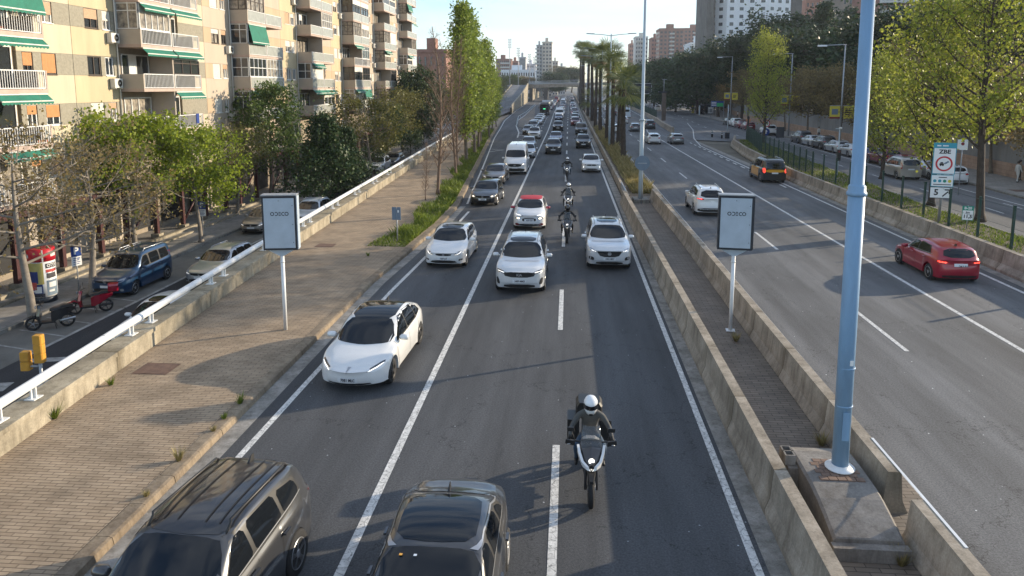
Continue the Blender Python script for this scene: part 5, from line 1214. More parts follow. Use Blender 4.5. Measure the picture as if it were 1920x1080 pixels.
def PX(key, px, Y, ytop, z, label, **k):
    """place by photo column, distance and height of the top"""
    X, zt = at(px, ytop, Y); h0 = {'bare_plane': 8.6, 'plane_a': 7.4, 'plane_b': 7.7, 'olive_a': 8.3, 'magnolia': 9.9, 'mid': 9.0, 'bare_poplar': 14.6, 'poplar_a': 20, 'poplar_b': 18, 'roadside': 17, 'roadside_b': 10.6, 'brown_a': 11.3, 'brown_b': 10.2, 'pine': 13.4, 'conifer': 20.6, 'darkbroad': 11, 'shrub': 2.9}[key]
    s = (zt-z)/h0; s2 = k.pop('w', 1.)*s; o = plant_tree(key, X, Y, z, label, s=s2, sz=s, **k); return o
PX('bare_plane', 22, 27.3, 262, -1.85, 'leaning pale trunked tree with bare tangled twigs at the left edge', group=GL, w=1.0, rz=1.2)
PX('bare_plane', 158, 31.6, 285, -1.85, 'bare twiggy tree behind the parking sign and red motor scooter', group=GL, w=1.05, rz=4.0)
PX('plane_a', 240, 41, 232, -1.85, 'fresh green plane tree in front of the yellow panels', group=GL, w=.95)
PX('plane_b', 362, 43, 262, -1.85, 'bright green plane tree above the blue compact van', group=GL, w=1.0)
PX('olive_a', 440, 53, 250, -1.85, 'olive leaved tree left of the dark evergreen', group=GL)
PX('mid', 500, 60, 165, -1.85, 'loose green tree rising behind the dark evergreen', group=GL, w=.9)
o = PX('magnolia', 606, 55, 205, -1.95, 'broad dark glossy evergreen behind the sign board and parapet', group=GL, w=.98)
PX('magnolia', 648, 63, 232, -1.85, 'second dark evergreen, lower, right behind the broad one', group=GL, w=.8)
PX('olive_a', 690, 74, 190, -1.85, 'yellowish tree between the evergreen and the parapet rail', group=GL, w=1.1)
PX('mid', 725, 86, 200, -1.75, 'mid green tree above the white suv behind the rail', group=GL)
PX('olive_a', 752, 100, 175, -1.5, 'thin olive tree before the end of the apartment row', group=GL)
PX('darkbroad', 778, 112, 135, -1.3, 'tall dark tree against the end of the apartment row', group=GL, w=.75)
PX('mid', 800, 125, 180, -1.1, 'green tree behind the bare twiggy saplings', group=GL)
PX('darkbroad', 815, 140, 165, -.8, 'dark rounded tree beyond the parapet, behind the bare saplings', group=GL)
PX('olive_a', 842, 160, 170, -.5, 'small olive tree far along the left street', group=GL)
for i, (px, Y, s, lb) in enumerate(((655, 66, 1.0, 'dark shrub behind the parapet below the evergreen'), (700, 80, .9, 'low dark shrub beside the parked white suv'), (770, 97, 1.1, 'dark shrub under the thin olive tree'), (795, 112, 1.1, 'dark shrub behind the rail near the bare saplings'))):
    X, _ = at(px, 300, Y); plant_tree('shrub', X, Y, left_z(Y), lb, s=s, group='shrubs behind the parapet', cat='shrub')
GV = 'trees on the grassy verge'
for px, py, yt, key, lb in ((825, 365, 30, 'bare_poplar', 'nearest tall bare tree on the grassy verge'), (851, 330, 60, 'bare_poplar', 'second bare tree on the verge, slimmer trunk'), (860, 313, 50, 'bare_poplar', 'third bare tree close before the green poplars')):
    X, Y = gr(px, py, .15); _, zt = at(px, yt, Y); plant_tree(key, X, Y, .15, lb, s=zt/14.6*1.0, group=GV)
for i, (Y, yt, px, lb) in enumerate(((74, -20, 868, 'nearest and tallest green poplar on the verge'), (82, -5, 884, 'second green poplar on the verge'), (90, 20, 893, 'third green poplar on the verge'), (99, 60, 905, 'fourth green poplar on the verge'), (110, 90, 914, 'fifth green poplar on the verge'), (124, 120, 922, 'sixth green poplar on the verge'), (140, 140, 930, 'last green poplar on the verge'))):
    X, _ = at(px, 200, Y); _, zt = at(px, yt, Y); plant_tree(('poplar_a', 'poplar_b')[i % 2], X, Y, .15, lb, s=min(1.1, zt/(20, 18)[i % 2]*1.0+.12), sz=zt/(20, 18)[i % 2], group=GV)
o = plant_tree('bare_poplar', -9.8, 48.5, .15, 'small crooked dead sapling in front of the bare trees', s=.30, group=GV)
# right side
GR = 'trees beside the green fence'
plant_tree('roadside', 23.2, 42.0, .42, 'big leafy poplar with thick dark trunk at the right edge', s=1.0, group=GR, rz=.6)
plant_tree('roadside_b', 23.0, 47.2, .42, 'slimmer leafy tree just behind the low emission zone sign', s=1.25, group=GR, rz=2.)
plant_tree('roadside_b', 25.6, 60.5, .42, 'small yellow green tree right of the tall blue pole', s=.95, group=GR, rz=3.)
PX('roadside_b', 1440, 98, 62, .4, 'yellow green tree at the far tip of the fenced verge', group=GR, w=.85)
GP = 'plane trees along the park wall'
i = 0
PWL = ['brown leaved plane tree by the pedestrians at the right edge', 'brown leaved plane tree behind the leafy poplar', 'brown leaved plane tree above the silver parked minivan', 'brown leaved plane tree right of the blue pole',
       'brown leaved plane tree left of the blue pole', 'brown leaved plane tree over the parked silver cars', 'brown leaved plane tree near the far parked cars', 'brown leaved plane tree just right of the bus shelter',
       'brown leaved plane tree over the bus shelter', 'brown leaved plane tree beyond the bus shelter', 'brown leaved plane tree left of the shelter by the road bend', 'brown leaved plane tree near the far van', 'last brown leaved plane tree before the overpass']
for j, (X, Y) in enumerate(((38.0, 59), (38.3, 68), (38.2, 79), (38.0, 91), (37.8, 103), (37.6, 116), (38.0, 130), (39.0, 147), (40.5, 166), (41, 186), (42.5, 208), (46, 235), (50, 265))):
    plant_tree(('brown_a', 'brown_b')[j % 2], X, Y, .1, PWL[j], s=.80+.1*(j % 3), group=GP)
rnd = random.Random(5); HL = 'trees on the park hill'
hills = []
for j in range(46):
    X = rnd.uniform(46, 92); Y = rnd.uniform(78, 250); px = 1067+1340*X/Y
    hills.append((X, Y))
for j, (px, Y, yt, key) in enumerate(((1545, 150, -8, 'conifer'), (1600, 160, 5, 'conifer'), (1655, 120, 40, 'conifer'), (1480, 165, 32, 'pine'), (1450, 170, 55, 'pine'), (1395, 180, 72, 'pine'), (1350, 190, 88, 'pine'), (1510, 140, 60, 'pine'), (1720, 120, 15, 'pine'), (1780, 110, 5, 'pine'), (1850, 100, 10, 'pine'), (1910, 95, 0, 'pine'), (1640, 130, 50, 'darkbroad'), (1310, 210, 98, 'darkbroad'), (1270, 230, 112, 'darkbroad'), (1230, 260, 120, 'darkbroad'), (1200, 300, 126, 'darkbroad'))):
    X, zt = at(px, yt, Y); z = gz(X, Y); z = min(z, zt-7)
    PX(key, px, Y, yt, z, f'dark {("conifer" if key == "conifer" else "pine" if key == "pine" else "evergreen")} on the hill, tree {j}', group=HL, w=(.9 if key == 'conifer' else 1.25))['hidx'] = j
for j, (X, Y) in enumerate(hills):
    z = gz(X, Y); k = ('pine', 'darkbroad', 'darkbroad', 'brown_a')[j % 4]
    o = plant_tree(k, X, Y, z, 'evergreen in the dense park wood on the hill', s=rnd.uniform(.7, 1.0), group=HL); o['hidx'] = 100+j
HT = [o for o in sc.objects if o.parent is None and 'hidx' in o]
PWORD = ['at the crest left of the blue pole', 'tall and pointed, just left of the blue pole', 'right of the blue pole', 'in front of the white tower right corner', 'in front of the white tower middle', 'below the white tower', 'left below the white tower', 'below the red brick building', 'behind the leafy poplar', 'above the big poplar crown', 'at the right edge above the wall', 'outermost at the right edge', 'under the hillside flats', 'below the concrete fin', 'right of the red towers', 'below the red towers', 'behind the palms']
for o in HT:
    if o['hidx'] < 100:
        w0 = o['label'].split(' on ')[0]; o['label'] = w0+' on the hill, '+PWORD[o['hidx']]
    else: o['label'] = 'tree hidden in the dense dark wood on the park hill'; o['group'] = 'dense wood on the park hill'
    del o['hidx']
# background greenery near overpass
GB = 'trees around the overpass'
for px, Y, yt, key, lb, w_ in ((950, 430, 143, 'darkbroad', 'dark tree left of the ramp top', 1.4), (962, 420, 141, 'mid', 'green tree between the two lighting masts', 1.4), (975, 430, 144, 'brown_a', 'brown tree under the slatted block', 1.4), (990, 425, 146, 'brown_b', 'brown tree just left of the overpass railing', 1.3), (1036, 430, 137, 'darkbroad', 'dark clump above the middle of the overpass', 1.5), (1048, 430, 140, 'darkbroad', 'lower dark clump above the overpass railing', 1.3), (1072, 460, 128, 'pine', 'umbrella pine above the overpass left of the palms', 1.6), (1060, 520, 127, 'brown_a', 'pale brown tree behind the umbrella pine', 1.5), (934, 300, 150, 'mid', 'green tree at the foot of the ramp behind the poplars', 1.0), (925, 260, 150, 'olive_a', 'olive tree behind the last poplar', 1.2), (905, 240, 150, 'mid', 'green tree deep behind the poplars', 1.1), (880, 220, 150, 'darkbroad', 'dark tree deep behind the tall poplars', 1.1)):
    PX(key, px, Y, yt, 0 if Y < 400 else 4, lb, group=GB, w=w_)
# palms
def palm_proto(key, seed, h, r, nfr, skirt, trunk_r):
    rnd = random.Random(seed); root = empty('palm_tree')
    t = MB(); pts = []; rad = []
    n = 26
    for i in range(n+1):
        f = i/n; pts.append((math.sin(f*2)*.15, math.cos(f*1.7)*.1-.1, h*f)); rad.append(trunk_r*(1.25-.35*f)*(1+.10*(i % 2)))
    t.tube(pts, rad, 9, smooth=False); t.build('trunk', BKD, root)
    top = Vector(pts[-1]); fr = []; dead = []
    def frond(el, az, L, store):
        d = Vector((math.cos(az)*math.cos(el), math.sin(az)*math.cos(el), math.sin(el))); side = Vector((-math.sin(az), math.cos(az), 0))
        p = top.copy(); stem = [p.copy()]; v = d.copy()
        for k in range(4): p = p+v*L*.12; v = (v+Vector((0, 0, -.04))).normalized(); stem.append(p.copy())
        c = stem[-1]; nb = 11
        for k in range(nb):          # fan leaf
            a = (k/(nb-1)-.5)*2.2; dd = (v*math.cos(a)+side*math.sin(a)); dd.z -= .12; dd.normalize()
            L2 = L*.60*(1-.2*abs(a))*rnd.uniform(.85, 1.1); w_ = side*math.cos(a)-v*math.sin(a); w_ *= L*.016
            tip = c+dd*L2+Vector((0, 0, -.14*L2)); m_ = c+dd*L2*.55
            store.append([c, m_+w_, tip, m_-w_])
        store.append([stem[0]+side*.03, stem[-1]+side*.02, stem[-1]-side*.02, stem[0]-side*.03])
    for i in range(nfr):
        el = rnd.uniform(-.5, 1.35); frond(el, rnd.uniform(0, 6.28), r*rnd.uniform(.85, 1.1)*1.35, fr)
    for i in range(skirt):
        frond(rnd.uniform(-1.45, -.75), rnd.uniform(0, 6.28), r*rnd.uniform(.6, .95), dead)
    b = MB()
    for q in fr: b.face(q)
    b.build('crown', LF['palm'], root)
    if dead:
        b = MB()
        for q in dead: b.face(q)
        b.build('dry_fronds', LF['palm_dead'], root)
    TP[key] = [root, False]
palm_proto('palm_a', 1, 8, 2.5, 40, 10, .24); palm_proto('palm_b', 2, 11, 2.4, 38, 16, .22); palm_proto('palm_c', 3, 15, 2.5, 38, 26, .26); palm_proto('palm_s', 4, 3.2, 2.4, 50, 6, .3)
GPm = 'palms on the median'
for j, (px, Y, yc, key, h, lb) in enumerate(((1172, 78, 170, 'palm_a', 8, 'nearest and lowest median palm, right of the others'), (1151, 90, 128, 'palm_b', 11, 'second median palm with drooping crown'), (1140, 103, 112, 'palm_b', 11, 'third median palm, crown under the double arm lamp'), (1163, 96, 150, 'palm_a', 8, 'lower median palm behind the nearest one'), (1128, 122, 108, 'palm_c', 15, 'fourth median palm, slim dark trunk'), (1118, 142, 112, 'palm_c', 15, 'fifth median palm in the row'), (1112, 165, 105, 'palm_c', 15, 'sixth median palm in the row'), (1104, 195, 100, 'palm_c', 15, 'seventh median palm with thick skirt'), (1096, 225, 98, 'palm_c', 15, 'eighth median palm, darkest of the far clump'), (1090, 255, 97, 'palm_c', 15, 'ninth median palm with tall crown'), (1084, 290, 96, 'palm_c', 15, 'farthest median palm, leftmost crown against the sky'), (1113, 185, 190, 'palm_s', 3.2, 'short bushy palm low on the median'))):
    X, z = at(px, yc, Y); X = min(6.6, max(4.4, X)) if Y < 1000 else X
    plant_tree(key, X, Y, .1, lb, s=1.0 if Y < 150 else 1.25, sz=max(.4, z/h), group=GPm, cat='palm tree')
# grass
def grass(name, area, n, hgt, m, label, seed, lean=.35):
    rnd = random.Random(seed); b = MB(); vs, fs = [], []
    for _ in range(n):
        x, y, z, k = area(rnd); h = hgt*rnd.uniform(.4, 1.2)*k; a = rnd.uniform(0, 6.28); w_ = .018+.012*rnd.random(); dx, dy = math.cos(a)*w_, math.sin(a)*w_
        lx, ly = rnd.gauss(0, lean)*h, rnd.gauss(0, lean)*h; i = len(vs)
        vs += [(x-dx, y-dy, z), (x+dx, y+dy, z), (x+lx*.4+dx*.7, y+ly*.4+dy*.7, z+h*.6), (x+lx, y+ly, z+h)]; fs += [(i, i+1, i+2), (i, i+2, i+3)]
    me = bpy.data.meshes.new(name); me.from_pydata(vs, [], fs); me.materials.append(m); o = link(bpy.data.objects.new(name, me)); tag(o, label, 'grass', kind='stuff'); return o
def a_left(rnd):
    y = 34+rnd.random()**1.4*95; wv = 1.5+.4*math.sin(y*.6)
    k = min(1, (y-33.6)/3); x = kx(y)-.45-rnd.random()**1.3*wv; return x, y, .15, (.6+.6*(.5+.5*math.sin(y*1.7+x*2)))*k
grass('verge_grass', a_left, 15000, .42, LF['grass'], 'tall green grass and weeds along the kerb under the bare trees', 1)
def a_med(rnd):
    y = 53+rnd.random()**1.2*80; x = rnd.uniform(4.75, 6.2); return x, y, .12, .6+.8*(.5+.5*math.sin(y*1.3+x))
grass('median_grass', a_med, 12000, .60, LF['dry'], 'dry straw coloured grass between the median palms', 2)
def a_right(rnd):
    y = 20+rnd.random()*84; x0 = interp([(48, 19.5), (62, 19.6), (85, 21.1), (98, 22.6), (106, 24.4)], y)+.1; x1 = interp([(48, 22.8), (70, 24.2), (85, 25.3), (98, 26.1), (106, 26.4)], y)
    return x0+(x1-x0)*(1-rnd.random()**1.5*.9), y, .42, .5+.7*(.5+.5*math.sin(y*.9+x0))
grass('fence_verge_grass', a_right, 16000, .20, LF['grass'], 'short patchy green grass beside the green fence posts', 3)
def tuft(x, y, z, label, s=1., m='grass', n=60):
    rnd = random.Random(int(x*100+y*7)); vs, fs = [], []
    for _ in range(n):
        a = rnd.uniform(0, 6.28); r = rnd.random()*.05; h = .28*rnd.uniform(.4, 1.1)*s; l = rnd.uniform(.2, .9); i = len(vs); px, py = math.cos(a)*r, math.sin(a)*r; w_ = .010*s+.004
        vs += [(px-math.sin(a)*w_, py+math.cos(a)*w_, 0), (px+math.sin(a)*w_, py-math.cos(a)*w_, 0), (px+math.cos(a)*h*l, py+math.sin(a)*h*l, h)]; fs.append((i, i+1, i+2))
    me = bpy.data.meshes.new('weed_tuft'); me.from_pydata(vs, [], fs); me.materials.append(LF[m]); o = link(bpy.data.objects.new('weed_tuft', me)); o.location = (x, y, z); tag(o, label, 'weed')
for px, py, lb, s, m_ in ((103, 785, 'green weed tuft at the foot of the parapet, nearest the camera', 1.3, 'grass'), (208, 722, 'small weed at the parapet foot just before the rusty cover', .8, 'grass'), (450, 757, 'tall thin weed at the kerb edge beside the electric saloon', 1.0, 'grass'), (335, 864, 'brown dry weed at the kerb above the dark suv', 1.1, 'dry'), (420, 785, 'small green weed in the kerb joint below the tall thin weed', .6, 'grass'), (400, 808, 'tiny reddish weed on the kerb edge', .5, 'dry'), (275, 930, 'little dry weed by the kerb near the dark suv roof', .5, 'dry'), (690, 480, 'weed in the kerb just before the grassy verge', .7, 'grass')):
    X, Y = gr(px, py, .15); tuft(X, Y, .155, lb, s, m_)
for px, py, lb in ((1380, 640, 'dry leaves and weed at the foot of the right sign post'), (1540, 835, 'dry weed behind the lamp plinth'), (1300, 455, 'small weed against the right barrier in the median'), (1690, 1060, 'dead weed beside the front of the lamp plinth')):
    X, Y = gr(px, py, .1); tuft(X, Y, .105, lb, 1.1, 'dry', 90)
# ---------------- more vehicles ----------------
def at_lane(kind, col, X, Y, label, z=0., rz=0., cat='car', group=None, end='front', mirror=None):
    o = get(kind); bare(o); o.location = (X, Y, z); o.rotation_euler = (0, 0, rz+(math.pi if end == 'back' else 0)); recolor(o, col, mirror); tag(o, label, cat, group); o.name = S_[kind]['name']; return o
car('sedan', 'grey', 990, 280, 'grey saloon behind the white panel van', group=Q)
car('hatch', 'silver', 988, 297, 'silver hatchback half hidden behind the white panel van', group=Q)
car('kia', 'white', 1001, 261, 'white suv beside the hatched road markings', group=Q)
car('suv', 'dark grey', 1037, 290, 'dark grey suv left of the dashed line, two cars ahead of the dark blue saloon', group=Q)
car('sedan', 'dark blue', 1042, 268, 'dark blue saloon behind the dark grey suv', group=Q)
car('suv', 'black', 1094, 279, 'black suv behind the white hatchback near the right edge line', group=Q)
car('taxi', 'black', 1090, 253, 'black minivan behind the black suv near the right edge line', group=Q, cat='minivan')
car('suv', 'black', 1046, 246, 'black suv behind the dark blue saloon', group=Q)
# right carriageway, seen from behind
GRC = 'cars driving away on the far carriageway'
c = at_lane('rearlit', 'red', 15.95, 31.7, 'glossy red hatchback driving away with lit brake lights', end='back')
sp = S_['rearlit']; text_mesh('DM 9 JRW', .105, frame((0, sp['L']/2+.022, .76), (-1, 0, 0), (0, 0, 1)), 'plate_text', CM['platetext'], c, 0, .0025, sx=.8)
at_lane('whsuv', 'white', 8.85, 46.6, 'white suv driving away, half hidden by the right sign board', end='back')
c = at_lane('taxi', 'taxi black', 17.15, 63.0, 'black and yellow taxi van driving away beside the sloped wall', cat='taxi', end='back', rz=.0)
sp = S_['taxi']; me, bvh = body_mesh(sp); U_ = lambda u: u-sp['L']/2
patch(bvh, [(U_(1.35), .42), (U_(3.55), .42), (U_(3.55), 1.12), (U_(1.35), 1.08)], 's', PAINT['yellow'], 'yellow_door', c, rnd=0, res=.12, mirror=True); bpy.data.meshes.remove(me)
at_lane('hatch', 'white', 11.9, 102.3, 'white hatchback driving away in the middle lane, level with the traffic island', end='back', group=GRC)
c = at_lane('estate', 'grey', 15.1, 102.5, 'grey estate driving away near the traffic island, green door mirror side', end='back', group=GRC); c['label'] = 'dark grey estate driving away beside the traffic island nose'
at_lane('hatch', 'white', 8.5, 126, 'white hatchback driving away, framed between palm trunks', end='back', group=GRC)
at_lane('suv', 'dark grey', 15.3, 138, 'dark grey suv driving away beside the dividing wall', end='back', group=GRC)
at_lane('hatch', 'grey', 11.8, 130, 'grey hatchback driving away with a motor scooter behind it', end='back', group=GRC)
at_lane('hatch', 'white', 11.9, 158, 'white hatchback ahead of the grey hatchback on the far carriageway', end='back', group=GRC)
at_lane('van', 'light blue white', 14.6, 186, 'pale van ahead of the dark suv on the far carriageway', end='back', group=GRC, cat='van')
at_lane('mini', 'white', 29.4, 243, 'white delivery van driving away alone on the service road', end='back', group=GRC, cat='van')
at_lane('suv', 'white', 8.4, 152, 'white suv between the slim palm trunks on the far carriageway', end='back', group=GRC)
# parked on the right
GPK = 'cars parked along the right kerb'
rk = lambda y: interp([(40, 31.9), (76, 33.6), (105, 34.3), (128, 34.2), (200, 35.2)], y)-1.15
for Y, kd, cl, lb in ((62.5, 'city', 'white', 'white small car parked behind the low emission zone sign'), (67.0, 'sedan', 'silver', 'silver saloon parked beyond the beige minivan'), (71.5, 'hatch', 'red', 'red hatchback parked at the right kerb'), (76.2, 'suv', 'dark red', 'dark red suv parked just right of the blue pole'), (80.6, 'hatch', 'dark blue', 'dark blue hatchback parked just behind the blue pole'),
                      (85.5, 'hatch', 'silver', 'silver hatchback parked just left of the blue pole'), (90.3, 'estate', 'silver', 'silver estate parked beside the street lamp foot'), (95.2, 'suv', 'dark grey', 'dark grey suv parked second left of the street lamp'), (100, 'sedan', 'silver', 'silver saloon parked between two dark cars'), (105, 'suv', 'black', 'black suv parked behind the fence tip sign'),
                      (122, 'suv', 'white', 'white suv parked behind the speed limit sign'), (136, 'estate', 'dark red', 'dark red estate parked left of the speed limit sign'), (141.5, 'sedan', 'dark red', 'second dark red car parked nose to tail with the estate'), (147, 'suv', 'white', 'white suv parked ahead of the two dark red cars'), (153, 'hatch', 'dark grey', 'dark hatchback, farthest parked car near the bus stop')):
    at_lane(kd, cl, rk(Y), Y, lb, end='back', group=GPK)
at_lane('mini', 'champagne', 29.4, 65.6, 'beige silver minivan waiting on the service road beside parked cars', end='back', cat='minivan')
# left street
k = get('mini'); bare(k); k.location = (-21.75, 33.4, left_z(33)); k.rotation_euler = (0, 0, 0); recolor(k, 'blue'); tag(k, 'blue compact van parked on the left street under the trees', 'van'); k.name = 'compact_van'
at_lane('estate', 'silver', -18.35, 35.9, 'silver estate driving on the left street behind the rail', z=left_z(35), rz=-.02)
at_lane('fast' if False else 'leon', 'white', -16.3, 26.6, 'white car on the left street half hidden by the parapet rail', z=-2., rz=-.03)
at_lane('hatch', 'beige grey', -21.4, 48.2, 'beige grey hatchback parked left of the left sign board', z=-2.)
at_lane('suv', 'light blue white', -18.8, 50.5, 'pale suv on the left street mostly hidden by the left sign board', z=-2.)
at_lane('suv', 'white', -21.6, 80, 'white suv parked far along the left street behind the rail', z=left_z(80))
at_lane('hatch', 'grey', -21.3, 86, 'grey hatchback parked behind the far white suv', z=left_z(86))
# simplified single-mesh copies for the far queue
LOD = {}
def lod(kind):
    if kind in LOD: return LOD[kind]
    root = PROTO[kind][0] if kind in PROTO else get(kind)
    if kind not in PROTO or not PROTO[kind][1]: pass
    b = MB(); mats = [None]; idx = {}
    rt_inv = Matrix.Identity(4)
    def rec(o, Mx):
        for ch in o.children:
            m2 = Mx @ Matrix.LocRotScale(ch.location, ch.rotation_euler, ch.scale)
            if ch.type == 'MESH' and ch.name.split('.')[0] != 'roof' and not ch.name.startswith(('door_gap', 'plate_text', 'roof.', 'roof_rib', 'windscreen_sticker', 'maker')):
                me = ch.data; base = len(b.v); b.v.extend(tuple(m2 @ v.co) for v in me.vertices)
                for p in me.polygons:
                    mm = me.materials[p.material_index] if me.materials else None
                    if ch.get('paintme'): mi = 0
                    else:
                        if mm.name not in idx: idx[mm.name] = len(mats); mats.append(mm)
                        mi = idx[mm.name]
                    b.f.append(tuple(base+v for v in p.vertices)); b.m.append(mi); b.sm.append(p.use_smooth)
            rec(ch, m2)
    rec(root, Matrix.Identity(4)); mats[0] = PAINT['white']; LOD[kind] = b.mesh(S_[kind]['name'], mats); return LOD[kind]
def far_car(kind, col, X, Y, label, end='front', group=None, cat='car', rz=0.):
    me = lod(kind); o = bpy.data.objects.new(S_[kind]['name'], me); COL.objects.link(o); o.location = (X, Y, 0); o.scale = (SC,)*3; o.rotation_euler = (0, 0, rz+(math.pi if end == 'back' else 0))
    o.material_slots[0].link = 'OBJECT'; o.material_slots[0].material = PAINT[col]; tag(o, label, cat, group); return o
rnd = random.Random(21)
nm = {'sedan': 'saloon', 'hatch': 'hatchback', 'suv': 'suv', 'van': 'van', 'estate': 'estate', 'kia': 'large suv', 'supermini': 'small hatchback', 'taxi': 'minivan', 'leon': 'sporty hatchback', 'city': 'city car'}
def queue(xf, Y0, Y1, lane, first, prev, gap, end='front', grp=Q):
    y = Y0; used = set(); i = 0
    while y < Y1:
        if i < len(first): kd, cl = first[i]
        else: kd, cl = rnd.choice(['sedan', 'hatch', 'suv', 'hatch', 'suv', 'estate', 'supermini', 'city', 'van', 'leon', 'taxi']), rnd.choice(['white', 'white', 'silver', 'grey', 'dark grey', 'black', 'white', 'dark red', 'dark blue', 'champagne', 'blue', 'red'])
        nx = f'{cl} {nm[kd]}'; lb = f'{nx} {lane}, right behind the {prev}' if end == 'front' else f'{nx} {lane}, next ahead of the {prev}'
        if lb in used:
            tries = 0
            while lb in used and tries < 40: cl = rnd.choice(list(PAINT)[:12]); nx = f'{cl} {nm[kd]}'; lb = f'{nx} {lane}, right behind the {prev}' if end == 'front' else f'{nx} {lane}, next ahead of the {prev}'; tries += 1
        used.add(lb)
        far_car(kd, cl, xf(y)+rnd.uniform(-.2, .2), y, lb, end, grp, 'van' if kd == 'van' else 'car'); prev = nx; y += gap+rnd.uniform(-.8, 2.2)+(1.5 if kd in ('van', 'taxi') else 0); i += 1
queue(lambda y: interp([(120, -6.6), (150, -6.6), (300, -6.9)], y), 120.5, 178, 'beside the island', [('hatch', 'dark grey'), ('suv', 'dark grey'), ('estate', 'silver'), ('sedan', 'silver'), ('sedan', 'white')], 'white suv', 9.5)
queue(lambda y: interp([(120, -2.1), (300, -2.4)], y), 171, 470, 'in the middle queue', [('sedan', 'dark blue'), ('van', 'white'), ('hatch', 'silver'), ('sedan', 'white'), ('estate', 'grey'), ('suv', 'silver')], 'black suv', 9.5)
queue(lambda y: 1.55, 148, 470, 'by the median', [('suv', 'dark red'), ('hatch', 'white'), ('suv', 'dark grey'), ('hatch', 'silver'), ('sedan', 'champagne'), ('city', 'red')], 'black minivan', 9.2)
queue(lambda y: interp([(230, -6.4), (470, -6.8)], y), 262, 460, 'in the far left queue', [], 'white box lorry', 10.5)
queue(lambda y: 8.5, 215, 420, 'driving away by the palms', [('hatch', 'white')], 'white hatchback', 27, 'back', GRC)
queue(lambda y: 12.0, 200, 420, 'driving away in midroad', [('hatch', 'dark grey')], 'white hatchback', 31, 'back', GRC)
# coach, box lorry, city bus
def coach(X, Y, label, L, W, H, m, name='coach', cat='coach', box=False, glassz=(1.25, 2.9)):
    r = empty(name, (X, Y, 0)); tag(r, label, cat); hw = W/2
    b = MB(); secs = []
    for y, s, top in ((-L/2, .90, H-.45), (-L/2+.12, .97, H-.18), (-L/2+.5, 1, H), (L/2-.2, 1, H), (L/2, .96, H-.15)):
        w_ = hw*s; secs.append([(-w_, y, .35), (-w_*1.0, y, 1.2), (-w_*.99, y, top-.35), (-w_*.86, y, top), (w_*.86, y, top), (w_*.99, y, top-.35), (w_, y, 1.2), (w_, y, .35)])
    b.loft(secs, smooth=False); b.build('body', m, r, fix=True)
    g = MB(); w_ = hw*.86; y0 = -L/2-.012
    g.loft([[(-w_, y0, glassz[0]), (w_, y0, glassz[0]), (w_*.97, y0, glassz[1]), (-w_*.97, y0, glassz[1])], [(-w_, y0-.02, glassz[0]+.03), (w_, y0-.02, glassz[0]+.03), (w_*.97, y0-.02, glassz[1]-.03), (-w_*.97, y0-.02, glassz[1]-.03)]]); g.build('windscreen', CM['glass'], r, fix=True)
    if not box:
        for s in (-1, 1):
            g = MB(); g.box(s*hw*1.0-.01, s*hw*1.0+.015, -L/2+.9, L/2-.6, 1.5, 2.7); g.build('side_window', CM['glass'], r)
    for s in (-1, 1):
        g = MB(); g.lathe([(.13, 0), (.12, .03)], (s*hw*.68, -L/2-.035, .75), 12, axis='Y'); g.build('headlight', CM['lamp'], r)
        g = MB(); g.box(s*(hw+.18)-.10, s*(hw+.18)+.10, -L/2-.18, -L/2-.08, 1.9, 2.5); g.build('wing_mirror', CM['trim'], r)
        for yy in (-L/2+1.9, L/2-2.4):
            g = MB(); g.lathe([(.3, -.14), (.48, -.14), (.5, -.1), (.5, .1), (.48, .14), (.25, .14)], (s*(hw-.16), yy, .5), 20, axis='X'); g.build('wheel', CM['tyre'], r)
    g = MB(); g.box(-.28, .28, -L/2-.04, -L/2-.02, .5, .62); g.build('number_plate', CM['plate'], r)
    g = MB(); g.box(-hw*.9, hw*.9, -L/2-.02, -L/2+.2, .3, .45); g.build('bumper', CM['trim'], r)
    return r
t = coach(-6.7, 203, 'dark coach with green lit sign in its windscreen, in the left queue', 11, 2.65, 3.55, PAINT['black']); g = MB(); g.box(-.3, .3, -5.56, -5.54, 1.75, 1.95); g.build('route_sign', emis('green sign', (.1, .9, .35), .8), t)
t = coach(-7.0, 226, 'white box lorry behind the dark coach', 7, 2.4, 2.3, PAINT['white'], 'box_lorry', 'lorry', True, (1.15, 1.95)); g = MB(); g.box(-1.28, 1.28, -1.7, 3.6, 1.0, 3.7); g.build('cargo_box', PAINT['light blue white'], t)
t = coach(-6.9, 250, 'white and red city bus behind the white box lorry', 12, 2.6, 3.3, PAINT['white'], 'city_bus', 'bus'); g = MB(); g.box(-1.32, 1.32, -5.4, 5.8, .4, 1.2); g.build('red_skirt', PAINT['red'], t)
g = MB(); g.box(-.9, .9, -6.06, -6.02, 2.92, 3.12); g.build('destination_display', emis('amber display', (.9, .6, .1), .6), t)
clean_roots = [o for o in sc.objects if o.parent is None]
for o in clean_roots: clean(o)
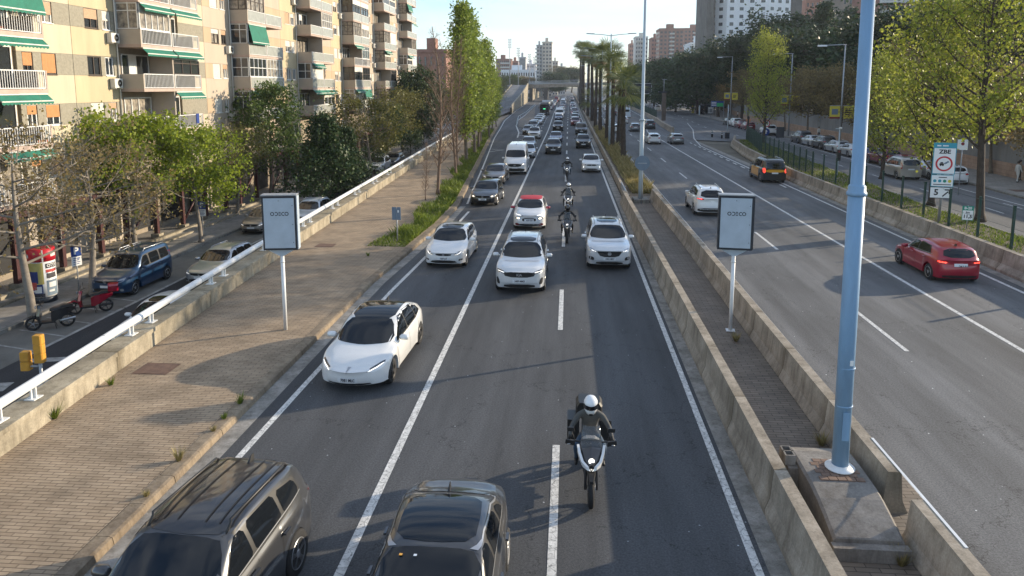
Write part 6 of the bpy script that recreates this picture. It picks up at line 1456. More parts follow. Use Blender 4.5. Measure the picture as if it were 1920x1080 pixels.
# ---------------- people and motorcycles ----------------
PM = {'jacket': mat('grey textile jacket', (.075, .075, .072), .85, var=.25, scale=8), 'black': mat('black clothing', (.012, .012, .013), .8), 'jeans': mat('blue jeans', (.03, .06, .10), .85, var=.25, scale=8), 'skin': mat('skin', (.42, .26, .18), .6),
      'glove': mat('black gloves', (.012, .012, .012), .7), 'boot': mat('black boots', (.015, .014, .013), .6), 'helmet': mat('white helmet', (.72, .73, .74), .2, coat=1), 'visor': mat('dark visor', (.008, .008, .01), .05, coat=1), 'white': mat('white clothing', (.6, .59, .56), .85), 'tan': mat('tan coat', (.25, .19, .13), .85), 'hair': mat('dark hair', (.02, .014, .01), .7)}
def figure(J, name='body', regions=None, mats=None, parent=None, fingers=True, rs=1.):
    """one continuous skinned body. J: dict of joint -> (x,y,z)"""
    V, E, Rr = [], [], []
    def v(p, r): V.append(Vector(p)); Rr.append(r*rs); return len(V)-1
    pel = v(J['pelvis'], .135); P = Vector(J['pelvis']); C = Vector(J['chest']); N = Vector(J['neck']); Hd = Vector(J['head'])
    a = v(P.lerp(C, .5), .125); c = v(C, .15); E += [(pel, a), (a, c)]
    n = v(N, .058); h0 = v(N.lerp(Hd, .55), .075); h1 = v(Hd, .098); h2 = v(Hd+Vector((0, 0, .07)), .08); E += [(c, n), (n, h0), (h0, h1), (h1, h2)]
    for s in ('l', 'r'):
        sh, el, wr, ha = [Vector(J[s+k]) for k in ('sh', 'el', 'wr', 'ha')]
        i = v(sh, .075); j = v(sh.lerp(el, .5), .056); k = v(el, .048); k2 = v(el.lerp(wr, .5), .043); l = v(wr, .033); m = v(wr.lerp(ha, .55), .036); E += [(c, i), (i, j), (j, k), (k, k2), (k2, l), (l, m)]
        if fingers:
            d = (ha-wr).normalized(); sd_ = Vector((1, 0, 0)) if abs(d.x) < .8 else Vector((0, 1, 0)); sd_ = (sd_-d*sd_.dot(d)).normalized(); cu = J.get('curl', Vector((0, 0, -1)))
            for q, ln in ((-.03, .055), (-.01, .068), (.011, .064), (.03, .05)):
                p1 = ha+sd_*q+d*.01; p2 = p1+d*ln*.5+cu*ln*.35; p3 = p2+cu*ln*.45-d*ln*.15
                x = v(p1, .011); y = v(p2, .010); z = v(p3, .008); E += [(m, x), (x, y), (y, z)]
            sg = 1 if s == 'l' else -1
            t1 = wr.lerp(ha, .5)+sd_*.035*sg+cu*.015; t2 = t1+d*.03+cu*.03; x = v(t1, .013); y = v(t2, .010); E += [(m, x), (x, y)]
        hp, kn, an, to = [Vector(J[s+k]) for k in ('hp', 'kn', 'an', 'to')]
        i = v(hp, .095); j = v(hp.lerp(kn, .5), .078); k = v(kn, .060); k2 = v(kn.lerp(an, .4), .056); l = v(an, .042); m = v(to, .038); hh = v(an+Vector((0, .04, -.05)), .04); E += [(pel, i), (i, j), (j, k), (k, k2), (k2, l), (l, m), (l, hh)]
    me = bpy.data.meshes.new(name); me.from_pydata([tuple(p) for p in V], E, []); o = bpy.data.objects.new(name, me); COL.objects.link(o)
    md = o.modifiers.new('skin', 'SKIN'); md.use_smooth_shade = True; md.branch_smoothing = .4
    for i, r in enumerate(Rr): me.skin_vertices[0].data[i].radius = (r, r)
    me.skin_vertices[0].data[0].use_root = True
    sbm = o.modifiers.new('sub', 'SUBSURF'); sbm.levels = 1; sbm.render_levels = 1
    dg = bpy.context.evaluated_depsgraph_get(); m2 = bpy.data.meshes.new_from_object(o.evaluated_get(dg)); m2.name = name; bpy.data.objects.remove(o); bpy.data.meshes.remove(me)
    m2.materials.clear()
    for q in mats: m2.materials.append(q)
    for p in m2.polygons: p.material_index = regions(p.center); p.use_smooth = True
    return m2
def rider_joints(lean=0., wide=.0):
    J = {'pelvis': (0, .30, .93), 'chest': (lean*.3, .08+lean, 1.34), 'neck': (lean*.4, .0+lean, 1.50), 'head': (lean*.5, -.06+lean, 1.63)}
    for s, k in (('l', 1), ('r', -1)):
        J[s+'sh'] = (k*.20+lean*.3, .04+lean, 1.42); J[s+'el'] = (k*(.36+wide), -.10, 1.20); J[s+'wr'] = (k*.40, -.33, 1.11); J[s+'ha'] = (k*.41, -.42, 1.095)
        J[s+'hp'] = (k*.11, .28, .88); J[s+'kn'] = (k*.27, -.12, .80); J[s+'an'] = (k*.25, .16, .42); J[s+'to'] = (k*.27, .0, .36)
    J['curl'] = Vector((0, -.35, -.9)); return J
def reg_rider(c):
    if abs(c.x) > .36 and c.y < -.32: return 2
    if c.z > 1.46 and abs(c.x) < .13: return 0
    if c.z < .46: return 3
    if c.z < .90 or (c.z < 1.0 and c.y < .15 and abs(c.x) < .35): return 1
    return 0
HELM = None
def helmet(parent, loc, m=None, s=1.):
    b = MB(); n = 16
    prof = [(.06, -.155), (.105, -.15), (.128, -.08), (.138, .0), (.13, .07), (.098, .125), (.05, .15), (.01, .158)]
    b.lathe([(r, h) for r, h in prof], (0, 0, 0), 20); me = b.mesh('helmet', m or PM['helmet'])
    for v in me.vertices: v.co.y *= 1.16; v.co.y -= .03*max(0, -v.co.z/.15)*1.0 if v.co.y < 0 else 0
    o = link(bpy.data.objects.new('helmet', me), parent); o.location = loc; o.rotation_euler = (R(14), 0, 0)
    vb_ = MB(); secs = []
    for k in range(11):
        a = R(-72+144*k/10); x, y = math.sin(a), -math.cos(a)
        secs.append([(x*r, y*r*1.17, z) for r, z in ((.137, -.055), (.142, -.02), (.1425, .02), (.137, .05))])
    vb_.loft(secs, closed=False, caps=False, smooth=True); vo = vb_.build('visor', PM['visor'], o)
    mp_ = MB(); mp_.box(-.035, .035, -.185, -.165, -.135, -.11); mp_.build('chin_vent', PM['visor'], o)
    return o
RB = {}
def rider(loc, rz, label, jac='jacket', leg='jeans', hm=None):
    key = (jac, leg, round(loc[1]))
    va = {62: (.07, .03), 63: (.07, .03), 45: (.05, -.02), 37: (.02, .04)}.get(round(loc[1]), (0, 0))
    if key not in RB: RB[key] = figure(rider_joints(*va), 'body', reg_rider, [PM[jac], PM[leg], PM['glove'], PM['boot']])
    r = empty('person', loc, rz); tag(r, label, 'person'); link(bpy.data.objects.new('body', RB[key]), r); helmet(r, (va[0]*.5, -.07+va[0], 1.66), hm); r.scale = (SC,)*3; return r
def moto(loc, rz, label, col=PAINT['white'], col2=PAINT['black'], screen=.36, adventure=True, cases=True, lit=True, name='motorcycle'):
    r = empty(name, loc, rz); tag(r, label, 'motorcycle'); r.scale = (SC,)*3
    def part(b, nm, m, fix=True, parent=r): return b.build(nm, m, parent, fix=fix)
    for y, w_ in ((-.80, .055), (.76, .075)):
        t = MB(); R0 = .33; n = 28; secs = []
        for k in range(n+1):
            a = 2*math.pi*k/n; c, s = math.cos(a), math.sin(a)
            secs.append([(x, y+rr*c, .33+rr*s) for x, rr in ((-w_*.7, R0-.085), (-w_, R0-.04), (-w_*.5, R0-.005), (0, R0), (w_*.5, R0-.005), (w_, R0-.04), (w_*.7, R0-.085))])
        t.loft(secs, caps=False, smooth=True); wo = part(t, 'wheel', CM['tyre'], False)
        t = MB(); t.tube([(-.06, y, .33), (.06, y, .33)], .05, 10)
        for k in range(10): a = 2*math.pi*k/10; t.tube([(0, y, .33), (0, y+.25*math.cos(a), .33+.25*math.sin(a))], .010, 4)
        t.build('rim', CM['darkrim'], wo)
        t = MB(); t.lathe([(.11, .07), (.15, .07), (.15, .076), (.11, .076)], (0, y, .33), 18, axis='X'); t.build('brake_disc', CM['rim'], wo)
    b = MB()
    for s in (-1, 1): b.tube([(s*.10, -.80, .33), (s*.10, -.62, .78), (s*.09, -.52, 1.0)], [.028, .028, .022], 8)
    part(b, 'fork', CM['darkrim'])
    b = MB(); b.loft([[(x, y, z) for x, y, z in ((-.06*w_, yy, zz), (-.05*w_, yy, zz+.05), (.05*w_, yy, zz+.05), (.06*w_, yy, zz))] for yy, zz, w_ in ((-1.12, .62, .6), (-.95, .69, 1.2), (-.75, .70, 1.3), (-.58, .66, .9))]); part(b, 'front_mudguard', CM['trim'])
    b = MB()  # beak and fairing
    b.loft([[(-w_, y, z0), (-w_*.9, y, z1), (0, y-.02, z1+.04), (w_*.9, y, z1), (w_, y, z0), (0, y, z0-.06)] for y, w_, z0, z1 in ((-.98, .04, .84, .88), (-.86, .13, .82, .95), (-.70, .19, .80, 1.06), (-.50, .22, .80, 1.10), (-.30, .20, .80, 1.05))]); part(b, 'fairing', col2)
    for s in (-1, 1):
        b = MB(); b.loft([[(s*x0, y, z0), (s*(x0+.06), y-.005, z0+.03), (s*(x1+.045), y+.0, z1), (s*x1, y+.02, z1)] for y, x0, z0, x1, z1 in ((-1.00, .03, .80, .05, .88), (-.90, .10, .80, .14, .93), (-.76, .15, .84, .19, 1.02), (-.60, .19, .90, .22, 1.10))]); part(b, 'white_fairing_panel', col)
        b = MB(); b.loft([[(s*.12, y, .40), (s*.16, y, .58), (s*.15, y, .78), (s*.10, y, .80)] for y in (-.42, -.1, .25)]); part(b, 'engine_cover', CM['darkrim'])
    hm_ = CM['beam'] if False else CM['lamp']
    for i, z in enumerate((.94, .83)):
        if lit:
            b = MB(); b.lathe([(.058, 0), (.05, -.035), (.02, -.05)], (0, -.90-.03*(i), z), 14, axis='Y'); part(b, 'headlight', CM['drl'])
        else:
            b = MB(); b.lathe([(.058, 0), (.05, -.035), (.02, -.05)], (0, -.90-.03*(i), z), 14, axis='Y'); part(b, 'headlight', CM['lamp'])
    b = MB(); n = 7; secs = []
    for k in range(n): x = -.19+.38*k/(n-1); yb = -.70+.35*x*x*4; secs.append([(x, yb, 1.05), (x*.95, yb+.12, 1.05+screen*.6), (x*.85, yb+.20, 1.05+screen), (x*.85, yb+.206, 1.05+screen), (x*.95, yb+.126, 1.05+screen*.6), (x, yb+.006, 1.05)])
    b.loft(secs, smooth=True); part(b, 'windscreen', RBG)
    b = MB(); b.tube([(-.46, -.42, 1.085), (-.25, -.47, 1.10), (0, -.50, 1.06), (.25, -.47, 1.10), (.46, -.42, 1.085)], .016, 8); b.tube([(-.47, -.425, 1.085), (-.36, -.44, 1.09)], .021, 8); b.tube([(.36, -.44, 1.09), (.47, -.425, 1.085)], .021, 8); part(b, 'handlebar', CM['trim'])
    for s in (-1, 1):
        b = MB(); b.tube([(s*.30, -.46, 1.10), (s*.36, -.44, 1.28)], .008, 5); b.loft([[(s*x, y, z) for x, y, z in ((.30, -.45+dy, 1.27), (.44, -.43+dy, 1.27), (.45, -.43+dy, 1.34), (.32, -.45+dy, 1.35))] for dy in (0, .03)]); part(b, 'mirror', CM['trim'])
        b = MB(); b.tube([(s*.30, -.50, 1.07), (s*.44, -.52, 1.06)], .008, 5); part(b, 'lever', CM['rim'])
        if adventure: b = MB(); b.loft([[(s*.30, -.54, 1.04), (s*.30, -.56, 1.14), (s*.47, -.50, 1.14), (s*.48, -.48, 1.05)], [(s*.30, -.52, 1.04), (s*.30, -.54, 1.14), (s*.46, -.48, 1.14), (s*.47, -.46, 1.05)]]); part(b, 'hand_guard', CM['trim'])
    b = MB(); b.loft([[(-w_, y, .80), (-w_, y, z-.06), (-w_*.5, y, z), (w_*.5, y, z), (w_, y, z-.06), (w_, y, .80)] for y, w_, z in ((-.35, .16, 1.05), (-.15, .17, 1.06), (.08, .13, .95), (.15, .12, .90))]); part(b, 'tank', col)
    b = MB(); b.loft([[(-w_, y, z-.10), (-w_, y, z), (w_, y, z), (w_, y, z-.10)] for y, w_, z in ((.10, .11, .88), (.35, .16, .88), (.75, .15, .93), (.95, .09, .97))]); part(b, 'seat', CM['trim'])
    b = MB(); b.box(-.12, .12, -.35, .35, .35, .78); part(b, 'engine', CM['darkrim'])
    b = MB(); b.tube([(.15, .1, .45), (.20, .6, .50), (.20, .95, .58)], [.03, .055, .055], 8); part(b, 'exhaust', CM['rim'])
    if cases:
        for s in (-1, 1):
            b = MB(); b.box(s*.32-.12, s*.32+.12, .55, 1.0, .60, 1.02); part(b, 'pannier', CM['trim'])
        b = MB(); b.loft([[(-w_, y, 1.0), (-w_, y, 1.22), (-w_*.8, y, 1.30), (w_*.8, y, 1.30), (w_, y, 1.22), (w_, y, 1.0)] for y, w_ in ((.72, .24), (.80, .27), (1.12, .27), (1.18, .24))]); part(b, 'top_case', CM['trim'])
    b = MB(); b.box(-.09, .09, .93, .97, .80, .86); part(b, 'tail_light', CM['tail'])
    return r
RBG = mat('tinted windscreen', (.10, .11, .12), .08, spec=.7); 
_m, _t, _b = RBG, RBG.node_tree, RBG.node_tree.nodes['Principled BSDF']; _b.inputs['Alpha'].default_value = .45
X, Y = gr(1108, 962)
moto((X, Y+1.05, 0), .0, 'white and black adventure motorcycle with panniers, closest one, on the dashed line')
rider((X, Y+1.05, 0), 0, 'rider in grey jacket, jeans and white helmet on the closest motorcycle')
X, Y = gr(1063, 458)
moto((X, Y+1.05, 0), 0, 'dark motorcycle with big dark screen right behind the city car gap, second in the file', col=PAINT['grey'], screen=.46, cases=False)
rider((X, Y+1.05, 0), 0, 'rider all in black with black helmet on the second motorcycle', 'black', 'black', PM['visor'])
X, Y = gr(1065, 403)
moto((X, Y+1.05, 0), .0, 'white maxi scooter with tall dark screen, third in the file', screen=.52, cases=False, adventure=False, name='motor_scooter')
rider((X, Y+1.05, 0), 0, 'rider in black with white helmet on the white maxi scooter', 'black', 'black')
X, Y = gr(1063, 338)
moto((X, Y+1.05, 0), .0, 'white motorcycle with amber indicators, last in the file, before the dark suv', screen=.22, cases=False)
o = rider((X, Y+1.05, 0), 0, 'rider in black jacket with white helmet, last of the motorcyclists in file', 'black', 'jeans')
b = MB()
for s in (-1, 1): b.lathe([(.05, 0), (.04, -.03)], (X+s*.28, Y+.35, 1.10), 10, axis='Y')
moto((12.3, 123.5, 0), math.pi, 'small dark scooter driving away behind the grey hatchback', col=PAINT['black'], cases=True, lit=False, name='motor_scooter')
rider((12.3, 123.5, 0), math.pi, 'rider in black driving away behind the grey hatchback', 'black', 'black', PM['helmet'])
moto((1.2, 239, 0), 0, 'distant motorcycle filtering between the queues far ahead', cases=False); rider((1.2, 239, 0), 0, 'distant rider filtering between the far queues', 'black', 'black')
# parked scooters on the left street
def scooter(loc, rz, label, col, seatc, case=None, name='motor_scooter', rimc=None):
    r = empty(name, loc, rz); tag(r, label, 'motor scooter'); r.scale = (SC,)*3
    for y in (-.60, .55):
        t = MB(); n = 22; secs = []
        for k in range(n+1):
            a = 2*math.pi*k/n; c, s = math.cos(a), math.sin(a); secs.append([(x, y+rr*c, .28+rr*s) for x, rr in ((-.04, .20), (-.055, .245), (0, .28), (.055, .245), (.04, .20))])
        t.loft(secs, caps=False, smooth=True); wo = t.build('wheel', CM['tyre'], r)
        t = MB(); t.tube([(-.05, y, .28), (.05, y, .28)], .05, 10)
        for k in range(5): a = 2*math.pi*k/5; t.tube([(0, y, .28), (0, y+.21*math.cos(a), .28+.21*math.sin(a))], .014, 4)
        t.build('rim', CM['rim'] if rimc else CM['darkrim'], wo)
    b = MB(); b.loft([[(-.05*w_, y, z), (0, y, z+.05), (.05*w_, y, z)] for y, z, w_ in ((-.92, .46, .8), (-.62, .58, 1.4), (-.38, .46, 1.2))]); b.build('front_mudguard', col, r, fix=True)
    b = MB(); b.loft([[(-w_, y+.05, z), (-w_*.6, y-.05, z), (0, y-.08, z), (w_*.6, y-.05, z), (w_, y+.05, z), (0, y+.06, z)] for y, z, w_ in ((-.36, .30, .16), (-.42, .6, .20), (-.36, .88, .17), (-.34, 1.0, .10))]); b.build('leg_shield', col, r, fix=True)
    b = MB(); b.lathe([(.07, 0), (.05, -.03)], (0, -.47, .93), 12, axis='Y'); b.build('headlight', CM['lamp'], r)
    b = MB(); b.box(-.16, .16, -.36, .16, .26, .33); b.build('footboard', CM['trim'], r)
    b = MB(); b.loft([[(-w_, y, z0), (-w_, y, z1), (w_, y, z1), (w_, y, z0)] for y, w_, z0, z1 in ((.02, .12, .30, .68), (.15, .16, .32, .76), (.35, .17, .42, .80), (.60, .15, .58, .82), (.84, .06, .70, .80))]); b.build('rear_body', col, r, fix=True)
    b = MB(); b.loft([[(-w_, y, z), (-w_*.9, y, z+.08), (w_*.9, y, z+.08), (w_, y, z)] for y, w_, z in ((-.02, .10, .72), (.12, .16, .77), (.32, .17, .79), (.42, .15, .84), (.66, .12, .84), (.78, .08, .83))]); b.build('seat', seatc, r, fix=True)
    b = MB(); b.tube([(-.34, -.22, 1.02), (0, -.33, 1.04), (.34, -.22, 1.02)], .017, 7); b.tube([(0, -.33, 1.04), (0, -.62, .3)], .025, 7); b.build('handlebar', CM['trim'], r)
    for s in (-1, 1): b = MB(); b.tube([(s*.22, -.26, 1.03), (s*.28, -.30, 1.2)], .007, 5); b.lathe([(.055, 0), (.05, .02)], (s*.29, -.30, 1.24), 10, axis='Y'); b.build('mirror', CM['trim'], r)
    b = MB(); b.tube([(.13, .3, .32), (.14, .85, .38)], [.045, .05], 8); b.build('exhaust', CM['rim'] if rimc else CM['trim'], r)
    b = MB(); b.tube([(-.1, .12, .28), (-.18, .18, .02)], .012, 5); b.tube([(.1, .12, .28), (.18, .18, .02)], .012, 5); b.build('stand', CM['trim'], r)
    if case: b = MB(); b.loft([[(-w_, y, .90), (-w_, y, 1.12), (-w_*.8, y, 1.2), (w_*.8, y, 1.2), (w_, y, 1.12), (w_, y, .90)] for y, w_ in ((.68, .17), (.74, .20), (1.02, .20), (1.07, .17))]); b.build('top_case', case, r, fix=True)
    return r
scooter((-21.4, 27.1, -2.), R(-57), 'black scooter with silver exhaust parked nearest on the left street', PAINT['black'], CM['trim'], rimc=1)
scooter((-21.1, 29.2, -2.), R(-62), 'red and black scooter with red top case, parked behind the black scooter', PAINT['red'], CM['trim'], case=PAINT['red'])
# pedestrians
def standing(stride=.12, arm=.1):
    J = {'pelvis': (0, 0, .95), 'chest': (0, 0, 1.32), 'neck': (0, 0, 1.50), 'head': (0, -.02, 1.62)}
    for s, k in (('l', 1), ('r', -1)):
        J[s+'sh'] = (k*.18, 0, 1.42); J[s+'el'] = (k*.24, k*arm*.3, 1.14); J[s+'wr'] = (k*.25, -.06+k*arm, .90); J[s+'ha'] = (k*.25, -.09+k*arm, .82)
        J[s+'hp'] = (k*.09, 0, .90); J[s+'kn'] = (k*.10, -k*stride*.6-.03, .50); J[s+'an'] = (k*.10, -k*stride, .09); J[s+'to'] = (k*.11, -k*stride-.15, .04)
    return J
PB = {}
def ped(loc, rz, label, top, bottom, hair=True):
    key = (top, bottom)
    if key not in PB:
        def reg(c):
            if c.z > 1.50: return 2
            if c.z < .88 and abs(c.x) > .21: return 2
            if c.z < .10: return 3
            return 1 if c.z < .93 and abs(c.x) < .2 else 0
        PB[key] = figure(standing(), 'body', reg, [PM[top], PM[bottom], PM['skin'], PM['boot']])
    r = empty('person', loc, rz); tag(r, label, 'person'); link(bpy.data.objects.new('body', PB[key]), r)
    b = MB(); b.lathe([(.085, -.06), (.112, .0), (.108, .06), (.07, .12), (.01, .135)], (0, .015, 1.66), 14); b.build('hair', PM['hair'], r)
    return r
ped((36.9, 61.5, .14), R(100), 'person all in white walking on the pavement at the right edge', 'white', 'white')
ped((37.7, 62.6, .14), R(80), 'person in tan coat beside the thin post at the right edge', 'tan', 'black')
for i, (x, y, lb, t_, b_) in enumerate(((36.6, 199, 'person in black standing left in front of the bus shelter', 'black', 'black'), (39.6, 196, 'person in black standing right of the bus shelter', 'black', 'jeans'), (41.2, 190, 'person in dark clothes walking near the yellow banner pole', 'black', 'black'), (41.8, 182, 'person with pale top walking behind the direction sign', 'white', 'black'), (38.6, 158, 'person in black beside the first parked white suv', 'black', 'black'), (37.9, 112, 'person with white top standing near the park wall', 'white', 'jeans'))):
    ped((x, y, .14), i*1.3, lb, t_, b_)
# ---------------- street furniture ----------------
F_ = {}
F_['navy'] = mat('dark frame', (.018, .024, .035), .4); F_['panel'] = M['panel_grey']; F_['teal'] = mat('teal sign film', (.03, .30, .40), .4); F_['red'] = mat('red sign film', (.50, .015, .03), .4); F_['bluefilm'] = mat('blue sign film', (.01, .05, .24), .4)
F_['green'] = mat('green sign film', (.01, .24, .17), .4); F_['yellow'] = mat('yellow banner', (.62, .52, .06), .7, var=.15, scale=3); F_['maroon'] = mat('maroon banner', (.20, .02, .03), .7); F_['greyback'] = mat('grey sign back', (.14, .19, .25), .5, var=.1); F_['brickcol'] = bricks('pillar bricks', (.12, .09, .07), (.16, .12, .09), (.05, .04, .035), .3, .12, plane='YZ')
def disc(b, c, r, th=.02, n=28, m=0, r2=None):
    """disc facing -Y"""
    if r2 is None: b.lathe([(r, 0), (r, th)], c, n, m, 'Y')
    else:
        for k in range(n):
            a0, a1 = 2*math.pi*k/n, 2*math.pi*(k+1)/n
            p = [(c[0]+q*math.cos(a), c[1], c[2]+q*math.sin(a)) for q, a in ((r, a0), (r, a1), (r2, a1), (r2, a0))]; b.face(p, m)
# advertising cabinets on posts
def cabinet(x, y, rz, label, pole_m):
    r = empty('sign_board', (x, y, .12), rz); tag(r, label, 'sign board', 'cabinet sign boards on posts')
    b = MB(); b.box(-.53, .53, .02, .36, 2.72, 4.46, 0); b.build('cabinet', F_['navy'], r)
    b = MB(); b.box(-.55, .55, -.01, .38, 4.465, 4.50); b.build('top_cap', M['galv'], r)
    b = MB(); b.box(.532, .56, .04, .34, 2.74, 4.45); b.build('side_panel', M['panel_grey'] if rz > 0 else F_['navy'], r)
    b = MB(); b.box(-.47, .47, -.005, .019, 2.79, 4.39, 0); pn = b.build('front_panel', F_['panel'], r)
    for p in ((-.0, 4.31), (.42, 4.15), (.42, 3.55), (.42, 2.97)):
        b = MB(); b.lathe([(.013, 0), (.013, -.008)], (p[0], -.006, p[1]), 8, axis='Y'); b.build('bolt', F_['navy'], pn)
    # lettering, drawn as the wordmark with open strokes
    t = MB(); hh, st = .125, .024; x0 = -.205; z0 = 3.83
    def arc(cx_, cz, rx, rz_, a0, a1, n=14):
        for k in range(n):
            A, Bn = R(a0+(a1-a0)*k/n), R(a0+(a1-a0)*(k+1)/n)
            P = [(cx_+q*rx*math.cos(a), -.009, cz+q*rz_*math.sin(a)) for q, a in ((1, A), (1, Bn), (1-st/rx, Bn), (1-st/rx, A))]; t.face(P)
    def bar(xa, xb, z): t.box(xa, xb, -.010, -.0055, z, z+st)
    cz = z0+hh/2; Rr = hh/2
    arc(x0, cz, Rr, Rr, 0, 360, 24)
    bar(x0+.085, x0+.12, z0); bar(x0+.085, x0+.12, z0+hh-st); arc(x0+.12, cz, Rr, Rr, -90, 90)
    for z in (z0, cz-st/2, z0+hh-st): bar(x0+.195, x0+.265, z)
    arc(x0+.345, cz, Rr, Rr, 90, 270); bar(x0+.345, x0+.375, z0); bar(x0+.345, x0+.375, z0+hh-st)
    arc(x0+.445, cz, Rr, Rr, 0, 360, 24)
    t.build('lettering', F_['navy'], r)
    b = MB(); b.loft([[(-.42, .12, 2.71), (.42, .12, 2.71), (.06, .14, 2.50), (-.06, .14, 2.50)], [(-.42, .27, 2.71), (.42, .27, 2.71), (.06, .25, 2.50), (-.06, .25, 2.50)]]); b.build('gusset', M['panel_grey'], r, fix=True)
    b = MB(); b.tube([(0, .2, 0), (0, .2, 2.55)], .062, 14); b.tube([(0, .2, 2.28), (0, .2, 2.32)], .072, 14); b.box(-.14, .14, .06, .34, 0, .02); b.build('post', pole_m, r)
    return r
cabinet(-9.08, 21.55, R(9), 'grey cabinet sign board on a white post on the left brick pavement', M['white_paint'])
cabinet(5.30, 22.7, R(-7), 'grey cabinet sign board on a white post between the two median barriers', M['white_paint'])
# big blue lamp pole and plinth
r = empty('lamp_plinth', (5.15, 12.7, .10)); tag(r, 'humped concrete plinth with a brick inlay under the tall blue pole', 'plinth')
b = MB(); prof = [(-1.12, .30), (-1.10, .32), (-.7, .44), (-.3, .54), (.1, .60), (.7, .62), (1.25, .62), (1.5, .56), (1.8, .38), (2.0, .15), (2.1, 0)]
b.loft([[(x0, y, -.1), (x0, y, z-.04), (x0+.05, y, z), (x1-.05, y, z), (x1, y, z-.04), (x1, y, -.1)] for y, z in prof for x0, x1 in ((-.60, .58),)]); b.build('hump', M['plinth'], r, fix=True)
b = MB(); b.box(-.64, .62, -1.30, -1.13, -.02, .24); b.build('front_step', M['plinth'], r)
b = MB(); random.seed(5)
for j in range(6):
    for i in range(5):
        xa = -.38+i*.165+(.08 if j % 2 else 0); ya = .18+j*.13
        if xa+.15 < .48: b.box(xa, xa+.15, ya, ya+.115, .60, .628)
b.build('brick_inlay', mat('inlay bricks', (.20, .13, .095), .9, var=.3, scale=5), r)
r = empty('lamp_pole', (5.27, 13.32, .74)); tag(r, 'very tall light blue steel lamp pole on the humped concrete plinth', 'lamp pole')
b = MB(); b.tube([(0, 0, .02), (-.03, 0, 5.35), (-.03, 0, 5.36), (-.10, 0, 14.5)], [.152, .148, .118, .105], 24); b.build('shaft', M['blue_pole'], r)
b = MB(); b.lathe([(.27, .0), (.27, .025), (.17, .03), (.17, .08)], n=28); b.build('base_flange', M['white_paint'], r)
b = MB(); b.lathe([(.148, 5.28), (.175, 5.30), (.178, 5.33), (.168, 5.36), (.152, 5.37), (.152, 5.46), (.118, 5.50)], (-.03, 0, 0), n=28); b.build('collar', M['blue_pole'], r)
for z in (1.25, 2.0): b = MB(); b.lathe([(.150, z), (.158, z+.012), (.158, z+.03), (.149, z+.04)], n=24); b.build('ring', M['blue_pole'], r)
b = MB(); b.box(-.06, .07, -.160, -.150, .62, 1.18); b.build('hatch_door', M['blue_pole'], r); b = MB(); b.box(.0, .06, -.158, -.148, 2.10, 2.20); b.build('sticker', M['sign_white'], r)
b = MB()
for s in (-1, 1): b.tube([(0, 0, 14.3), (s*1.5, 0, 14.55), (s*2.8, 0, 14.6)], [.06, .05, .04], 8); b.box(s*2.2-.05, s*3.4, -.15, .15, 14.56, 14.66)
b.build('lamp_arms', M['blue_pole'], r)
# hollow cinder block
b = MB()
for (xa, xb, ya, yb) in ((-.1, .1, -.2, -.17), (-.1, .1, -.015, .015), (-.1, .1, .17, .2), (-.1, -.07, -.17, .17), (.07, .1, -.17, .17)): b.box(xa, xb, ya, yb, 0, .2)
o = b.build('cinder_block', M['plinth'], loc=(4.42, 13.75, .62), rz=.0); tag(o, 'hollow concrete block wedged between barrier and lamp plinth', 'concrete block')
b = MB(); b.box(4.36, 4.55, 13.45, 14.0, .1, .61); tag(b.build('block_support', M['plinth']), 'rough concrete lump under the hollow block', 'concrete block')
b = MB(); b.loft([[(6.19, y, .922), (6.24, y, .922), (6.24, y, .93), (6.19, y, .93)] for y in (10.7, 14.2)]); tag(b.build('metal_plate', M['white_paint'], fix=True), 'thin white metal plate bridging the gap in the right jersey barrier', 'metal plate')
# double headed median lamps
def tlamp(x, y, h, label, arms=True, m=None, rr=.11):
    r = empty('street_lamp', (x, y, .1)); tag(r, label, 'street lamp', 'lamps on the median'); m = m or M['pale_pole']
    b = MB(); b.tube([(0, 0, 0), (0, 0, 5.6), (0, 0, 5.61), (0, 0, h)], [rr*1.3, rr*1.2, rr, rr*.7], 14); b.build('pole', m, r)
    for z in (2.8, 5.6): b = MB(); b.lathe([(rr*1.2, z-.05), (rr*1.7, z), (rr*1.7, z+.04), (rr*1.2, z+.1)], n=14); b.build('collar', m, r)
    for s in (-1, 1):
        b = MB(); b.tube([(0, 0, h-.25), (s*1.1, 0, h-.08), (s*2.9, 0, h+.02)], [.05, .045, .04], 7); a = b.build('arm', m, r)
        b = MB(); b.loft([[(s*x0, -w_, h+z0), (s*x0, w_, h+z0), (s*x0, w_*.7, h+z0+.1), (s*x0, -w_*.7, h+z0+.1)] for x0, w_, z0 in ((2.1, .10, -.03), (2.5, .17, -.03), (3.1, .12, .0))]); b.build('lamp_head', F_['greyback'], a, fix=True)
    b = MB(); b.box(-.25, .25, -.25, .25, 0, .05); b.build('base_plate', m, r)
    return r
tlamp(4.99, 49.3, 14.2, 'nearest pale median lamp, behind the round grey sign back', rr=.12)
tlamp(5.2, 92, 14.4, 'double armed lamp rising above the palm crowns')
tlamp(5.5, 69.5, 14.2 if False else 4.4, 'short pale pole among the dry median grass', rr=.09) if False else None
for Y, lb in ((122, 'median lamp third from the front, between palm trunks'), (152, 'median lamp fourth from the front among palms'), (185, 'median lamp fifth from the front among palms'), (222, 'median lamp near the overpass among palms')): tlamp(5.5, Y, 14.2, lb)
b = MB(); b.box(4.5, 5.5, 48.6, 50.0, .1, .34); tag(b.build('concrete_block', M['kerb_grey']), 'low grey concrete block under the nearest pale median lamp', 'concrete base')
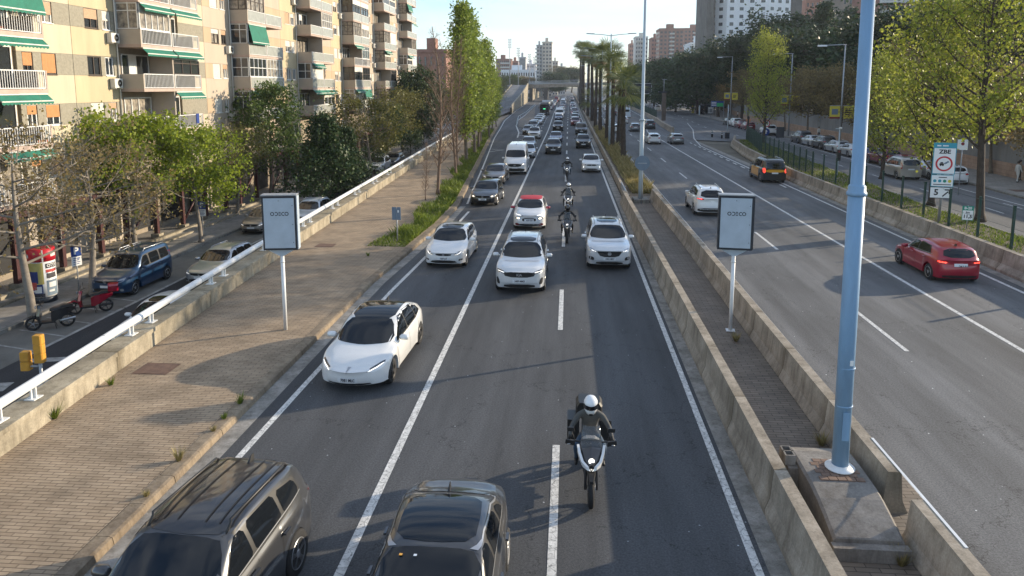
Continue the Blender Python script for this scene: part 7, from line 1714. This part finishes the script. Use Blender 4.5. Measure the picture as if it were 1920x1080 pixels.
# round sign seen from behind
r = empty('round_sign', (4.95, 48.2, .12)); tag(r, 'round traffic sign seen from behind on a thin post, before the median lamp', 'traffic sign')
b = MB(); disc(b, (0, -.03, 2.78), .50, .03, 32); b.build('disc', F_['greyback'], r); b = MB(); b.tube([(0, .03, 0), (0, .03, 3.3)], .035, 10); b.build('post', M['galv'], r); b = MB(); b.box(-.3, .3, -.045, -.03, 2.74, 2.80); b.build('bracket', M['galv'], r)
# small double sign back on the pavement
r = empty('small_sign', (-8.66, 35.2, .15)); tag(r, 'small two part sign seen from behind on a post beside the tall grass', 'sign')
for xa, xb in ((-.24, -.015), (.015, .21)): b = MB(); b.box(xa, xb, -.03, .0, 1.12, 1.78); b.build('panel', F_['greyback'], r)
b = MB(); b.tube([(0, .03, 0), (0, .03, 1.7)], .035, 10); b.build('post', M['galv'], r); b = MB(); b.box(.05, .12, -.045, -.03, 1.5, 1.62); b.build('sticker', M['sign_white'], r)
# yellow traffic lights seen from behind
r = empty('traffic_light', (-14.0, 16.9, -2.25), R(8)); tag(r, 'yellow traffic light backs on a dark pole at the left edge below the rail', 'traffic light'); r.scale = (.88, .88, .97)
b = MB(); b.tube([(.25, 0, 0), (.25, 0, 3.5)], .05, 10); b.tube([(-.25, 0, 3.05), (.3, 0, 3.05)], .03, 8); b.build('pole', M['galv'], r)
for (x0, zs) in ((-.16, (2.95, 3.22)), (.25, (3.16, 3.42, 3.68))):
    for z in zs:
        b = MB(); b.loft([[(x0-w_, y, z+.0), (x0-w_, y, z+.235), (x0-w_+.03, y, z+.25), (x0+w_-.03, y, z+.25), (x0+w_, y, z+.235), (x0+w_, y, z)] for y, w_ in ((-.10, .10), (-.07, .13), (.10, .13))]); o = b.build('lamp_housing', M['yellow_plastic'], r, fix=True)
# advertising column
r = empty('advertising_column', (-24.13, 30.3, -1.85)); tag(r, 'round advertising column with red top and colourful posters', 'advertising column')
b = MB(); b.lathe([(.50, 0), (.50, .28)], n=36); b.build('foot', F_['navy'], r)
b = MB(); b.lathe([(.54, .281), (.54, 1.93)], n=36); b.build('drum', M['sign_white'], r)
b = MB(); b.lathe([(.56, 1.94), (.56, 2.50), (.48, 2.52)], n=36); b.build('red_top', F_['red'], r)
PC = {'y': mat('poster yellow', (.45, .38, .12), .7, var=.2), 'b': mat('poster blue', (.02, .035, .16), .7, var=.3), 'k': mat('poster black', (.02, .02, .03), .7), 'g': mat('poster grey blue', (.16, .22, .28), .7, var=.3), 'r': mat('poster red', (.45, .06, .05), .7), 'w': mat('poster white', (.6, .6, .58), .7), 'd': mat('poster dark grey', (.06, .055, .06), .7)}
def wrap(nm, a0, a1, z0, z1, m, rad=.545):
    b = MB(); n = max(2, int((a1-a0)/8))
    for k in range(n):
        A, C_ = R(a0+(a1-a0)*k/n), R(a0+(a1-a0)*(k+1)/n); b.face([(rad*math.sin(A), -rad*math.cos(A), z0), (rad*math.sin(C_), -rad*math.cos(C_), z0), (rad*math.sin(C_), -rad*math.cos(C_), z1), (rad*math.sin(A), -rad*math.cos(A), z1)])
    b.build(nm, m, r)
for a0, a1, z0, z1, c, q in ((-58, 42, .9, 1.9, 'y', .543), (-58, 35, .45, .9, 'b', .543), (-30, 18, .95, 1.5, 'b', .546), (-20, 10, .65, 1.0, 'r', .549), (-50, -22, 1.15, 1.32, 'r', .546), (-55, 42, .30, .47, 'k', .546), (0, 30, .5, .8, 'w', .549), (52, 110, 1.62, 1.84, 'd', .545), (52, 110, 1.42, 1.56, 'r', .545), (54, 104, 1.15, 1.38, 'd', .545), (52, 112, .34, 1.05, 'g', .545), (62, 100, .72, .95, 'w', .549), (60, 88, .50, .6, 'w', .549), (-40, 0, .55, .62, 'w', .549)): wrap('poster', a0, a1, z0, z1, PC[c], q)
wrap('label_band', -60, -22, 2.12, 2.28, PC['w'], .564); wrap('label_band', 78, 110, 2.14, 2.30, PC['w'], .564); wrap('white_seam', 40, 46, 1.95, 2.49, PC['w'], .564)
for k, ch in enumerate('OTO'):
    a = R(66+k*14); text_mesh(ch, .20, frame((.552*math.sin(a), -.552*math.cos(a), 1.73), (math.cos(a), math.sin(a), 0), (0, 0, 1)), 'poster_lettering', PC['w'], r, 0, .008)
# parking signs
def psign(x, y, z, label, rz=R(35), h=2.35):
    r = empty('parking_sign', (x, y, z), rz); tag(r, label, 'parking sign', 'parking signs on the left street')
    b = MB(); b.tube([(0, .03, 0), (0, .03, h)], .03, 8); b.build('post', M['galv'], r)
    b = MB(); b.box(-.23, .23, 0, .02, h-.52, h); pb_ = b.build('blue_plate', F_['bluefilm'], r); text_mesh('P', .46, frame((0, -.004, h-.27), (1, 0, 0), (0, 0, 1)), 'lettering', M['sign_white'], pb_, 0, .014)
    b = MB(); b.box(-.23, .23, 0, .02, h-.98, h-.53); p2_ = b.build('lower_plate', M['sign_white'], r)
    for k in range(4): b = MB(); b.box(-.16, .16-.05*(k % 2), -.004, -.001, h-.63-.09*k, h-.60-.09*k); b.build('text_line', F_['bluefilm'], p2_)
psign(-23.3, 31.5, -1.85, 'blue parking sign in front of the bare twiggy tree', R(62)); psign(-24.0, 44.6, -1.85, 'white edged parking sign beside the second green plane tree', R(20)); psign(-23.6, 61.0, -1.8, 'parking sign farther along, left of the dark evergreen', R(20))
psign(-22.8, 72.0, -1.8, 'small parking sign seen between the evergreens above the rail', R(10))
# low emission zone sign
r = empty('zone_sign', (20.68, 41.0, .42), R(-14)); tag(r, 'tall blue and white ZBE low emission zone sign with red ring', 'road sign')
b = MB(); b.tube([(0, .12, 0), (0, .12, 4.4)], .075, 12); b.build('post', M['galv'], r)
b = MB(); b.box(-.56, .56, 0, .03, 2.76, 4.50); b.build('main_plate', F_['teal'], r)
b = MB(); b.box(-.52, .52, -.005, -.001, 2.80, 4.20); mp_ = b.build('white_field', M['sign_white'], r)
text_mesh('ZBE', .30, frame((0, -.008, 4.00), (1, 0, 0), (0, 0, 1)), 'lettering', M['sign_black'], mp_, 0, .012, sx=1.1)
b = MB(); disc(b, (0, -.008, 3.34), .42, m=0, r2=.33, n=36); b.build('red_ring', F_['red'], mp_)
b = MB(); b.box(-.22, .0, -.010, -.007, 3.25, 3.36); b.box(-.18, -.05, -.010, -.007, 3.365, 3.43); disc(b, (-.16, -.011, 3.25), .04, .003, 12); disc(b, (-.05, -.011, 3.25), .04, .003, 12); b.build('car_symbol', M['sign_black'], mp_)
b = MB()
for dx, dz, q in ((.05, 3.36, .045), (.11, 3.40, .055), (.18, 3.45, .05)): disc(b, (dx, -.011, dz), q, .003, 10)
b.build('smoke_symbol', PC['g'], mp_)
for xx, w_ in ((-.40, .2), (0.03, .12), (-.12, .2)): b = MB(); b.box(xx, xx+w_, -.006, -.001, 4.30, 4.37); b.build('agency_mark', M['sign_white'], r)
b = MB(); b.box(-.57, .53, 0, .03, 2.06, 2.72); ip = b.build('info_plate', F_['teal'], r); b = MB(); b.box(-.54, .50, -.005, -.001, 2.09, 2.69); b.build('white_field', M['sign_white'], ip)
for k, c in enumerate(('teal', 'teal', 'green', 'yellow')): b = MB(); disc(b, (-.38+.24*k, -.010, 2.38), .085, .004, 16); b.build('sticker_symbol', F_[c], ip)
for z in (2.56, 2.16): b = MB(); b.box(-.2 if z > 2.4 else -.45, .2 if z > 2.4 else .42, -.008, -.005, z, z+.045); b.build('text_line', F_['navy'], ip)
b = MB(); b.box(-.58, .52, 0, .03, 1.42, 2.03); ap = b.build('arrow_plate', F_['navy'], r); b = MB(); b.box(-.56, .50, -.005, -.001, 1.44, 2.01); b.build('white_field', M['sign_white'], ap)
text_mesh('5', .46, frame((-.27, -.009, 1.73), (1, 0, 0), (0, 0, 1)), 'lettering', M['sign_black'], ap, 0, .016)
b = MB(); b.face([(.02, -.010, 1.54), (.07, -.010, 1.50), (.34, -.010, 1.77), (.29, -.010, 1.82)]); b.face([(.14, -.012, 1.93), (.14, -.012, 1.86), (.41, -.012, 1.86), (.41, -.012, 1.93)]); b.face([(.34, -.014, 1.66), (.41, -.014, 1.66), (.41, -.014, 1.87), (.34, -.014, 1.87)]); b.build('arrow', M['sign_black'], ap)
# kilometre sign
r = empty('kilometre_sign', (21.25, 39.3, .42), R(-12)); tag(r, 'small green and white B-20 km 11,5 marker beside the thick trunk', 'kilometre sign')
b = MB(); b.tube([(0, .03, 0), (0, .03, 1.3)], .025, 8); b.build('post', M['galv'], r); b = MB(); b.box(-.27, .27, 0, .015, .50, 1.27); pl_ = b.build('plate', F_['green'], r); b = MB(); b.box(-.245, .245, -.004, -.001, .52, 1.03); b.build('white_field', M['sign_white'], pl_)
text_mesh('B-20', .19, frame((0, -.006, 1.15), (1, 0, 0), (0, 0, 1)), 'lettering', M['sign_white'], pl_, 0, .006); text_mesh('km', .15, frame((0, -.006, .92), (1, 0, 0), (0, 0, 1)), 'lettering', M['sign_black'], pl_, 0, .005); text_mesh('11,5', .25, frame((0, -.006, .70), (1, 0, 0), (0, 0, 1)), 'lettering', M['sign_black'], pl_, 0, .010)
# white sign with a dark red dot
r = empty('notice_sign', (28.95, 55, -.0), R(-10)); tag(r, 'square white notice with a dark red dot hanging right of the zone sign', 'sign')
b = MB(); b.box(-.34, .34, 0, .02, 3.35, 4.12); b.build('plate', M['sign_white'], r); b = MB(); disc(b, (0, -.004, 3.80), .12, .003, 16); b.build('dot', F_['maroon'], r); b = MB(); b.tube([(0, .04, 0), (0, .04, 4.2)], .04, 8); b.build('post', M['galv'], r)
# green fence
fr = empty('fence', (0, 0, 0)); tag(fr, 'dark green post and wire fence along the grassy verge on the right', 'fence')
FXp = lambda y: interp([(20, 20.75), (48, 20.7), (62, 20.75), (85, 22.3), (98, 24.4), (106, 25.6)], y)
pmesh = MB().box(-.05, .05, -.05, .05, 0, 2.05).box(-.055, .055, -.055, .055, 2.05, 2.09).mesh('post', M['dark_green'])
y = 28.9; ys = []
while y < 106: ys.append(y); y += 2.8 if y < 60 else 2.2
for q in ys: o = bpy.data.objects.new('post', pmesh); o.location = (FXp(q), q, .42); link(o, fr)
for h in (.15, 1.0, 1.95): b = MB(); b.tube([(FXp(q), q, .42+h) for q in ys], .008, 4); b.build('wire', M['dark_green'], fr)
b = MB(); q = 62.
while q < 105.5: b.box(FXp(q)-.008, FXp(q)+.008, q-.012, q+.012, .5, 2.4); q += .22
b.build('mesh_bars', M['dark_green'], fr)['kind'] = 'stuff'
fr2 = empty('fence', (0, 0, 0)); tag(fr2, 'dark mesh fence on the dividing wall far along the service road', 'fence')
FX2 = lambda y: interp([(168, 20.2), (206, 21.4), (300, 22.8)], y)
for q in range(168, 300, 6): o = bpy.data.objects.new('post', pmesh); o.location = (FX2(q), q, .6); link(o, fr2)
b = MB(); q = 168.
while q < 300: b.box(FX2(q)-.02, FX2(q)+.02, q-.05, q+.05, .8, 2.5); q += .45
b.build('mesh_bars', M['dark_green'], fr2)['kind'] = 'stuff'
# park wall with metal hoarding
b = MB(); pts = [(38.6, 30), (38.2, 61), (39.6, 88), (39.4, 126), (42.0, 175), (50, 240)]
WSt = bricks('park wall stone', (.34, .22, .15), (.40, .27, .19), (.20, .14, .10), .9, .35, plane='YZ')
b.loft([[(x, y, 0), (x, y, 1.35), (x+.4, y, 1.35), (x+.4, y, 0)] for x, y in pts]); tag(b.build('park_wall', WSt, fix=True), 'orange stone wall along the park behind the right pavement', 'wall')
hm_ = mat('grey metal sheet hoarding', (.22, .22, .215), .6, var=.25, scale=1.2, streak=True)
hd = empty('hoarding', (0, 0, 0)); tag(hd, 'tall grey metal sheet hoarding standing on the orange park wall', 'hoarding')
for (xa, ya), (xb, yb) in zip(pts, pts[1:]):
    L_ = math.hypot(xb-xa, yb-ya); n = int(L_/3.0)
    for k in range(n):
        p = Vector((xa, ya)).lerp(Vector((xb, yb)), k/n); q = Vector((xa, ya)).lerp(Vector((xb, yb)), (k+.985)/n); zz = 3.5+.08*math.sin(k*1.7)
        b = MB(); b.loft([[(u.x+.12, u.y, 1.352), (u.x+.12, u.y, zz), (u.x+.18, u.y, zz), (u.x+.18, u.y, 1.352)] for u in (p, q)]); b.build('sheet', hm_, hd, fix=True)
# side street lamps
def slamp(x, y, h, label, s=1., arm=-2.7):
    r = empty('street_lamp', (x, y, .14)); tag(r, label, 'street lamp', 'single arm lamps on the right pavement')
    b = MB(); b.tube([(0, 0, 0), (0, 0, h)], [.13, .07], 10); b.build('pole', M['galv'], r)
    b = MB(); b.tube([(.15, 0, h-.05), (arm, 0, h-.15)], .055, 8); a = b.build('arm', M['galv'], r)
    b = MB(); b.loft([[(arm+x0, -w_, h-.28), (arm+x0, w_, h-.28), (arm+x0, w_*.6, h-.10), (arm+x0, -w_*.6, h-.10)] for x0, w_ in ((.5, .10), (0, .2), (-.6, .16))]); b.build('lamp_head', M['white_paint'], a, fix=True)
slamp(33.9, 92.6, 13.0, 'nearest single arm street lamp, with yellow banners, left of the blue pole'); slamp(34.9, 117, 13.0, 'second single arm street lamp, behind the yellow green tree'); slamp(36.0, 164, 14.4, 'third single arm street lamp, right of the bus shelter'); slamp(38.2, 212, 15.4, 'fourth single arm street lamp, left of the bus shelter'); slamp(40.5, 262, 15.4, 'farthest single arm street lamp, left end of the row')
def banner(x, y, z, label, second='yellow'):
    r = empty('banner_pair', (x, y, z)); tag(r, label, 'banner', 'banners on lamp poles')
    for xa, xb, m in ((-1.5, -.25, 'maroon'), (.2, 1.45, second)):
        b = MB(); b.box(xa, xb, 0, .04, 0, 1.55); o = b.build('banner_cloth', F_[m] if m != 'maroon' else F_['yellow'], r)
        if m == 'maroon': b = MB(); b.box(xa, xb, -.012, -.002, 0, .22); b.build('maroon_strip', F_['maroon'], o); b = MB(); b.box(xa+.25, xb-.25, -.012, -.002, .5, 1.2); b.build('picture', F_['greyback'], o)
        else:
            for k in range(3): b = MB(); b.box(xa+.2, xb-.3-.1*k, -.012, -.002, .95-.25*k, 1.08-.25*k); b.build('text_line', M['sign_black'], o)
    b = MB(); b.tube([(-1.55, .02, 1.6), (1.5, .02, 1.6)], .03, 6); b.build('bracket', M['galv'], r)
banner(33.9, 92.3, 4.0, 'pair of yellow banners on the nearest single arm lamp'); banner(36.0, 163.7, 5.0, 'pair of yellow banners on the third single arm lamp'); banner(34.8, 116.7, 5.0, 'yellow banner on the second single arm lamp behind the tree')
# speed limit and arrow signs
r = empty('traffic_sign', (26.85, 100, .42)); tag(r, 'round 50 speed limit above a blue arrow sign on one post', 'traffic sign')
b = MB(); b.tube([(0, .05, 0), (0, .05, 3.3)], .045, 8); b.build('post', M['galv'], r)
b = MB(); disc(b, (0, 0, 2.55), .50, .02, 28); d = b.build('red_disc', F_['red'], r); b = MB(); disc(b, (0, -.006, 2.55), .37, .004, 28); b.build('white_field', M['sign_white'], d); text_mesh('50', .48, frame((0, -.012, 2.55), (1, 0, 0), (0, 0, 1)), 'lettering', M['sign_black'], d, 0, .02)
b = MB(); disc(b, (0, 0, 1.42), .50, .02, 28); d = b.build('blue_disc', F_['bluefilm'], r); b = MB(); b.box(-.06, .06, -.010, -.004, 1.15, 1.5); b.face([(-.2, -.008, 1.45), (.2, -.008, 1.45), (0, -.008, 1.72)]); b.build('arrow', M['sign_white'], d)
r = empty('road_sign', (27.6, 96, .42)); tag(r, 'dark rectangular sign seen from behind, right of the speed limit sign', 'sign'); b = MB(); b.box(-.5, .5, 0, .05, .9, 2.3); b.build('plate', F_['navy'], r); b = MB(); b.tube([(0, .1, 0), (0, .1, 2.2)], .05, 8); b.build('post', M['galv'], r)
# traffic lights on the service road
def tlight(x, y, z, label, h=3.6):
    r = empty('traffic_light', (x, y, z)); tag(r, label, 'traffic light'); b = MB(); b.tube([(0, .1, 0), (0, .1, h)], .06, 8); b.tube([(-.35, .1, h), (.1, .1, h)], .035, 6); b.build('pole', M['pale_pole'], r)
    b = MB(); b.box(-.14, .14, -.12, .08, 1.3, 2.25); hb = b.build('housing', CM['trim'], r)
    for k, c in enumerate((PAINT['dark red'], CM['trim'], CM['trim'])): b = MB(); b.lathe([(.09, 0), (.08, -.01)], (0, -.122, 2.1-.31*k), 12, axis='Y'); b.build('lens', c if k == 0 else M['rubber'], hb)
    b = MB(); b.box(-.09, .09, -.16, .06, h-.0, h+.16); b.build('camera_box', M['white_paint'], r)
tlight(22.9, 62.5, .42, 'traffic light on a pale pole behind the green fence', 4.0)
r = empty('traffic_light', (24.5, 113, .0)); tag(r, 'triangular pair of lights facing away at the tip of the fenced verge', 'traffic light'); b = MB(); b.tube([(0, 0, 0), (0, 0, 5.2)], .06, 8); b.build('pole', M['pale_pole'], r); b = MB(); b.box(-.35, .35, -.06, .06, 0, .9); b.build('cabinet', F_['navy'], r)
r = empty('traffic_light', (26.0, 106.5, .4)); tag(r, 'small amber framed signal beside the first green fence post', 'traffic light'); b = MB(); b.tube([(0, 0, 0), (0, 0, 2.3)], .05, 8); b.build('pole', M['dark_green'], r); b = MB(); b.box(-.12, .12, -.1, .1, 2.0, 2.9); b.build('housing', CM['trim'], r); b = MB(); b.face([(-.42, -.11, 2.9), (-.14, -.11, 2.9), (-.14, -.11, 2.2)]); b.face([(.14, -.11, 2.9), (.42, -.11, 2.9), (.14, -.11, 2.2)]); b.build('backing', mat('salmon plate', (.5, .22, .12), .6), r)
for x, y, lb in ((25.0, 115.5, 'left black bollard with pale rings at the road fork'), (26.0, 113, 'right black bollard with pale rings at the road fork')):
    r = empty('bollard', (x-2.3, y, 0)); tag(r, lb, 'bollard', 'bollards at the fork'); b = MB(); b.lathe([(.14, 0), (.14, 1.0), (.10, 1.05)], n=14); b.build('post', CM['trim'], r)
    for z in (.55, .8): b = MB(); b.lathe([(.145, z), (.145, z+.10)], n=14); b.build('reflective_ring', M['sign_white'], r)
# brick pillar, gantry, direction sign, shelter
r = empty('brick_pillar', (20.8, 160, .0)); tag(r, 'tall dark brick pillar with small roof on the dividing wall', 'pillar'); b = MB(); b.box(-.42, .42, -.42, .42, .5, 6.6); b.build('shaft', F_['brickcol'], r); b = MB(); b.box(-1.2, .6, -.5, .5, 6.6, 6.9); b.build('cap', F_['navy'], r); b = MB(); b.tube([(-.1, 0, 6.9), (-.1, 0, 9.4)], .08, 8); b.box(-.5, .5, -.1, .1, 9.4, 9.5); b.build('mast', M['galv'], r)
r = empty('gantry_sign', (25, 250, 0)); tag(r, 'dark road sign with rounded white outline seen beyond the tall pole', 'road sign'); b = MB(); b.box(-3.4, 3.4, 0, .2, 5.2, 9.2); p_ = b.build('panel', F_['navy'], r)
b = MB(); b.box(-3.2, 3.2, -.03, -.005, 8.9, 9.0); b.box(-3.2, 3.2, -.03, -.005, 5.4, 5.5); b.box(3.1, 3.2, -.03, -.005, 5.5, 8.9); b.box(-3.2, -3.1, -.03, -.005, 5.5, 8.9); b.build('white_outline', M['sign_white'], p_); b = MB(); b.tube([(-2.8, .3, 0), (-2.8, .3, 9)], .15, 8); b.tube([(2.8, .3, 0), (2.8, .3, 9)], .15, 8); b.build('legs', M['galv'], r)
r = empty('direction_sign', (35.6, 176, .14)); tag(r, 'blue and green direction sign on two legs beside the bus shelter', 'direction sign'); b = MB(); b.box(-1.5, 1.4, 0, .08, 3.0, 4.35); p_ = b.build('blue_panel', F_['bluefilm'], r); b = MB(); b.box(-.2, 1.3, -.02, -.005, 3.05, 3.85); b.build('green_field', mat('bright green film', (.02, .42, .12), .4), p_)
for k in range(3): b = MB(); b.box(-1.4, -.3, -.02, -.005, 3.25+.35*k, 3.4+.35*k); b.build('text_line', M['sign_white'], p_)
b = MB(); b.tube([(-1.5, .1, 0), (-1.5, .1, 4.4)], .06, 8); b.tube([(1.5, .1, 0), (1.5, .1, 4.4)], .06, 8); b.build('legs', M['galv'], r)
r = empty('bus_shelter', (38, 203, .14)); tag(r, 'glass bus shelter with an illuminated poster under the brown trees', 'bus shelter'); b = MB(); b.box(-1.9, 1.9, -.7, .9, 2.6, 2.75); b.build('roof', F_['navy'], r); b = MB(); b.box(-1.9, 1.9, .85, .88, .2, 2.5); b.build('back_glass', M['glass'], r)
for sx in (-1.85, 1.8): b = MB(); b.box(sx, sx+.08, -.6, .9, 0, 2.6); b.build('post', M['pale_pole'], r)
b = MB(); b.box(.3, 1.75, -.75, -.55, .3, 2.3); p_ = b.build('poster_case', F_['navy'], r); b = MB(); b.box(.4, 1.65, -.77, -.755, .45, 2.1); b.build('poster', PC['w'], p_)
for k in range(3): b = MB(); b.box(.55+.36*k, .72+.36*k, -.785, -.772, .7, 1.7); b.build('bottle_picture', PC['k'], p_)
r = empty('info_totem', (36.6, 216, .14)); tag(r, 'slim yellow information totem left of the bus shelter', 'totem'); b = MB(); b.box(-.35, .35, -.2, .2, 0, 2.3); b.build('body', F_['yellow'], r); b = MB(); b.box(-.37, .37, -.22, .22, 2.3, 2.42); b.build('cap', F_['navy'], r)
# tall masts at the left of the overpass
for x, y, h, lb in ((-31.2, 380, 25.5, 'tallest stadium style lighting mast on the left'), (-28.1, 400, 22, 'second lighting mast from the left'), (-23, 420, 19.5, 'third and slimmer lighting mast'), (-21.0, 440, 18.5, 'fourth lighting mast just left of the pale tower')):
    r = empty('lighting_mast', (x, y, 7)); tag(r, lb, 'lighting mast', 'lighting masts left of the overpass'); b = MB(); b.tube([(0, 0, 0), (0, 0, h)], [.28, .12], 8); b.build('pole', M['galv'], r)
    for k in range(4): b = MB(); zz = h-.6-1.3*k; b.tube([(-1.0+.3*(k % 2), 0, zz), (.8-.3*(k % 2), 0, zz)], .06, 6); b.box(-.9, -.5, -.2, .2, zz, zz+.5); b.box(.4, .8, -.2, .2, zz+.05, zz+.55); b.build('floodlights', F_['greyback'], r)
# bollard rail on the gore island
r = empty('handrail', (0, 0, 0)); tag(r, 'pale rail on posts around the traffic island on the left ramp', 'handrail'); gp = [(-10.3, 142), (-11.9, 170), (-11.9, 200), (-13.6, 290)]
b = MB(); b.tube([(x, y, .95) for x, y in gp], .05, 6); b.build('rail', M['pale_pole'], r)
for k in range(16): yy = 142+k*9; xx = interp([(y, x) for x, y in gp], yy); b = MB(); b.box(xx-.05, xx+.05, yy-.05, yy+.05, .1, .95); b.build('post', M['pale_pole'], r)
r = empty('sign_post', (36.9+1.2, 61.2, .14)); tag(r, 'thin post with a small white box at the right edge', 'post'); b = MB(); b.tube([(0, 0, 0), (0, 0, 4.2)], .05, 8); b.build('pole', M['galv'], r); b = MB(); b.box(-.2, .2, -.12, .0, 1.3, 1.75); b.build('box', M['sign_white'], r)
r = empty('crash_terminal', (4.0, 50.1, 0)); tag(r, 'slanted galvanised guard rail end where the median wall begins', 'guard rail'); b = MB(); b.loft([[(-.05, y, z0), (-.05, y, z1), (.03, y, z1), (.03, y, z0)] for y, z0, z1 in ((-2.4, .05, .35), (-.6, .45, .85), (3.5, .5, .9))]); b.build('rail', M['galv'], r, fix=True); b = MB(); b.box(.03, .12, 1.2, 1.3, 0, .9); b.build('post', M['galv'], r)
# ---------------- distance haze ----------------
hz = MB(); hz.box(-800, 800, -60, 1250, -4, 130); ho = hz.build('haze', [], None); ho.data.materials.clear()
hmat = bpy.data.materials.new('haze air'); hmat.use_nodes = True; tt = hmat.node_tree; tt.nodes.clear()
po = tt.nodes.new('ShaderNodeOutputMaterial'); pv = tt.nodes.new('ShaderNodeVolumePrincipled'); pv.inputs['Color'].default_value = (.86, .92, 1, 1); pv.inputs['Density'].default_value = .0002; pv.inputs['Anisotropy'].default_value = .2
tt.links.new(pv.outputs[0], po.inputs['Volume']); ho.data.materials.append(hmat); ho['kind'] = 'stuff'
ho['label'] = 'thin pale air haze over the distance'
